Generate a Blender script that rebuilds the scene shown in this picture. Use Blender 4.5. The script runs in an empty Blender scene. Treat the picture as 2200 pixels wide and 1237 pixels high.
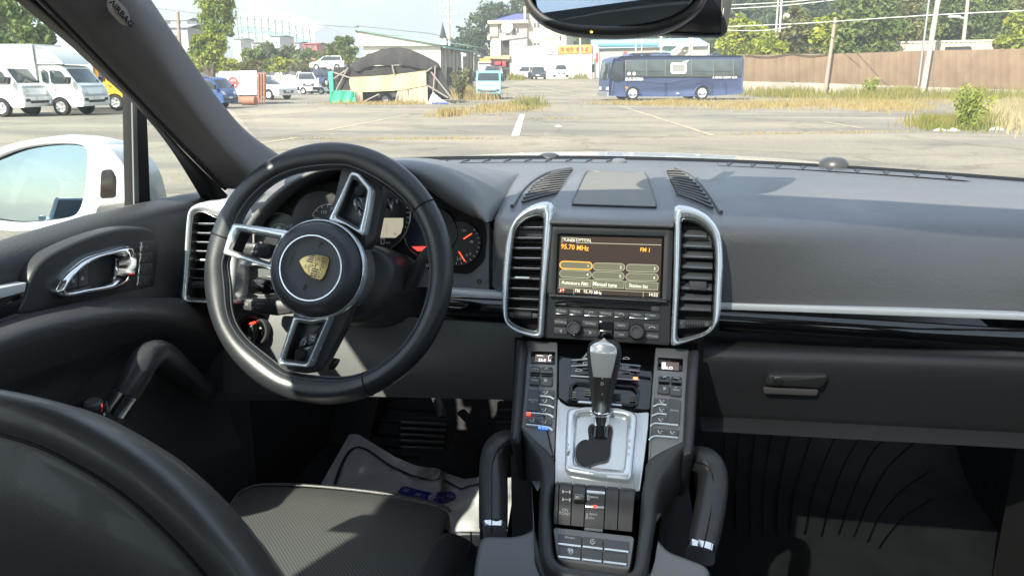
import bpy, math, random
from mathutils import Vector, Matrix
V = Vector
random.seed(7)
SC = bpy.context.scene
COL = SC.collection
# ------------------------------------------------------------------ camera, sky, sun, exposure
FOC = 1662.0                                  # focal length in photo pixels (2200 wide)
CAM = V((0.06, 0.0, 1.42))
YAW = math.radians(10.5)
PIT = math.atan(453.5 / FOC)
FW = V((-math.sin(YAW) * math.cos(PIT), math.cos(YAW) * math.cos(PIT), -math.sin(PIT)))
RT = V((math.cos(YAW), math.sin(YAW), 0))
UP = RT.cross(FW)
cd = bpy.data.cameras.new('camera')
cam = bpy.data.objects.new('camera', cd)
COL.objects.link(cam)
cam.location = CAM
cam.rotation_euler = (math.pi / 2 - PIT, 0, YAW)
cd.sensor_width = 36
cd.lens = FOC / 2200 * 36
cd.clip_start = 0.02
cd.clip_end = 3000
SC.camera = cam

SUN_EL = math.radians(37)
SUN_DIR = V((0.40, 0.915, 0)).normalized() * math.cos(SUN_EL) + V((0, 0, -math.sin(SUN_EL)))   # way the light travels
w = bpy.data.worlds.new('World')
SC.world = w
w.use_nodes = True
nt = w.node_tree
bg = nt.nodes['Background']
sky = nt.nodes.new('ShaderNodeTexSky')
sky.sky_type = 'NISHITA'
sky.sun_disc = False
sky.sun_elevation = SUN_EL
sky.sun_rotation = math.atan2(-SUN_DIR.x, -SUN_DIR.y)
sky.dust_density = 0.4
sky.air_density = 1.0
tc = nt.nodes.new('ShaderNodeTexCoord')
mp = nt.nodes.new('ShaderNodeMapping')
mp.inputs['Scale'].default_value = (1.0, 1.0, 3.2)
nz = nt.nodes.new('ShaderNodeTexNoise')
nz.inputs['Scale'].default_value = 2.6
nz.inputs['Detail'].default_value = 8
nz.inputs['Roughness'].default_value = 0.55
rp = nt.nodes.new('ShaderNodeValToRGB')
rp.color_ramp.elements[0].position = 0.42
rp.color_ramp.elements[1].position = 0.62
rp.color_ramp.elements[0].color = (0.5, 0.5, 0.5, 1)
rp.color_ramp.elements[1].color = (0.9, 0.9, 0.9, 1)
mxc = nt.nodes.new('ShaderNodeMixRGB')
mxc.inputs[2].default_value = (1.85, 2.12, 2.45, 1)
L = nt.links.new
L(tc.outputs['Generated'], mp.inputs['Vector']); L(mp.outputs['Vector'], nz.inputs['Vector'])
L(nz.outputs['Fac'], rp.inputs['Fac']); L(rp.outputs['Color'], mxc.inputs[0])
L(sky.outputs['Color'], mxc.inputs[1]); L(mxc.outputs['Color'], bg.inputs['Color'])
bg.inputs['Strength'].default_value = 0.13
sd = bpy.data.lights.new('sun', 'SUN')
sd.energy = 3.7
sd.angle = math.radians(0.6)
sd.color = (1.0, 0.92, 0.79)
so = bpy.data.objects.new('sun', sd)
so.rotation_euler = SUN_DIR.to_track_quat('-Z', 'Y').to_euler()
so.location = (-30, -40, 60)
COL.objects.link(so)
SC.view_settings.view_transform = 'Standard'
SC.view_settings.look = 'None'
SC.view_settings.gamma = 1
SC.view_settings.use_curve_mapping = False
SC.view_settings.exposure = 2.02
SC.render.engine = 'CYCLES'
SC.cycles.use_denoising = True
SC.cycles.max_bounces = 8
SC.cycles.transparent_max_bounces = 12
SC.cycles.caustics_reflective = False
SC.cycles.caustics_refractive = False
SC.cycles.sample_clamp_indirect = 6

# ------------------------------------------------------------------ where a photo pixel's sight line meets a plane of the place
def ray(px, py): return FW + RT * ((px - 1100) / FOC) + UP * ((618.5 - py) / FOC)
def on(ax, px, py, val):
    d = ray(px, py)
    return CAM + d * ((val - CAM[ax]) / d[ax])
def OX(px, py, x): return on(0, px, py, x)
def OY(px, py, y): return on(1, px, py, y)
def OZ(px, py, z): return on(2, px, py, z)
def zoom(x0, y0, s): return lambda x, y: (x0 + x / s, y0 + y / s)
zH = zoom(1060, 320, 2.8115); zK = zoom(1060, 720, 2.392); zW = zoom(400, 290, 2.097); zG = zoom(0, 380, 2.17)
zN = zoom(1450, 320, 2.577); zO = zoom(1400, 720, 2.3925); zQ = zoom(560, 380, 4.123); zM = zoom(480, 780, 2.7074)
zS = zoom(0, 780, 2.7067); zA = zoom(0, 0, 3.0927); z1 = zoom(620, 540, 4.758); z2 = zoom(470, 470, 4.265)
z3 = zoom(780, 380, 4.757); z4 = zoom(1110, 740, 6.19); z5 = zoom(1190, 720, 6.873); zD = zoom(1100, 0, 3.5345)
def zz(z, pts): return [z(*p) for p in pts]

class Fr:
    """a flat working plane in the car: origin, right, up, normal"""
    def __init__(s, o, u, v):
        s.o = V(o); s.u = V(u).normalized(); s.v = V(v).normalized(); s.n = s.u.cross(s.v).normalized()
    def at(s, px, py, h=0):
        d = ray(px, py)
        return CAM + d * (((s.o + s.n * h) - CAM).dot(s.n) / d.dot(s.n))
    def uv(s, a, b, h=0): return s.o + s.u * a + s.v * b + s.n * h
    def pts(s, pp, h=0): return [s.at(p[0], p[1], h) for p in pp]
    def scale(s, px, py): return (s.at(px, py) - CAM).dot(FW) / FOC
def tilt_frame(o, deg):
    t = math.radians(deg)
    return Fr(o, (1, 0, 0), (0, math.sin(t), math.cos(t)))

# ------------------------------------------------------------------ curves
def catmull(p, n=6, closed=False):
    p = [V(q) for q in p]; m = len(p); out = []
    for i in range(m if closed else m - 1):
        a = p[(i - 1) % m] if (closed or i > 0) else p[0] * 2 - p[1]
        b = p[i]; c = p[(i + 1) % m]
        d = p[(i + 2) % m] if (closed or i < m - 2) else p[-1] * 2 - p[-2]
        for k in range(n):
            t = k / n
            out.append(0.5 * (2 * b + (c - a) * t + (2 * a - 5 * b + 4 * c - d) * t * t + (3 * b - a - 3 * c + d) * t ** 3))
    if not closed: out.append(p[-1])
    return out
def resample(p, n, closed=False):
    p = [V(q) for q in p]
    if closed: p = p + [p[0]]
    d = [0.0]
    for a, b in zip(p, p[1:]): d.append(d[-1] + (b - a).length)
    out = []; k = 0; m = n if closed else n - 1
    for i in range(n):
        t = d[-1] * i / m
        while k < len(d) - 2 and d[k + 1] < t: k += 1
        s = (t - d[k]) / max(1e-9, d[k + 1] - d[k])
        out.append(p[k].lerp(p[k + 1], min(1, max(0, s))))
    return out
def rounded(p, r, k=4):
    """polygon with rounded corners; r one number or one per corner"""
    p = [V(q) for q in p]; m = len(p); out = []
    for i in range(m):
        a, b, c = p[i - 1], p[i], p[(i + 1) % m]
        rr = r[i] if isinstance(r, (list, tuple)) else r
        rr = min(rr, (a - b).length * 0.48, (c - b).length * 0.48)
        if rr < 1e-6: out.append(b); continue
        s = b + (a - b).normalized() * rr; e = b + (c - b).normalized() * rr
        for j in range(k + 1):
            t = j / k
            out.append(s * (1 - t) ** 2 + b * 2 * t * (1 - t) + e * t * t)
    return out
def newell(p):
    n = V((0, 0, 0))
    for a, b in zip(p, p[1:] + p[:1]): n += a.cross(b)
    return n
def inset(p, n, d):
    m = len(p); out = []
    for i in range(m):
        a, b, c = p[i - 1], p[i], p[(i + 1) % m]
        e1 = (b - a); e2 = (c - b)
        if e1.length < 1e-9: e1 = e2
        if e2.length < 1e-9: e2 = e1
        m1 = n.cross(e1).normalized(); m2 = n.cross(e2).normalized()
        mm = m1 + m2
        if mm.length < 1e-6: mm = m1
        mm.normalize()
        out.append(b + mm * (d / max(0.4, mm.dot(m1))))
    return out

# ------------------------------------------------------------------ mesh builder
GL = {}
def glyphs(body, bold=0.0):
    key = (body, bold)
    if key not in GL:
        c = bpy.data.curves.new('t', 'FONT')
        c.body = body; c.size = 1; c.align_x = 'CENTER'; c.align_y = 'CENTER'; c.resolution_u = 2; c.offset = bold
        o = bpy.data.objects.new('t', c)
        me = o.to_mesh()
        vs = [v.co.copy() for v in me.vertices]; fs = [tuple(q.vertices) for q in me.polygons]
        o.to_mesh_clear(); bpy.data.objects.remove(o); bpy.data.curves.remove(c)
        if vs:
            x0 = min(v.x for v in vs); x1 = max(v.x for v in vs); y0 = min(v.y for v in vs); y1 = max(v.y for v in vs)
            cx, cy, hh = (x0 + x1) / 2, (y0 + y1) / 2, max(1e-6, y1 - y0)
            vs = [V(((v.x - cx) / hh, (v.y - cy) / hh, 0)) for v in vs]
        GL[key] = (vs, fs)
    return GL[key]

class MB:
    def __init__(s): s.v = []; s.f = []; s.m = []
    def add(s, vs, fs, mi=0):
        b = len(s.v); s.v += [V(q) for q in vs]
        for q in fs: s.f.append(tuple(b + i for i in q)); s.m.append(mi)
        return s
    def loft(s, rows, cu=False, cv=False, mi=0, capu=False):
        n = len(rows[0]); r = len(rows); b = len(s.v)
        for row in rows: s.v += [V(q) for q in row]
        for i in range(r if cv else r - 1):
            for j in range(n if cu else n - 1):
                a = b + i * n + j; c = b + i * n + (j + 1) % n
                d = b + ((i + 1) % r) * n + (j + 1) % n; e = b + ((i + 1) % r) * n + j
                s.f.append((a, c, d, e)); s.m.append(mi)
        if capu:
            s.f.append(tuple(b + j for j in range(n))[::-1]); s.m.append(mi)
            s.f.append(tuple(b + (r - 1) * n + j for j in range(n))); s.m.append(mi)
        return s
    def prism(s, top, n, depth, bev=0.0, seg=2, mi=0, back=True):
        top = [V(q) for q in top]; n = V(n).normalized()
        if newell(top).dot(n) < 0: top = top[::-1]
        rows = [[q - n * depth for q in top]]
        if bev > 0:
            for k in range(seg + 1):
                a = k / seg * math.pi / 2
                ins = inset(top, n, bev * (1 - math.cos(a))) if k else top
                rows.append([q - n * (bev * (1 - math.sin(a))) for q in ins])
        else: rows.append(top)
        b = len(s.v); m = len(top)
        s.loft(rows, cu=True, mi=mi)
        s.f.append(tuple(b + (len(rows) - 1) * m + j for j in range(m))); s.m.append(mi)
        if back: s.f.append(tuple(b + j for j in range(m))[::-1]); s.m.append(mi)
        return s
    def flat(s, p, mi=0): return s.add(p, [tuple(range(len(p)))], mi)
    def box(s, c, size, rot=None, bev=0.0, mi=0):
        x, y, z = [q / 2 for q in size]
        R = rot if rot is not None else Matrix.Identity(3)
        c = V(c)
        top = [c + R @ V(q) for q in ((-x, -y, z), (x, -y, z), (x, y, z), (-x, y, z))]
        return s.prism(top, R @ V((0, 0, 1)), 2 * z, bev, 2 if bev else 1, mi)
    def tube(s, path, r, n=10, closed=False, up=(0, 0, 1), cap=True, mi=0, ry=None, sh=None):
        path = [V(q) for q in path]; m = len(path); rows = []; side = None
        for i, q in enumerate(path):
            a = path[(i - 1) % m] if closed or i else path[i]
            c = path[(i + 1) % m] if closed or i < m - 1 else path[i]
            t = (c - a).normalized()
            if side is None:
                side = t.cross(V(up))
                if side.length < 1e-4: side = t.cross(V((1, 0, 0)))
            side = (side - t * side.dot(t)).normalized()
            vv = side.cross(t)
            rr = r[i] if isinstance(r, (list, tuple)) else r
            r2 = (ry[i] if isinstance(ry, (list, tuple)) else ry) if ry is not None else rr
            row = []
            for k in range(n):
                ca, sa = math.cos(2 * math.pi * k / n), math.sin(2 * math.pi * k / n)
                if sh: ca = math.copysign(abs(ca) ** sh, ca); sa = math.copysign(abs(sa) ** sh, sa)
                row.append(q + side * (rr * ca) + vv * (r2 * sa))
            rows.append(row)
        return s.loft(rows, cu=True, cv=closed, mi=mi, capu=cap and not closed)
    def lathe(s, prof, o, ax, n=32, mi=0, u=None):
        """prof = (radius, height along ax) pairs"""
        ax = V(ax).normalized(); u = V(u) if u is not None else ax.orthogonal(); u = (u - ax * u.dot(ax)).normalized(); vv = ax.cross(u); o = V(o)
        rows = [[o + ax * h + (u * math.cos(2 * math.pi * k / n) + vv * math.sin(2 * math.pi * k / n)) * max(r, 1e-5) for k in range(n)] for r, h in prof]
        return s.loft(rows, cu=True, mi=mi)
    def ring(s, outer, inner, n, h, depth, N=64, mi=0, k=4, deep_in=None):
        """domed frame between two closed outlines lying in one plane"""
        n = V(n).normalized()
        A = resample(outer, N, True); D = resample(inner, 3 * N, True)
        B = [min(D, key=lambda q: (q - a).length_squared) for a in A]
        rows = [[q - n * depth for q in A]]
        for j in range(k + 1):
            t = j / k
            rows.append([a.lerp(b, t) + n * (h * math.sin(math.pi * t) ** 0.7 if 0 < t < 1 else 0) for a, b in zip(A, B)])
        rows.append([q - n * (depth if deep_in is None else deep_in) for q in B])
        return s.loft(rows, cu=True, mi=mi)
    def text(s, fr, body, px, py, hpx, rot=0, h=0.0006, wide=1.0, skew=0.0, mi=0, bold=0.0):
        vs, fs = glyphs(body, bold)
        k = fr.scale(px, py) * hpx; o = fr.at(px, py, h); c, sn = math.cos(math.radians(rot)), math.sin(math.radians(rot))
        out = []
        for q in vs:
            x, y = q.x * wide + q.y * skew, q.y
            out.append(o + fr.u * (k * (x * c - y * sn)) + fr.v * (k * (x * sn + y * c)))
        return s.add(out, fs, mi)
    def stroke(s, fr, pp, wpx, h=0.0006, mi=0, closed=False):
        p = fr.pts(pp, h)
        if closed: p = p + [p[0]]
        k = fr.scale(*pp[0]) * wpx / 2
        for a, b in zip(p, p[1:]):
            e = b - a
            if e.length < 1e-7: continue
            q = fr.n.cross(e).normalized() * k; e = e.normalized() * k * 0.6
            s.add([a - e - q, b + e - q, b + e + q, a - e + q], [(0, 1, 2, 3)], mi)
        return s

WL = {}
def shade(me, ang):
    if ang is None: return
    me.shade_smooth()
    me.set_sharp_from_angle(angle=math.radians(ang))
def obj(name, mb, mats, parent=None, ang=38, local=False, kind=None, label=None):
    me = bpy.data.meshes.new(name)
    off = V((0, 0, 0)) if (local or parent is None) else WL.get(parent.name, V((0, 0, 0)))
    me.from_pydata([tuple(q - off) for q in mb.v], [], mb.f)
    if not isinstance(mats, (list, tuple)): mats = [mats]
    for q in mats: me.materials.append(q)
    if len(mats) > 1: me.polygons.foreach_set('material_index', mb.m)
    me.validate()
    shade(me, ang)
    o = bpy.data.objects.new(name, me); COL.objects.link(o)
    if parent is not None: o.parent = parent; WL[o.name] = off
    if kind: o['kind'] = kind
    if label: o['label'] = label
    return o
def tag(o, label=None, cat=None, group=None, kind=None):
    if label: o['label'] = label
    if cat: o['category'] = cat
    if group: o['group'] = group
    if kind: o['kind'] = kind
    return o
def thing(name, label, cat, loc=(0, 0, 0), rz=0.0, group=None):
    o = bpy.data.objects.new(name, None); COL.objects.link(o)
    o.empty_display_size = 0.1
    o.location = loc; o.rotation_euler = (0, 0, rz); WL[o.name] = V(loc)
    return tag(o, label, cat, group)
def copy_tree(o, parent=None):
    c = o.copy(); COL.objects.link(c)
    if parent is not None: c.parent = parent; WL[c.name] = WL.get(o.name, V((0, 0, 0)))
    for ch in list(o.children): copy_tree(ch, c)
    return c

# ------------------------------------------------------------------ materials
def mat(name, col, rough=0.5, metal=0.0, bump=None, var=None, coat=0.0, spec=0.5, emit=None, coords='Object', aniso=None, rvar=None):
    m = bpy.data.materials.new(name); m.use_nodes = True
    t = m.node_tree; b = t.nodes['Principled BSDF']; l = t.links.new
    b.inputs['Base Color'].default_value = (*col, 1); b.inputs['Roughness'].default_value = rough
    b.inputs['Metallic'].default_value = metal; b.inputs['Specular IOR Level'].default_value = spec
    b.inputs['Coat Weight'].default_value = coat; b.inputs['Coat Roughness'].default_value = 0.06
    tc = None
    def co():
        nonlocal tc
        if tc is None: tc = t.nodes.new('ShaderNodeTexCoord')
        return tc.outputs[coords]
    if var:                                     # (scale, second colour, low, high)
        n = t.nodes.new('ShaderNodeTexNoise'); n.inputs['Scale'].default_value = var[0]; n.inputs['Detail'].default_value = 6
        l(co(), n.inputs['Vector'])
        r = t.nodes.new('ShaderNodeValToRGB'); r.color_ramp.elements[0].color = (*col, 1); r.color_ramp.elements[1].color = (*var[1], 1)
        r.color_ramp.elements[0].position = var[2] if len(var) > 2 else 0.35; r.color_ramp.elements[1].position = var[3] if len(var) > 3 else 0.65
        l(n.outputs['Fac'], r.inputs['Fac']); l(r.outputs['Color'], b.inputs['Base Color'])
    if rvar:                                    # (scale, low rough, high rough)
        n = t.nodes.new('ShaderNodeTexNoise'); n.inputs['Scale'].default_value = rvar[0]; n.inputs['Detail'].default_value = 5
        l(co(), n.inputs['Vector'])
        q = t.nodes.new('ShaderNodeMapRange'); q.inputs['From Min'].default_value = 0.3; q.inputs['From Max'].default_value = 0.7
        q.inputs['To Min'].default_value = rvar[1]; q.inputs['To Max'].default_value = rvar[2]
        l(n.outputs['Fac'], q.inputs['Value']); l(q.outputs['Result'], b.inputs['Roughness'])
    if bump:                                    # (kind, scale, strength, distance)
        if bump[0] == 'grain':
            n = t.nodes.new('ShaderNodeTexVoronoi'); n.feature = 'SMOOTH_F1'; n.inputs['Scale'].default_value = bump[1]; out = n.outputs['Distance']
        else:
            n = t.nodes.new('ShaderNodeTexNoise'); n.inputs['Scale'].default_value = bump[1]; n.inputs['Detail'].default_value = 4; out = n.outputs['Fac']
        l(co(), n.inputs['Vector'])
        bp = t.nodes.new('ShaderNodeBump'); bp.inputs['Strength'].default_value = bump[2]; bp.inputs['Distance'].default_value = bump[3]
        l(out, bp.inputs['Height']); l(bp.outputs['Normal'], b.inputs['Normal'])
    if emit:
        b.inputs['Emission Color'].default_value = (*emit[0], 1); b.inputs['Emission Strength'].default_value = emit[1]
    return m
def glass(name, tint=(0.93, 0.96, 0.94), dust=0.0):
    m = bpy.data.materials.new(name); m.use_nodes = True
    t = m.node_tree; t.nodes.remove(t.nodes['Principled BSDF'])
    tr = t.nodes.new('ShaderNodeBsdfTransparent'); tr.inputs['Color'].default_value = (*tint, 1)
    gl = t.nodes.new('ShaderNodeBsdfGlossy'); gl.inputs['Roughness'].default_value = 0.0
    lw = t.nodes.new('ShaderNodeLayerWeight'); pw = t.nodes.new('ShaderNodeMath'); pw.operation = 'POWER'; pw.inputs[1].default_value = 4.0
    fr = t.nodes.new('ShaderNodeMath'); fr.operation = 'MULTIPLY_ADD'; fr.inputs[1].default_value = 0.9; fr.inputs[2].default_value = 0.04
    lw.inputs['Blend'].default_value = 0.5
    t.links.new(lw.outputs['Facing'], pw.inputs[0]); t.links.new(pw.outputs[0], fr.inputs[0])
    mx = t.nodes.new('ShaderNodeMixShader')
    t.links.new(fr.outputs[0], mx.inputs[0]); t.links.new(tr.outputs[0], mx.inputs[1]); t.links.new(gl.outputs[0], mx.inputs[2])
    out = mx.outputs[0]
    if dust:                                    # a film of road dust, thicker in smears
        df = t.nodes.new('ShaderNodeBsdfDiffuse'); df.inputs['Color'].default_value = (0.6, 0.58, 0.54, 1); tl = t.nodes.new('ShaderNodeBsdfTranslucent'); tl.inputs['Color'].default_value = (0.6, 0.58, 0.54, 1)
        ad = t.nodes.new('ShaderNodeMixShader'); t.links.new(df.outputs[0], ad.inputs[1]); t.links.new(tl.outputs[0], ad.inputs[2])
        c_ = t.nodes.new('ShaderNodeTexCoord'); n = t.nodes.new('ShaderNodeTexNoise'); n.inputs['Scale'].default_value = 5; n.inputs['Detail'].default_value = 7; q = t.nodes.new('ShaderNodeMapRange')
        q.inputs['From Min'].default_value = 0.3; q.inputs['From Max'].default_value = 0.75; q.inputs['To Min'].default_value = dust * 0.4; q.inputs['To Max'].default_value = dust * 1.6
        t.links.new(c_.outputs['Object'], n.inputs['Vector']); t.links.new(n.outputs['Fac'], q.inputs['Value'])
        m2 = t.nodes.new('ShaderNodeMixShader'); t.links.new(q.outputs['Result'], m2.inputs[0]); t.links.new(out, m2.inputs[1]); t.links.new(ad.outputs[0], m2.inputs[2]); out = m2.outputs[0]
    t.links.new(out, t.nodes['Material Output'].inputs['Surface'])
    return m
M = {}
M['dash'] = mat('dash_vinyl', (0.125, 0.126, 0.134), 0.44, bump=('grain', 420, 0.35, 0.0012), var=(5, (0.14, 0.14, 0.146)), spec=0.75, rvar=(7, 0.36, 0.52))
M['trim'] = mat('dark_vinyl', (0.042, 0.042, 0.046), 0.47, bump=('grain', 520, 0.3, 0.001), spec=0.45)
M['plastic'] = mat('satin_plastic', (0.052, 0.053, 0.057), 0.42, bump=('noise', 900, 0.1, 0.0006), spec=0.45)
M['lightened_grey_plastic'] = mat('lightened_grey_plastic', (0.21, 0.213, 0.222), 0.42, bump=('noise', 900, 0.1, 0.0006), rvar=(14, 0.36, 0.5))  # grey panels; lightened to stand in for sun on the knee panel
M['key'] = mat('button_plastic', (0.09, 0.092, 0.10), 0.45, spec=0.45)
M['black'] = mat('matt_black', (0.008, 0.008, 0.009), 0.6, spec=0.3)
M['gloss'] = mat('piano_black', (0.004, 0.004, 0.005), 0.07, coat=0.8, rvar=(30, 0.05, 0.1))
M['pillar'] = mat('pillar_trim', (0.15, 0.138, 0.138), 0.62, bump=('noise', 700, 0.15, 0.0008), spec=0.3)
M['leather'] = mat('black_leather', (0.042, 0.042, 0.046), 0.36, bump=('grain', 330, 0.3, 0.001), rvar=(9, 0.3, 0.45), spec=0.5)
M['rim_leather'] = mat('worn_leather', (0.026, 0.029, 0.034), 0.33, bump=('grain', 600, 0.12, 0.0006), rvar=(18, 0.28, 0.42), spec=0.65)
M['chrome'] = mat('satin_chrome', (0.78, 0.82, 0.86), 0.24, 0.6, rvar=(40, 0.2, 0.3))
M['bright'] = mat('bright_chrome', (0.82, 0.83, 0.85), 0.07, 1.0)
M['alu'] = mat('brushed_aluminium', (0.80, 0.81, 0.83), 0.36, 0.25, bump=('noise', 300, 0.05, 0.0004))
M['plate'] = mat('polished_plate', (0.72, 0.73, 0.74), 0.28, 0.8, rvar=(20, 0.25, 0.32))
M['smoke'] = mat('smoked_metal', (0.23, 0.225, 0.22), 0.22, 0.9, rvar=(30, 0.18, 0.28))
M['white_ink'] = mat('white_print', (0.72, 0.72, 0.72), 0.6)
M['grey_ink'] = mat('grey_print', (0.4, 0.4, 0.41), 0.6)
M['dark_ink'] = mat('dark_print', (0.01, 0.01, 0.012), 1.0, spec=0.1)
M['carpet'] = mat('black_carpet', (0.024, 0.024, 0.027), 0.9, bump=('noise', 500, 0.6, 0.003), var=(60, (0.036, 0.036, 0.04)), spec=0.2)
M['white_paint'] = mat('white_car_paint', (0.66, 0.675, 0.685), 0.25, coat=0.7)
M['glass'] = glass('car_glass', dust=0.03)
M['side_glass'] = glass('side_glass', (0.86, 0.92, 0.88))
M['mirror'] = mat('mirror_glass', (0.22, 0.29, 0.36), 0.01, 1.0)
M['red_led'] = mat('red_led', (0.5, 0.02, 0.01), 0.4, emit=((1, 0.06, 0.03), 0.7))
M['rubber'] = mat('black_rubber', (0.014, 0.014, 0.015), 0.65, spec=0.3)
# ------------------------------------------------------------------ car body shell
car = thing('car', 'white car body whose dark cabin frames the whole view', 'car', (0, 0.6, 0.3))
def sec(rows, n=18, across=3):
    """loft through hand-placed rails (each a list of points from top to base)"""
    R = [resample(catmull(r, 6), n) for r in rows]
    out = []
    for i in range(n): out.append(catmull([r[i] for r in R], across))
    return out
# left windscreen pillar: seam edge, hollow, ridge, glass edge
seam = [OX(x, y, -0.705) for x, y in ((10, -75), (60, -18), (116, 39), (200, 125), (300, 228), (400, 330), (475, 405))]
hol = [OX(x, y, -0.672) for x, y in ((110, -75), (160, -18), (205, 39), (275, 125), (365, 228), (455, 330), (522, 405))]
rid = [OX(x, y, -0.645) for x, y in ((215, -75), (258, -18), (300, 45), (350, 125), (410, 222), (485, 318), (560, 385))]
gle = [OX(x, y, -0.668) for x, y in ((262, -75), (305, -18), (345, 40), (402, 125), (468, 220), (535, 297), (612, 352))]
gl2 = [q + V((-0.02, 0.03, 0.01)) for q in gle]
pil = obj('windscreen_pillar', MB().loft(sec([seam, hol, rid, gle, gl2], 24, 4)), M['pillar'], car, ang=60, label='dark grey windscreen pillar trim with airbag badge')
sl0 = [OX(x, y, -0.745) for x, y in ((-30, -55), (30, -2), (90, 48), (150, 98), (230, 172), (305, 243), (365, 318), (412, 392), (440, 440))]
sl1 = [OX(x, y, -0.715) for x, y in ((-20, -75), (42, -15), (100, 37), (165, 96), (245, 176), (325, 258), (385, 325), (440, 390), (470, 440))]
sl2 = [OX(x, y, -0.708) for x, y in ((10, -75), (60, -18), (116, 39), (182, 105), (262, 188), (342, 270), (404, 335), (460, 390), (490, 420))]
obj('door_seal', MB().loft(sec([sl0, sl1, sl2], 24, 4)), M['black'], car, ang=60)
obj('pillar_seam', MB().tube(catmull([q + V((0.012, -0.006, 0)) for q in seam], 5), 0.003, 6), M['black'], car)
# airbag badge on the pillar
pf_o = OX(262, 28, -0.638)
tdir = (OX(345, 125, -0.64) - OX(262, 5, -0.64)).normalized()
bf = Fr(pf_o, tdir, (V((0.35, 0.6, 0.6)) - tdir * V((0.35, 0.6, 0.6)).dot(tdir)))
def bpts(h): return [bf.at(x, y, h) for x, y in zz(zA, ((762, 0), (750, 50), (762, 90), (840, 172), (852, 180), (866, 160), (868, 120), (850, 70), (780, -2)))]
mb = MB().prism(rounded(bpts(0.004), 0.004, 3), bf.n if bf.n.dot(CAM - pf_o) > 0 else -bf.n, 0.012, 0.0012)
bdg = obj('airbag_badge', mb, mat('badge_grey', (0.30, 0.27, 0.25), 0.6), pil)
if bf.n.dot(CAM - pf_o) < 0: bf = Fr(bf.o, bf.u, -bf.v)
obj('lettering', MB().text(bf, 'AIRBAG', *zA(808, 90), 13, rot=6, h=0.0052, wide=1.2, bold=0.01), M['dark_ink'], car)
# windscreen glass, outside the pillars
def wb(x): return 1.80 - 0.50 * x * x
def screen_pt(x, t):
    a = V((x, wb(x) + 0.10, 1.215)); b = V((x * 0.86, 0.81 - 0.22 * x * x, 1.645 - 0.08 * x * x))
    p = a.lerp(b, t); return p + V((0, 0.05, 0.07)) * (4 * t * (1 - t) * 0.6)
mb = MB().loft([[screen_pt(-0.76 + 1.52 * i / 16, j / 8) for i in range(17)] for j in range(9)])
obj('windscreen', mb, M['glass'], car, ang=60)
# black band where the glass meets the dashboard
xs = [-0.74 + 1.5 * i / 30 for i in range(31)]
mb = MB().loft([[V((x, wb(x) - 0.012, 1.2385)) for x in xs], [V((x, wb(x) + 0.004, 1.2445 - 0.002 * x)) for x in xs], [V((x, wb(x) + 0.03, 1.241)) for x in xs], [V((x, wb(x) + 0.09, 1.20)) for x in xs]])
obj('windscreen_seal', mb, M['rubber'], car, ang=60)
# bonnet
def bz(x, y):
    prof = [(1.88, 1.196), (2.2, 1.206), (2.5, 1.191), (2.8, 1.150), (3.1, 1.08), (3.35, 0.97), (3.5, 0.8)]
    for (a, za), (b, zb) in zip(prof, prof[1:]):
        if y <= b: z = za + (zb - za) * (y - a) / (b - a); break
    return z - 0.042 * (abs(x) / 0.75) ** 2.2
ys = [1.88 + 1.62 * i / 26 for i in range(27)]
mb = MB().loft([[V((x, y, bz(x, y))) for x in [-0.92 + 1.84 * i / 30 for i in range(31)]] for y in ys])
obj('bonnet', mb, M['white_paint'], car, ang=70)
# two dome caps at the foot of the windscreen
for (px, py, wpx) in ((1180, 344, 50), (1790, 358, 61)):
    c = OY(px, py + 5, 1.80 if px < 1500 else 1.70); k = (c - CAM).dot(FW) / FOC * wpx / 2
    prof = [(1.0, -0.3), (1.0, 0.25), (0.93, 0.5), (0.75, 0.68), (0.5, 0.78), (0.0, 0.82)]
    mb = MB().lathe([(r * k, h * k) for r, h in prof], c, (0, 0, 1), 24)
    obj('washer_nozzle', mb, mat('dome_grey', (0.10, 0.10, 0.10), 0.35, 0.3), car)
# roof, header, rails, rear half of the cabin
roof_m = mat('roof_lining', (0.34, 0.33, 0.32), 0.9)
def roof_pt(x, y):
    e = min(1, abs(x) / 0.66)
    return V((x, y, 1.645 - 0.07 * e ** 3 - (0.0 if y < 0.5 else 0.06 * ((y - 0.5) / 0.5) ** 2)))
yy = [-1.6 + i * 0.25 for i in range(11)]
def roof_sheet(xx, yy_):
    rows = [[roof_pt(x, min(y, 0.80 - 0.22 * x * x)) for y in yy_] for x in xx]
    return MB().loft(rows).loft([[q + V((0, 0, 0.045)) for q in r] for r in rows])
RX = 0.44
for xx, y_ in (([-0.66, -0.6, -0.54, -0.49, -RX], yy), ([RX, 0.49, 0.54, 0.6, 0.66], yy), ([-RX, -0.2, 0, 0.2, RX], [0.68, 0.7, 0.75, 0.82]), ([-RX, -0.2, 0, 0.2, RX], [-1.6, -1.2, -0.95])): obj('roof', roof_sheet(xx, y_), roof_m, car, ang=60)
obj('glass_roof', MB().loft([[roof_pt(x, y) + V((0, 0, 0.03)) for y in (-0.95, -0.4, 0.15, 0.68)] for x in (-RX, -0.2, 0, 0.2, RX)]), glass('roof_glass', (0.13, 0.14, 0.14)), car, ang=60)
body_m = mat('inner_trim_grey', (0.05, 0.05, 0.05), 0.8)
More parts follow.
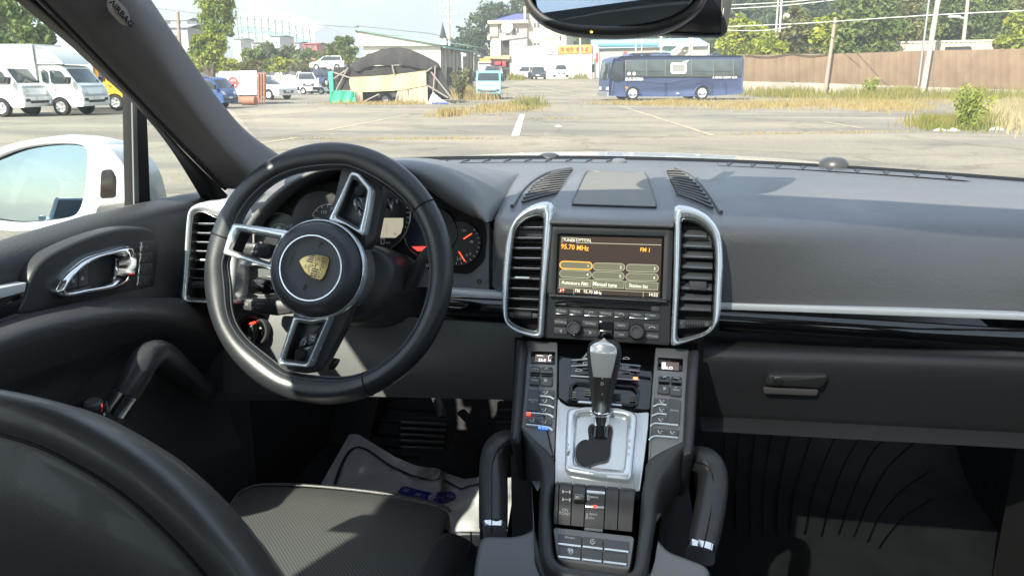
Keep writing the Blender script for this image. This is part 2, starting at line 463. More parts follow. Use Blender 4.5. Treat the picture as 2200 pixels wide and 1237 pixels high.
for sx in (-1, 1):
    mb = MB()
    mb.loft([[V((sx * 0.66, y, 1.60)) for y in (-1.6, -0.6, 0.3, 0.9)], [V((sx * 0.70, y, 1.56)) for y in (-1.6, -0.6, 0.3, 0.9)], [V((sx * 0.74, y, 1.60)) for y in (-1.6, -0.6, 0.3, 0.9)]])
    obj('roof_rail', mb, body_m, car)
    mb = MB().prism([V((sx * 0.74, -0.02, 1.2)), V((sx * 0.74, -0.17, 1.2)), V((sx * 0.68, -0.13, 1.6)), V((sx * 0.68, 0.0, 1.6))], V((-sx, 0, 0)), 0.05)
    obj('centre_pillar', mb, body_m, car)
    mb = MB().prism([V((sx * 0.74, -1.6, 1.2)), V((sx * 0.74, -1.05, 1.2)), V((sx * 0.68, -1.2, 1.6)), V((sx * 0.68, -1.6, 1.6))], V((-sx, 0, 0)), 0.05)
    obj('rear_pillar', mb, body_m, car)
    y1 = -0.1 if sx < 0 else 1.45
    mb = MB().prism([V((sx * 0.74, -1.6, 0.35)), V((sx * 0.74, y1, 0.35)), V((sx * 0.74, y1, 1.21)), V((sx * 0.74, -1.6, 1.21))], V((-sx, 0, 0)), 0.1)
    obj('body_side', mb, body_m, car)
    obj('side_window', MB().flat([V((sx * 0.775, -1.1, 1.2)), V((sx * 0.775, -0.12 if sx < 0 else 1.25, 1.2)), V((sx * 0.70, -0.12 if sx < 0 else 0.85, 1.58)), V((sx * 0.70, -1.2, 1.58))]), M['side_glass'], car)
# right-hand windscreen pillar (its foot shows in the far corner)
rp = [V((0.715, 0.86, 1.60)), V((0.735, 1.05, 1.52)), V((0.765, 1.22, 1.40)), V((0.785, 1.36, 1.30)), V((0.80, 1.47, 1.20))]
mb = MB().tube(catmull(rp, 5), 0.045, 10, ry=0.028)
obj('windscreen_pillar', mb, M['pillar'], car, ang=60, label='far right windscreen pillar foot')
mb = MB().prism([V((-0.74, -1.62, 0.4)), V((0.74, -1.62, 0.4)), V((0.74, -1.62, 1.25)), V((-0.74, -1.62, 1.25))], V((0, 1, 0)), 0.06)
mb.prism([V((-0.74, -1.62, 1.25)), V((-0.62, -1.62, 1.25)), V((-0.56, -1.55, 1.6)), V((-0.7, -1.55, 1.6))], V((0, 1, 0)), 0.04)
mb.prism([V((0.74, -1.62, 1.25)), V((0.62, -1.62, 1.25)), V((0.56, -1.55, 1.6)), V((0.7, -1.55, 1.6))], V((0, 1, 0)), 0.04)
obj('tailgate', mb, body_m, car)
obj('rear_window', MB().flat([V((-0.62, -1.63, 1.25)), V((0.62, -1.63, 1.25)), V((0.56, -1.56, 1.6)), V((-0.56, -1.56, 1.6))]), M['side_glass'], car)
mb = MB().loft([[V((x, y, z)) for y, z in ((-1.62, 0.44), (1.75, 0.44), (2.0, 0.44), (2.25, 0.6), (2.25, 1.15))] for x in (-0.8, 0, 0.84)])
obj('cabin_floor', mb, M['carpet'], car, ang=30)
mb = MB().box((0, 0.3, 0.58), (0.22, 3.4, 0.26), bev=0.05)
obj('floor_tunnel', mb, M['carpet'], car)
for sx, y0 in ((-0.8, 1.42), (0.84, 1.40)):
    obj('kick_panel', MB().prism([V((sx, y0, 0.35)), V((sx, 2.2, 0.35)), V((sx, 2.2, 1.0)), V((sx, y0, 1.0))], V((-sx, 0, 0)), 0.05), M['carpet'], car)
# lower screen-side corner where the pillar meets the dashboard, and outer scuttle below the glass
mb = MB().loft([[V((x, wb(x) + 0.08, 1.19)) for x in xs], [V((x, wb(x) + 0.25, 1.17)) for x in xs]])
obj('scuttle_panel', mb, M['rubber'], car, ang=60)
# ------------------------------------------------------------------ dashboard
dsh = thing('dashboard', 'wide grey leather-grained dashboard with silver trim under the windscreen', 'dashboard', (0, 1.3, 1.1))
def sst(a, b, x):
    t = min(1, max(0, (x - a) / (b - a))); return t * t * (3 - 2 * t)
prof = [(0.0, 1.096), (0.006, 1.112), (0.022, 1.145), (0.052, 1.174), (0.10, 1.197), (0.19, 1.215), (0.36, 1.228), (0.62, 1.234), (0.85, 1.237), (1.0, 1.238)]
pp = resample(catmull([V((a, b, 0)) for a, b in prof], 5), 60)
xs = [-0.74 + 1.62 * i / 108 for i in range(109)]
cpf = [(1.132, 1.096), (1.130, 1.15), (1.128, 1.19), (1.131, 1.206), (1.15, 1.213), (1.21, 1.221), (1.30, 1.230), (1.42, 1.2365), (1.6, 1.238), (1.79, 1.238)]
cpp = resample(catmull([V((0, a, b)) for a, b in cpf], 5), 60)
def zc(y):
    for a, b in zip(cpp, cpp[1:]):
        if a.y <= y <= b.y and a.z > 1.2: return a.z + (b.z - a.z) * (y - a.y) / max(1e-6, b.y - a.y)
    return 1.206 if y < 1.13 else 1.238
rows = []
for qi, q in enumerate(pp):
    row = []
    for x in xs:
        k = sst(-0.165, -0.215, x) if x > -0.6 else 1.0
        k = 1 - sst(-0.215, -0.168, x)
        yf = 1.150 + 0.16 * k; y = yf + (wb(x) - 0.008 - yf) * q.x
        z = q.y if k == 0 else q.y * (1 - k) + k * (1.16 + (1.238 - 1.16) * (1 - (1 - q.x) ** 6))
        e = cpp[qi]; c = (1 - sst(0.17, 0.52, abs(x))) * (1 - k)
        ye = min(e.y, wb(x) - 0.008)
        row.append(V((x, y + (ye - y) * c, z + (e.z - z) * c)))
    rows.append(row)
obj('dash_top', MB().loft(rows), M['dash'], dsh, ang=70)
# raised middle with the speaker
def Hz(x, y, z):
    h = z - 1.238; zz_ = 1.23                            # heights are measured from the dashboard's own crown
    for _ in range(8): zz_ = zc(OZ(*zH(x, y), zz_).y) + h
    return OZ(*zH(x, y), zz_)
def lerp_row(a, b, n=14): return [a.lerp(b, i / (n - 1)) for i in range(n)]
S = tilt_frame(OY(1318, 570, 1.10), 18)              # plane of the head unit
rw = [lerp_row(Hz(548, 86, 1.236), Hz(1000, 88, 1.236)), lerp_row(Hz(546, 90, 1.2425), Hz(1001, 92, 1.2425)), lerp_row(Hz(465, 185, 1.2435), Hz(1045, 187, 1.2435)),
      lerp_row(Hz(398, 262, 1.2435), Hz(1080, 276, 1.2435)), lerp_row(Hz(352, 322, 1.2435), Hz(1100, 340, 1.2435)), lerp_row(Hz(346, 362, 1.2425), Hz(1094, 382, 1.2425))]
rw.append(lerp_row(Hz(344, 408, 1.2425), Hz(1090, 428, 1.2425)))
a, b = S.at(*zH(343, 448), 0.016), S.at(*zH(1088, 470), 0.016); rw.append(lerp_row(a, b))
a, b = S.at(*zH(343, 462), 0.002), S.at(*zH(1088, 484), 0.002); rw.append(lerp_row(a, b))
cols = [catmull([r[j] for r in rw], 4) for j in range(14)]
mb = MB().loft([[c[i] for c in cols] for i in range(len(cols[0]))])
for sgn, j in ((1, 0), (-1, 13)):
    mb.loft([[q + V((0, 0, -0.02)) for q in cols[j]], cols[j]] if sgn > 0 else [cols[j], [q + V((0, 0, -0.02)) for q in cols[j]]])
obj('centre_hood', mb, M['dash'], dsh, ang=60)
gm = mat('speaker_mesh', (0.20, 0.19, 0.17), 0.55, 0.2, bump=('grain', 900, 0.5, 0.0008))
gR = []
for k in range(9):
    t_ = k / 8; e_ = 0.02 * (0 if 0 < k < 8 else 1)
    gR.append([Hz(560 - 92 * t_ + (365 + 159 * t_) * (e_ + (1 - 2 * e_) * i / 10), 136 + 200 * t_ + (12 + 4 * t_) * i / 10, 1.2450) for i in range(11)])
obj('speaker_grille', MB().loft(gR[::-1]), gm, dsh)
obj('grille_rim', MB().tube(gR[0] + [r[-1] for r in gR[1:]] + gR[-1][::-1][1:] + [r[0] for r in gR[::-1][1:-1]], 0.0016, 6, closed=True), M['plastic'], dsh)
mb = MB().lathe([(0.017, -0.004), (0.016, 0.004), (0.011, 0.008), (0, 0.009)], OZ(1330, 349, 1.240), (0, 0, 1), 20)
obj('light_sensor', mb, mat('sensor_grey', (0.16, 0.17, 0.18), 0.25), dsh)
# demister vents beside the speaker
vm = mat('demister_slat', (0.11, 0.105, 0.10), 0.5)
for side in (0, 1):
    if side == 0:
        A0, A1, B0, B1 = (352, 146), (172, 318), (478, 124), (388, 262); ed = ((112, 345), (170, 255), (255, 180), (350, 138), (470, 116))
    else:
        A0, A1, B0, B1 = (1046, 130), (1112, 268), (1132, 132), (1328, 352); ed = ((1098, 112), (1190, 150), (1260, 215), (1320, 295), (1376, 382))
    zv = 1.2415
    base = [Hz(*A0, zv - 0.0014), Hz(*B0, zv - 0.0014), Hz((B0[0] + B1[0]) / 2 + (14 if side else -8), (B0[1] + B1[1]) / 2 - (16 if side else 4), zv - 0.0014), Hz(*B1, zv - 0.0014), Hz(*A1, zv - 0.0014), Hz((A0[0] + A1[0]) / 2 + (-4 if side else -22), (A0[1] + A1[1]) / 2 - (0 if side else 18), zv - 0.0014)]
    dv = obj('demister_vent', MB().prism(base, (0, 0, 1), 0.004), M['black'], dsh)
    for i in range(11):
        s = i / 10
        bl = -4 * s * (1 - s)
        la = (A0[0] + (A1[0] - A0[0]) * s + (0 if side else 18 * bl), A0[1] + (A1[1] - A0[1]) * s + (0 if side else 14 * bl))
        lb = (B0[0] + (B1[0] - B0[0]) * s - (14 * bl if side else 0), B0[1] + (B1[1] - B0[1]) * s + (14 * bl if side else 0))
        p = Hz(*la, zv); q = Hz(*lb, zv); e = (q - p).normalized()
        mid = (p + q) / 2 + V((0, 0.004 * 0, 0.001))
        mb = MB().tube([p, mid, q], 0.0022, 6, ry=0.0016)
        obj('slat', mb, vm, dv)
    obj('vent_edge', MB().tube(catmull([Hz(*e, 1.2395) for e in ed], 5), 0.0032, 8), M['dash'], dsh)
# demister slot along the foot of the windscreen
for x0, x1 in ((-0.42, -0.02), (0.19, 0.62)):
    xx = [x0 + (x1 - x0) * i / 20 for i in range(21)]
    ds = obj('demister_slot', MB().loft([[V((x, wb(x) - 0.085, 1.2392)) for x in xx], [V((x, wb(x) - 0.045, 1.2415)) for x in xx], [V((x, wb(x) - 0.04, 1.2385)) for x in xx]]), M['dash'], dsh)
    n = 9
    for i in range(n):
        x = x0 + (x1 - x0) * (i + 0.5) / n
        obj('fin', MB().prism([V((x - 0.006, wb(x) - 0.085, 1.2404)), V((x + 0.006, wb(x) - 0.055, 1.2432)), V((x - 0.006, wb(x) - 0.055, 1.2432))], (0, -0.1, 1), 0.003), M['plastic'], ds)
# bright strip, piano-black panel, glovebox
T = tilt_frame(OY(1875, 668, 1.132), 6)
mb = MB().prism([T.at(*q, 0.004) for q in (zN(252, 852), zN(1933, 912), (2420, 701.5), (2420, 716), zN(1933, 949), zN(250, 889))], T.n, 0.02, 0.0018)
obj('trim_strip', mb, M['alu'], dsh)
mb = MB().prism([T.at(*q, 0.004) for q in ((940, 619), (1090, 629.5), (1090, 644), (940, 635.5))], T.n, 0.02, 0.0018)
obj('trim_strip', mb, M['alu'], dsh)
mb = MB()
for L0, L1 in ((zN(245, 891), (2420, 718)),):
    rws = []
    for dy, h in ((0, 0.002), (6, 0.007), (20, 0.012), (36, 0.011), (46, 0.005), (50, -0.012)):
        rws.append(lerp_row(T.at(L0[0], L0[1] + dy * 0.9, h), T.at(L1[0], L1[1] + dy * 1.06, h), 20))
    mb.loft([r[::-1] for r in rws])
obj('gloss_panel', mb, M['gloss'], dsh, ang=60); mb = MB()
rws = []
for dy, h in ((0, 0.002), (6, 0.007), (24, 0.012), (40, 0.009), (50, -0.01)):
    rws.append(lerp_row(T.at(930, 636 + dy, h), T.at(1092, 645 + dy, h), 8))
mb.loft([r[::-1] for r in rws])
obj('gloss_panel', mb, M['gloss'], dsh, ang=60)
gb = []
for (ax, ay, bx, by, Y) in ((1512, 700, 2420, 765, 1.175), (1512, 727, 2420, 764, 1.166), (1512, 739, 2420, 771, 1.135), (1512, 750, 2420, 781, 1.118), (1511, 770, 2420, 804, 1.110), (1509, 810, 2420, 850, 1.115), (1506, 868, 2420, 915, 1.130), (1504, 893, 2420, 941, 1.140), (1504, 897, 2420, 946, 1.16)):
    gb.append(lerp_row(OY(ax, ay, Y), OY(bx, by, Y), 24))
last = gb[-1]; gb.append([V((q.x, 1.75, 0.93)) for q in last])
cols = [catmull([r[j] for r in gb], 3) for j in range(24)]
obj('glove_box', MB().loft([[c[i] for c in cols] for i in range(len(cols[0]))]), M['trim'], dsh, ang=60)
Gf = tilt_frame(OY(1715, 820, 1.112), -3)
hp = rounded([Gf.at(*zO(*q), 0.012) for q in ((576, 262), (598, 203), (905, 206), (906, 226), (878, 276))], 0.008, 4)
hd = obj('glove_box_handle', MB().prism(hp, Gf.n, 0.012, 0.004), mat('handle_grey', (0.10, 0.10, 0.10), 0.25, 0.6), dsh)
rp2 = rounded([Gf.at(*zO(*q), 0.006) for q in ((574, 268), (860, 280), (850, 312), (578, 300))], 0.004, 3)
obj('lit_handle_recess', MB().prism(rp2, Gf.n, 0.004, 0.001), mat('recess_lit_grey', (0.12, 0.11, 0.11), 0.5), dsh)  # lighter strip painted in for light caught in the handle recess
lk = MB().lathe([(0.0075, 0), (0.0075, 0.0012), (0.006, 0.002), (0, 0.002)], Gf.at(*zO(651, 233), 0.012), Gf.n, 20)
obj('lock', lk, M['smoke'], dsh)
# driver's knee panel, its even light grey standing in for sun under the wheel
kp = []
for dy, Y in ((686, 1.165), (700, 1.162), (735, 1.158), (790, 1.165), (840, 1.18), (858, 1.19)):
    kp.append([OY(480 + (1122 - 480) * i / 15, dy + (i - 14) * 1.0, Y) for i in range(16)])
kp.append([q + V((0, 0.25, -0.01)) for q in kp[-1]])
obj('knee_panel', MB().loft([r[::-1] for r in kp[::-1]]), M['lightened_grey_plastic'], dsh, ang=50)
lowp = []
for dy, Y in ((560, 1.17), (600, 1.165), (640, 1.163), (700, 1.16), (760, 1.163), (860, 1.19)):
    lowp.append([OY(400 + 260 * i / 8, dy, Y + 0.004) for i in range(9)])
obj('lower_fascia', MB().loft([r[::-1] for r in lowp[::-1]]), M['dash'], dsh, ang=50)
# ------------------------------------------------------------------ hood over the instruments
brow_o = [(530, 492), (540, 474), (562, 447), (600, 410), (640, 383), (690, 361), (760, 346), (850, 343), (915, 353), (960, 370), (1005, 397), (1040, 430), (1056, 458), (1058, 474)]
brow_i = [(548, 500), (558, 478), (578, 455), (612, 420), (648, 394), (694, 373), (762, 362), (840, 368), (890, 386), (930, 415), (968, 443), (1005, 462), (1038, 474), (1050, 480)]
ro = resample(catmull([OY(x, y, 1.165) for x, y in brow_o], 5), 40)
ri = resample(catmull([OY(x, y, 1.150) for x, y in brow_i], 5), 40)
rt = [a.lerp(b, 0.45) + V((0, -0.022, 0.004)) for a, b in zip(ro, ri)]
rin = [q + V((0, 0.09, -0.004)) for q in ri]
def fade(q, k, y): return V((q.x, y, 1.234 + (q.z - 1.234) * k if q.z > 1.234 else q.z + (1.20 - q.z) * (1 - k) * 0.6))
rows = [rin, ri, rt, ro, [fade(q, 0.97, 1.21) for q in ro], [fade(q, 0.82, 1.30) for q in ro], [fade(q, 0.45, 1.44) for q in ro], [fade(q, 0.05, 1.58) for q in ro]]
cols = [catmull([r[j] for r in rows], 4) for j in range(40)]
obj('instrument_hood', MB().loft([[c[i] for c in cols] for i in range(len(cols[0]))]), M['dash'], dsh, ang=70)
# grey surround panel under the hood
I = tilt_frame(OY(1010, 560, 1.162), 12)
op = [I.at(*q) for q in ((545, 500), (600, 440), (700, 395), (850, 385), (960, 430), (1052, 476), (1050, 624), (545, 600))]
obj('instrument_surround', MB().prism(rounded(op, 0.006), I.n, 0.012, 0.002), M['lightened_grey_plastic'], dsh)
mb = MB().lathe([(0.0035, 0), (0.0035, 0.0015), (0.0022, 0.0015), (0.0018, -0.001), (0, -0.001)], I.at(1030, 605, 0.0), I.n, 14)
obj('trim_clip', mb, M['black'], dsh)
# ------------------------------------------------------------------ instrument cluster: five round dials
ic = thing('instrument_cluster', 'five overlapping round black dials behind the steering wheel', 'instrument cluster', I.at(800, 480))
dial_m = mat('dial_face', (0.008, 0.008, 0.01), 0.35)
shade_p = [I.at(*q, 0.0015) for q in ((562, 540), (566, 470), (610, 420), (700, 392), (850, 388), (950, 420), (1040, 475), (1046, 500), (1042, 560), (1010, 590), (960, 585), (920, 580), (870, 545), (700, 560))]
obj('binnacle_shade', MB().prism(rounded(shade_p, 0.01), I.n, 0.004), M['black'], ic)  # flat black sheet standing in for shade under the instrument hood
dials = [(603, 500, 44, 0.004, ('120', '80', '40'), None), (688, 470, 62, 0.006, ('200', '150', '100', '50', '250'), -50), (985, 522, 49, 0.005, ('120', '80', '0', '2/4'), None),
         (925, 500, 58, 0.006, (), None), (800, 462, 84, 0.009, ('4', '6', '5', '2', '3'), None)]
def circ(cx, cy, r, h, n=48): return [I.at(cx + r * math.cos(2 * math.pi * k / n), cy + r * math.sin(2 * math.pi * k / n), h) for k in range(n)]
red = mat('needle_red', (0.7, 0.06, 0.02), 0.5, emit=((1, 0.1, 0.03), 0.5))
for i, (cx, cy, r, h, nums, nd) in enumerate(dials):
    d = obj('dial', MB().prism(circ(cx, cy, r * 0.95, h), I.n, 0.006), dial_m, ic)
    obj('dial_ring', MB().ring(circ(cx, cy, r, h), circ(cx, cy, r * 0.95, h), I.n, 0.002, 0.006, 48), M['smoke'], d)
    mb = MB()
    if i == 0:
        mb.text(I, '120', 622, 485, 6, h=h + 0.001); mb.text(I, '90', 611, 493, 5, h=h + 0.001)
        mb.stroke(I, [(600 + 26 * math.cos(a / 10), 507 - 26 * math.sin(a / 10)) for a in range(8, 28, 2)], 1, h + 0.001)
    if i == 1:
        for s, x, y in (('150', 696, 456), ('200', 716, 448), ('100', 680, 470)): mb.text(I, s, x, y, 7, h=h + 0.001)
        mb.stroke(I, [(705 + 36 * math.cos(a / 10), 475 - 36 * math.sin(a / 10)) for a in range(10, 30, 2)], 1.2, h + 0.001)
        for a in range(8, 30, 4): mb.stroke(I, [(705 + 36 * math.cos(a / 10), 475 - 36 * math.sin(a / 10)), (705 + 30 * math.cos(a / 10), 475 - 30 * math.sin(a / 10))], 1.2, h + 0.001)
    if i == 2:
        mb.text(I, '120', *z3(1030, 548), 5, h=h + 0.001); mb.text(I, '80', *z3(1110, 662), 5, h=h + 0.001)
        mb.text(I, '0', *z3(1062, 798), 5, h=h + 0.001); mb.text(I, 'F', *z3(1098, 790), 5.5, h=h + 0.001); mb.text(I, '2/4', *z3(980, 836), 6, h=h + 0.001)
        for k in range(7):
            a = math.radians(-40 - 14 * k); mb.stroke(I, [(985 + 42 * math.cos(a), 522 - 42 * math.sin(a)), (985 + 46 * math.cos(a), 522 - 46 * math.sin(a))], 1.3, h + 0.001)
        for k in range(6):
            a = math.radians(40 - 13 * k); mb.stroke(I, [(985 + 42 * math.cos(a), 522 - 42 * math.sin(a)), (985 + 46 * math.cos(a), 522 - 46 * math.sin(a))], 1.0, h + 0.001)
        for p, q in (((1030, 632), (1110, 580)), ((980, 765), (1040, 860))):
            obj('needle', MB().stroke(I, [z3(*p), z3(*q)], 2.6, h + 0.003), red, d)
    if i == 4:
        mb.text(I, '4', *z3(340, 248), 9, h=h + 0.001); mb.text(I, '6', *z3(330, 580), 9, h=h + 0.0016); mb.text(I, 'P', *z3(243, 490), 5, h=h + 0.0016, mi=0)
        mb.text(I, 'R', *z3(243, 520), 4, h=h + 0.0016); mb.text(I, 'N', *z3(240, 550), 4, h=h + 0.0016); mb.text(I, 'D', *z3(238, 578), 4, h=h + 0.0016)
        mb.text(I, 'km/h', *z3(255, 672), 3.4, h=h + 0.0016); mb.stroke(I, [z3(184, 632), z3(216, 632), z3(216, 684), z3(184, 684)], 1.1, h + 0.0016, closed=True)
        for a in range(-20, 60, 8):
            t = math.radians(a); mb.stroke(I, [(800 + 74 * math.cos(t), 462 - 74 * math.sin(t)), (800 + 79 * math.cos(t), 462 - 79 * math.sin(t))], 1.1, h + 0.001)
        sp = [I.at(*z3(*q), h + 0.0008) for q in ((150, 420), (410, 420), (408, 500), (385, 575), (330, 622), (150, 622))]
        obj('trip_display', MB().prism(sp, I.n, 0.002), mat('lcd_beige', (0.42, 0.38, 0.28), 0.5, emit=((1, 0.9, 0.66), 0.10)), d)
    if i == 3:
        obj('colour_display', MB().prism([I.at(*z3(*q), h + 0.001) for q in ((440, 640), (560, 480), (760, 480), (760, 700), (500, 710))], I.n, 0.002), mat('lcd_navy', (0.01, 0.012, 0.03), 0.3), d)
        obj('display_bar', MB().prism([I.at(*z3(*q), h + 0.002) for q in ((495, 712), (760, 708), (760, 758), (555, 758))], I.n, 0.002), mat('lcd_red', (0.35, 0.02, 0.02), 0.4, emit=((1, 0.08, 0.06), 0.35)), d)
    if mb.v: obj('dial_markings', mb, M['white_ink'], d, ang=None)
# ------------------------------------------------------------------ air vents
slat_m = mat('vent_slat', (0.025, 0.025, 0.027), 0.3)
slat_face = mat('vent_slat_grey', (0.17, 0.174, 0.184), 0.42)
edge_m = mat('vent_slat_edge', (0.45, 0.46, 0.48), 0.25, 0.8)
def cent(p):
    c = V((0, 0, 0))
    for q in p: c += q
    return c / len(p)
def vent(label, z, outer, inner, fr, slats, wheel, tab, faces, ribs=True):
    c = fr.at(*z(*inner[len(inner) // 2]))
    t = thing('air_vent', label, 'air vent', c, group='upright dashboard air vents')
    o = resample(catmull([fr.at(*z(*q), 0.010) for q in outer], 5, True), 90, True)
    i = resample(catmull([fr.at(*z(*q), 0.010) for q in inner], 5, True), 90, True)
    cc = cent(i)
    i2 = [q.lerp(cc, -0.045) for q in i]
    obj('vent_frame', MB().ring(o, i2, fr.n, 0.007, 0.045, 120, k=6, deep_in=0.012), M['chrome'], t, ang=60)
    obj('inner_frame', MB().ring(i2, i, fr.n, 0.0015, 0.012, 120, k=3, deep_in=0.03), M['smoke'], t, ang=60)
    obj('recess', MB().prism([q - fr.n * 0.03 for q in i2], fr.n, 0.004), M['black'], t)
    for (xl, yl, xr, yr) in slats:
        if faces:
            a, b = fr.at(*z(xl, yl - 18), -0.014), fr.at(*z(xr, yr - 18), -0.014)
            d, e = fr.at(*z(xl, yl + 18), 0.001), fr.at(*z(xr, yr + 18), 0.001)
            sl = obj('slat', MB().prism([a, b, e, d], (b - a).cross(a - d), 0.0022, 0.0006), slat_face, t)
            obj('slat_edge', MB().tube([d.lerp(e, 0.12) + fr.n * 0.0005, d.lerp(e, 0.97) + fr.n * 0.0005], 0.0007, 5), edge_m, sl)
            for k in (0.05,):
                q = a.lerp(d, 0.3).lerp(b.lerp(e, 0.3), k)
                obj('pivot', MB().box(q + fr.n * 0.003, (0.006, 0.004, 0.010), bev=0.001), M['black'], sl)
        else:
            a, b = fr.at(*z(xl, yl), 0.0), fr.at(*z(xr, yr), 0.0)
            sl = obj('slat', MB().prism([a, b, b - fr.n * 0.022 - fr.v * 0.002, a - fr.n * 0.022 - fr.v * 0.002], fr.v, 0.0022), slat_m, t)
            obj('slat_edge', MB().tube([a + fr.n * 0.0006, b + fr.n * 0.0006], 0.0008, 5), edge_m, sl)
    if ribs:
        xs0 = [s[0] for s in slats]; n = 5
        for k in range(1, n):
            q0, q1 = slats[0], slats[-1]
            p0 = fr.at(*z(q0[0] + (q0[2] - q0[0]) * k / n, q0[1]), -0.02); p1 = fr.at(*z(q1[0] + (q1[2] - q1[0]) * k / n, q1[1]), -0.02)
            obj('rib', MB().prism([p0 - fr.u * 0.0012, p0 + fr.u * 0.0012, p1 + fr.u * 0.0012, p1 - fr.u * 0.0012], fr.n, 0.004), slat_m, t)
    if tab:
        p = rounded([fr.at(*z(*q), 0.006) for q in tab[0]], 0.002, 3)
        obj('slider_tab', MB().prism(p, fr.n, 0.012, 0.0018), tab[1], t)
    if wheel:
        p = [fr.at(*z(*q), 0.0015) for q in wheel[0]]
        wb_ = obj('wheel_box', MB().prism(rounded(p, 0.001, 2), fr.n, 0.006, 0.0008), M['key'], t)
        (x0, y0), (x1, y1) = wheel[1]
        a, b = fr.at(*z(x0, y0), -0.001), fr.at(*z(x1, y1), -0.001)
        n = 11; r = 0.0052
        whl = obj('thumbwheel', MB().tube([a, b], r, 14), M['rubber'], t)
        for k in range(n):
            c0 = a.lerp(b, (k + 0.5) / n)
            obj('tread', MB().tube([c0 - (b - a) / n * 0.28, c0 + (b - a) / n * 0.28], r + 0.0007, 10), M['key'], whl)
        mb = MB()
        mb.stroke(fr, [z(wheel[2][0] + 8 * math.cos(k), wheel[2][1] + 8 * math.sin(k)) for k in range(7)], 1.2, 0.0024)
        mb.stroke(fr, [z(wheel[3][0] - 3, wheel[3][1]), z(wheel[3][0] + 3, wheel[3][1])], 1.8, 0.0024)
        obj('wheel_marks', mb, M['grey_ink'], wb_, ang=None)
    return t
vl_out = [(352, 328), (300, 320), (232, 342), (160, 390), (108, 460), (78, 550), (62, 700), (52, 850), (56, 985), (80, 1060), (132, 1105), (210, 1132), (282, 1140), (298, 1120), (303, 1040), (318, 820), (340, 600), (358, 400)]
vl_in = [(292, 412), (245, 410), (182, 438), (138, 488), (122, 560), (106, 700), (94, 850), (88, 985), (100, 1035), (150, 1068), (210, 1088), (255, 1094), (268, 1076), (271, 1000), (284, 760), (298, 520), (302, 425)]
L1 = [(150, 472, 297, 473), (126, 535, 296, 537), (118, 597, 290, 599), (112, 656, 286, 660), (106, 716, 282, 722), (103, 778, 278, 784), (99, 838, 274, 845), (97, 900, 272, 908), (92, 960, 270, 970)]
vent('chromed upright air vent left of the radio screen', zH, vl_out, vl_in, S, L1, (((90, 984), (270, 992), (269, 1022), (98, 1018)), ((130, 1000), (232, 1004)), (250, 1002), (112, 994)),
     ([(128, 768), (222, 772), (222, 788), (128, 784)], M['chrome']), False)
vr_out = [(1096, 352), (1148, 342), (1228, 364), (1300, 408), (1354, 478), (1380, 560), (1388, 700), (1380, 850), (1372, 990), (1350, 1060), (1292, 1120), (1200, 1158), (1092, 1187), (1074, 1175), (1076, 1100), (1085, 900), (1091, 650), (1092, 470)]
vr_in = [(1146, 432), (1200, 434), (1258, 460), (1308, 510), (1333, 580), (1338, 700), (1330, 880), (1320, 1040), (1290, 1092), (1228, 1118), (1128, 1143), (1113, 1132), (1114, 1050), (1127, 800), (1136, 550), (1138, 450)]
R1 = [(1140, 505, 1290, 512), (1140, 567, 1320, 574), (1140, 630, 1325, 637), (1138, 694, 1324, 702), (1136, 758, 1322, 766), (1132, 822, 1320, 830), (1128, 886, 1318, 894), (1124, 948, 1316, 956)]
vent('chromed upright air vent with tilted grey slats right of the radio screen', zH, vr_out, vr_in, S, R1, (((1114, 1030), (1316, 1036), (1314, 1072), (1114, 1084)), ((1158, 1054), (1268, 1058)), (1288, 1058), (1134, 1052)),
     ([(1180, 796), (1290, 800), (1288, 856), (1190, 850)], M['key']), True, ribs=False)
E1 = tilt_frame(OY(440, 540, 1.13), 14)
ve_out = [(1100, 120), (1010, 108), (930, 122), (886, 152), (872, 230), (862, 380), (856, 480), (850, 572), (900, 585), (960, 590), (1050, 596), (1090, 560), (1110, 350)]
ve_in = [(1060, 230), (1000, 192), (945, 168), (908, 178), (898, 240), (890, 380), (884, 470), (880, 556), (920, 564), (970, 566), (1040, 570), (1062, 480)]
EL = [(903, 216, 1062, 218), (901, 260, 1062, 263), (898, 302, 1062, 306), (896, 344, 1062, 348), (893, 386, 1062, 391), (890, 428, 1062, 434), (888, 470, 1062, 476)]
vent('chromed end air vent between the steering wheel and the door', zG, ve_out, ve_in, E1, EL, (((884, 486), (1060, 490), (1060, 520), (884, 516)), ((914, 500), (1000, 504)), (1030, 504), (900, 498)),
     ([(930, 381), (990, 383), (990, 394), (930, 392)], M['chrome']), False)

# ------------------------------------------------------------------ head unit with radio screen
hu = thing('head_unit', 'black head unit with lit radio screen between the two centre vents', 'car radio', S.at(1310, 600))
def SP(z, pts, h): return [S.at(*z(*q), h) for q in pts]
fp = SP(zH, ((345, 458), (1086, 478), (1065, 1186), (306, 1140)), 0.0)
obj('face_panel', MB().prism(rounded(fp, 0.004, 3), S.n, 0.03, 0.002), M['plastic'], hu)
fo = SP(zH, ((345, 460), (1086, 480), (1072, 916), (322, 880)), 0.006); fi = SP(zH, ((388, 510), (1034, 527), (1020, 902), (374, 878)), 0.006)
obj('screen_bezel', MB().ring(fo, fi, S.n, 0.001, 0.006, 80, deep_in=0.012), M['plastic'], hu, ang=50)
obj('screen_glass', MB().prism(SP(zH, ((384, 505), (1038, 522), (1024, 908), (370, 884)), 0.0015), S.n, 0.004), mat('screen_black', (0.006, 0.006, 0.006), 0.12), hu)
lit = mat('screen_lit', (0.015, 0.012, 0.01), 0.12, emit=((1.0, 0.72, 0.55), 0.020))
scr = obj('screen', MB().prism(SP(zH, ((404, 526), (1019, 541), (1004, 896), (386, 868)), 0.0022), S.n, 0.002), lit, hu)
amber = mat('screen_amber', (0.5, 0.2, 0.02), 0.5, emit=((1, 0.42, 0.05), 0.42))
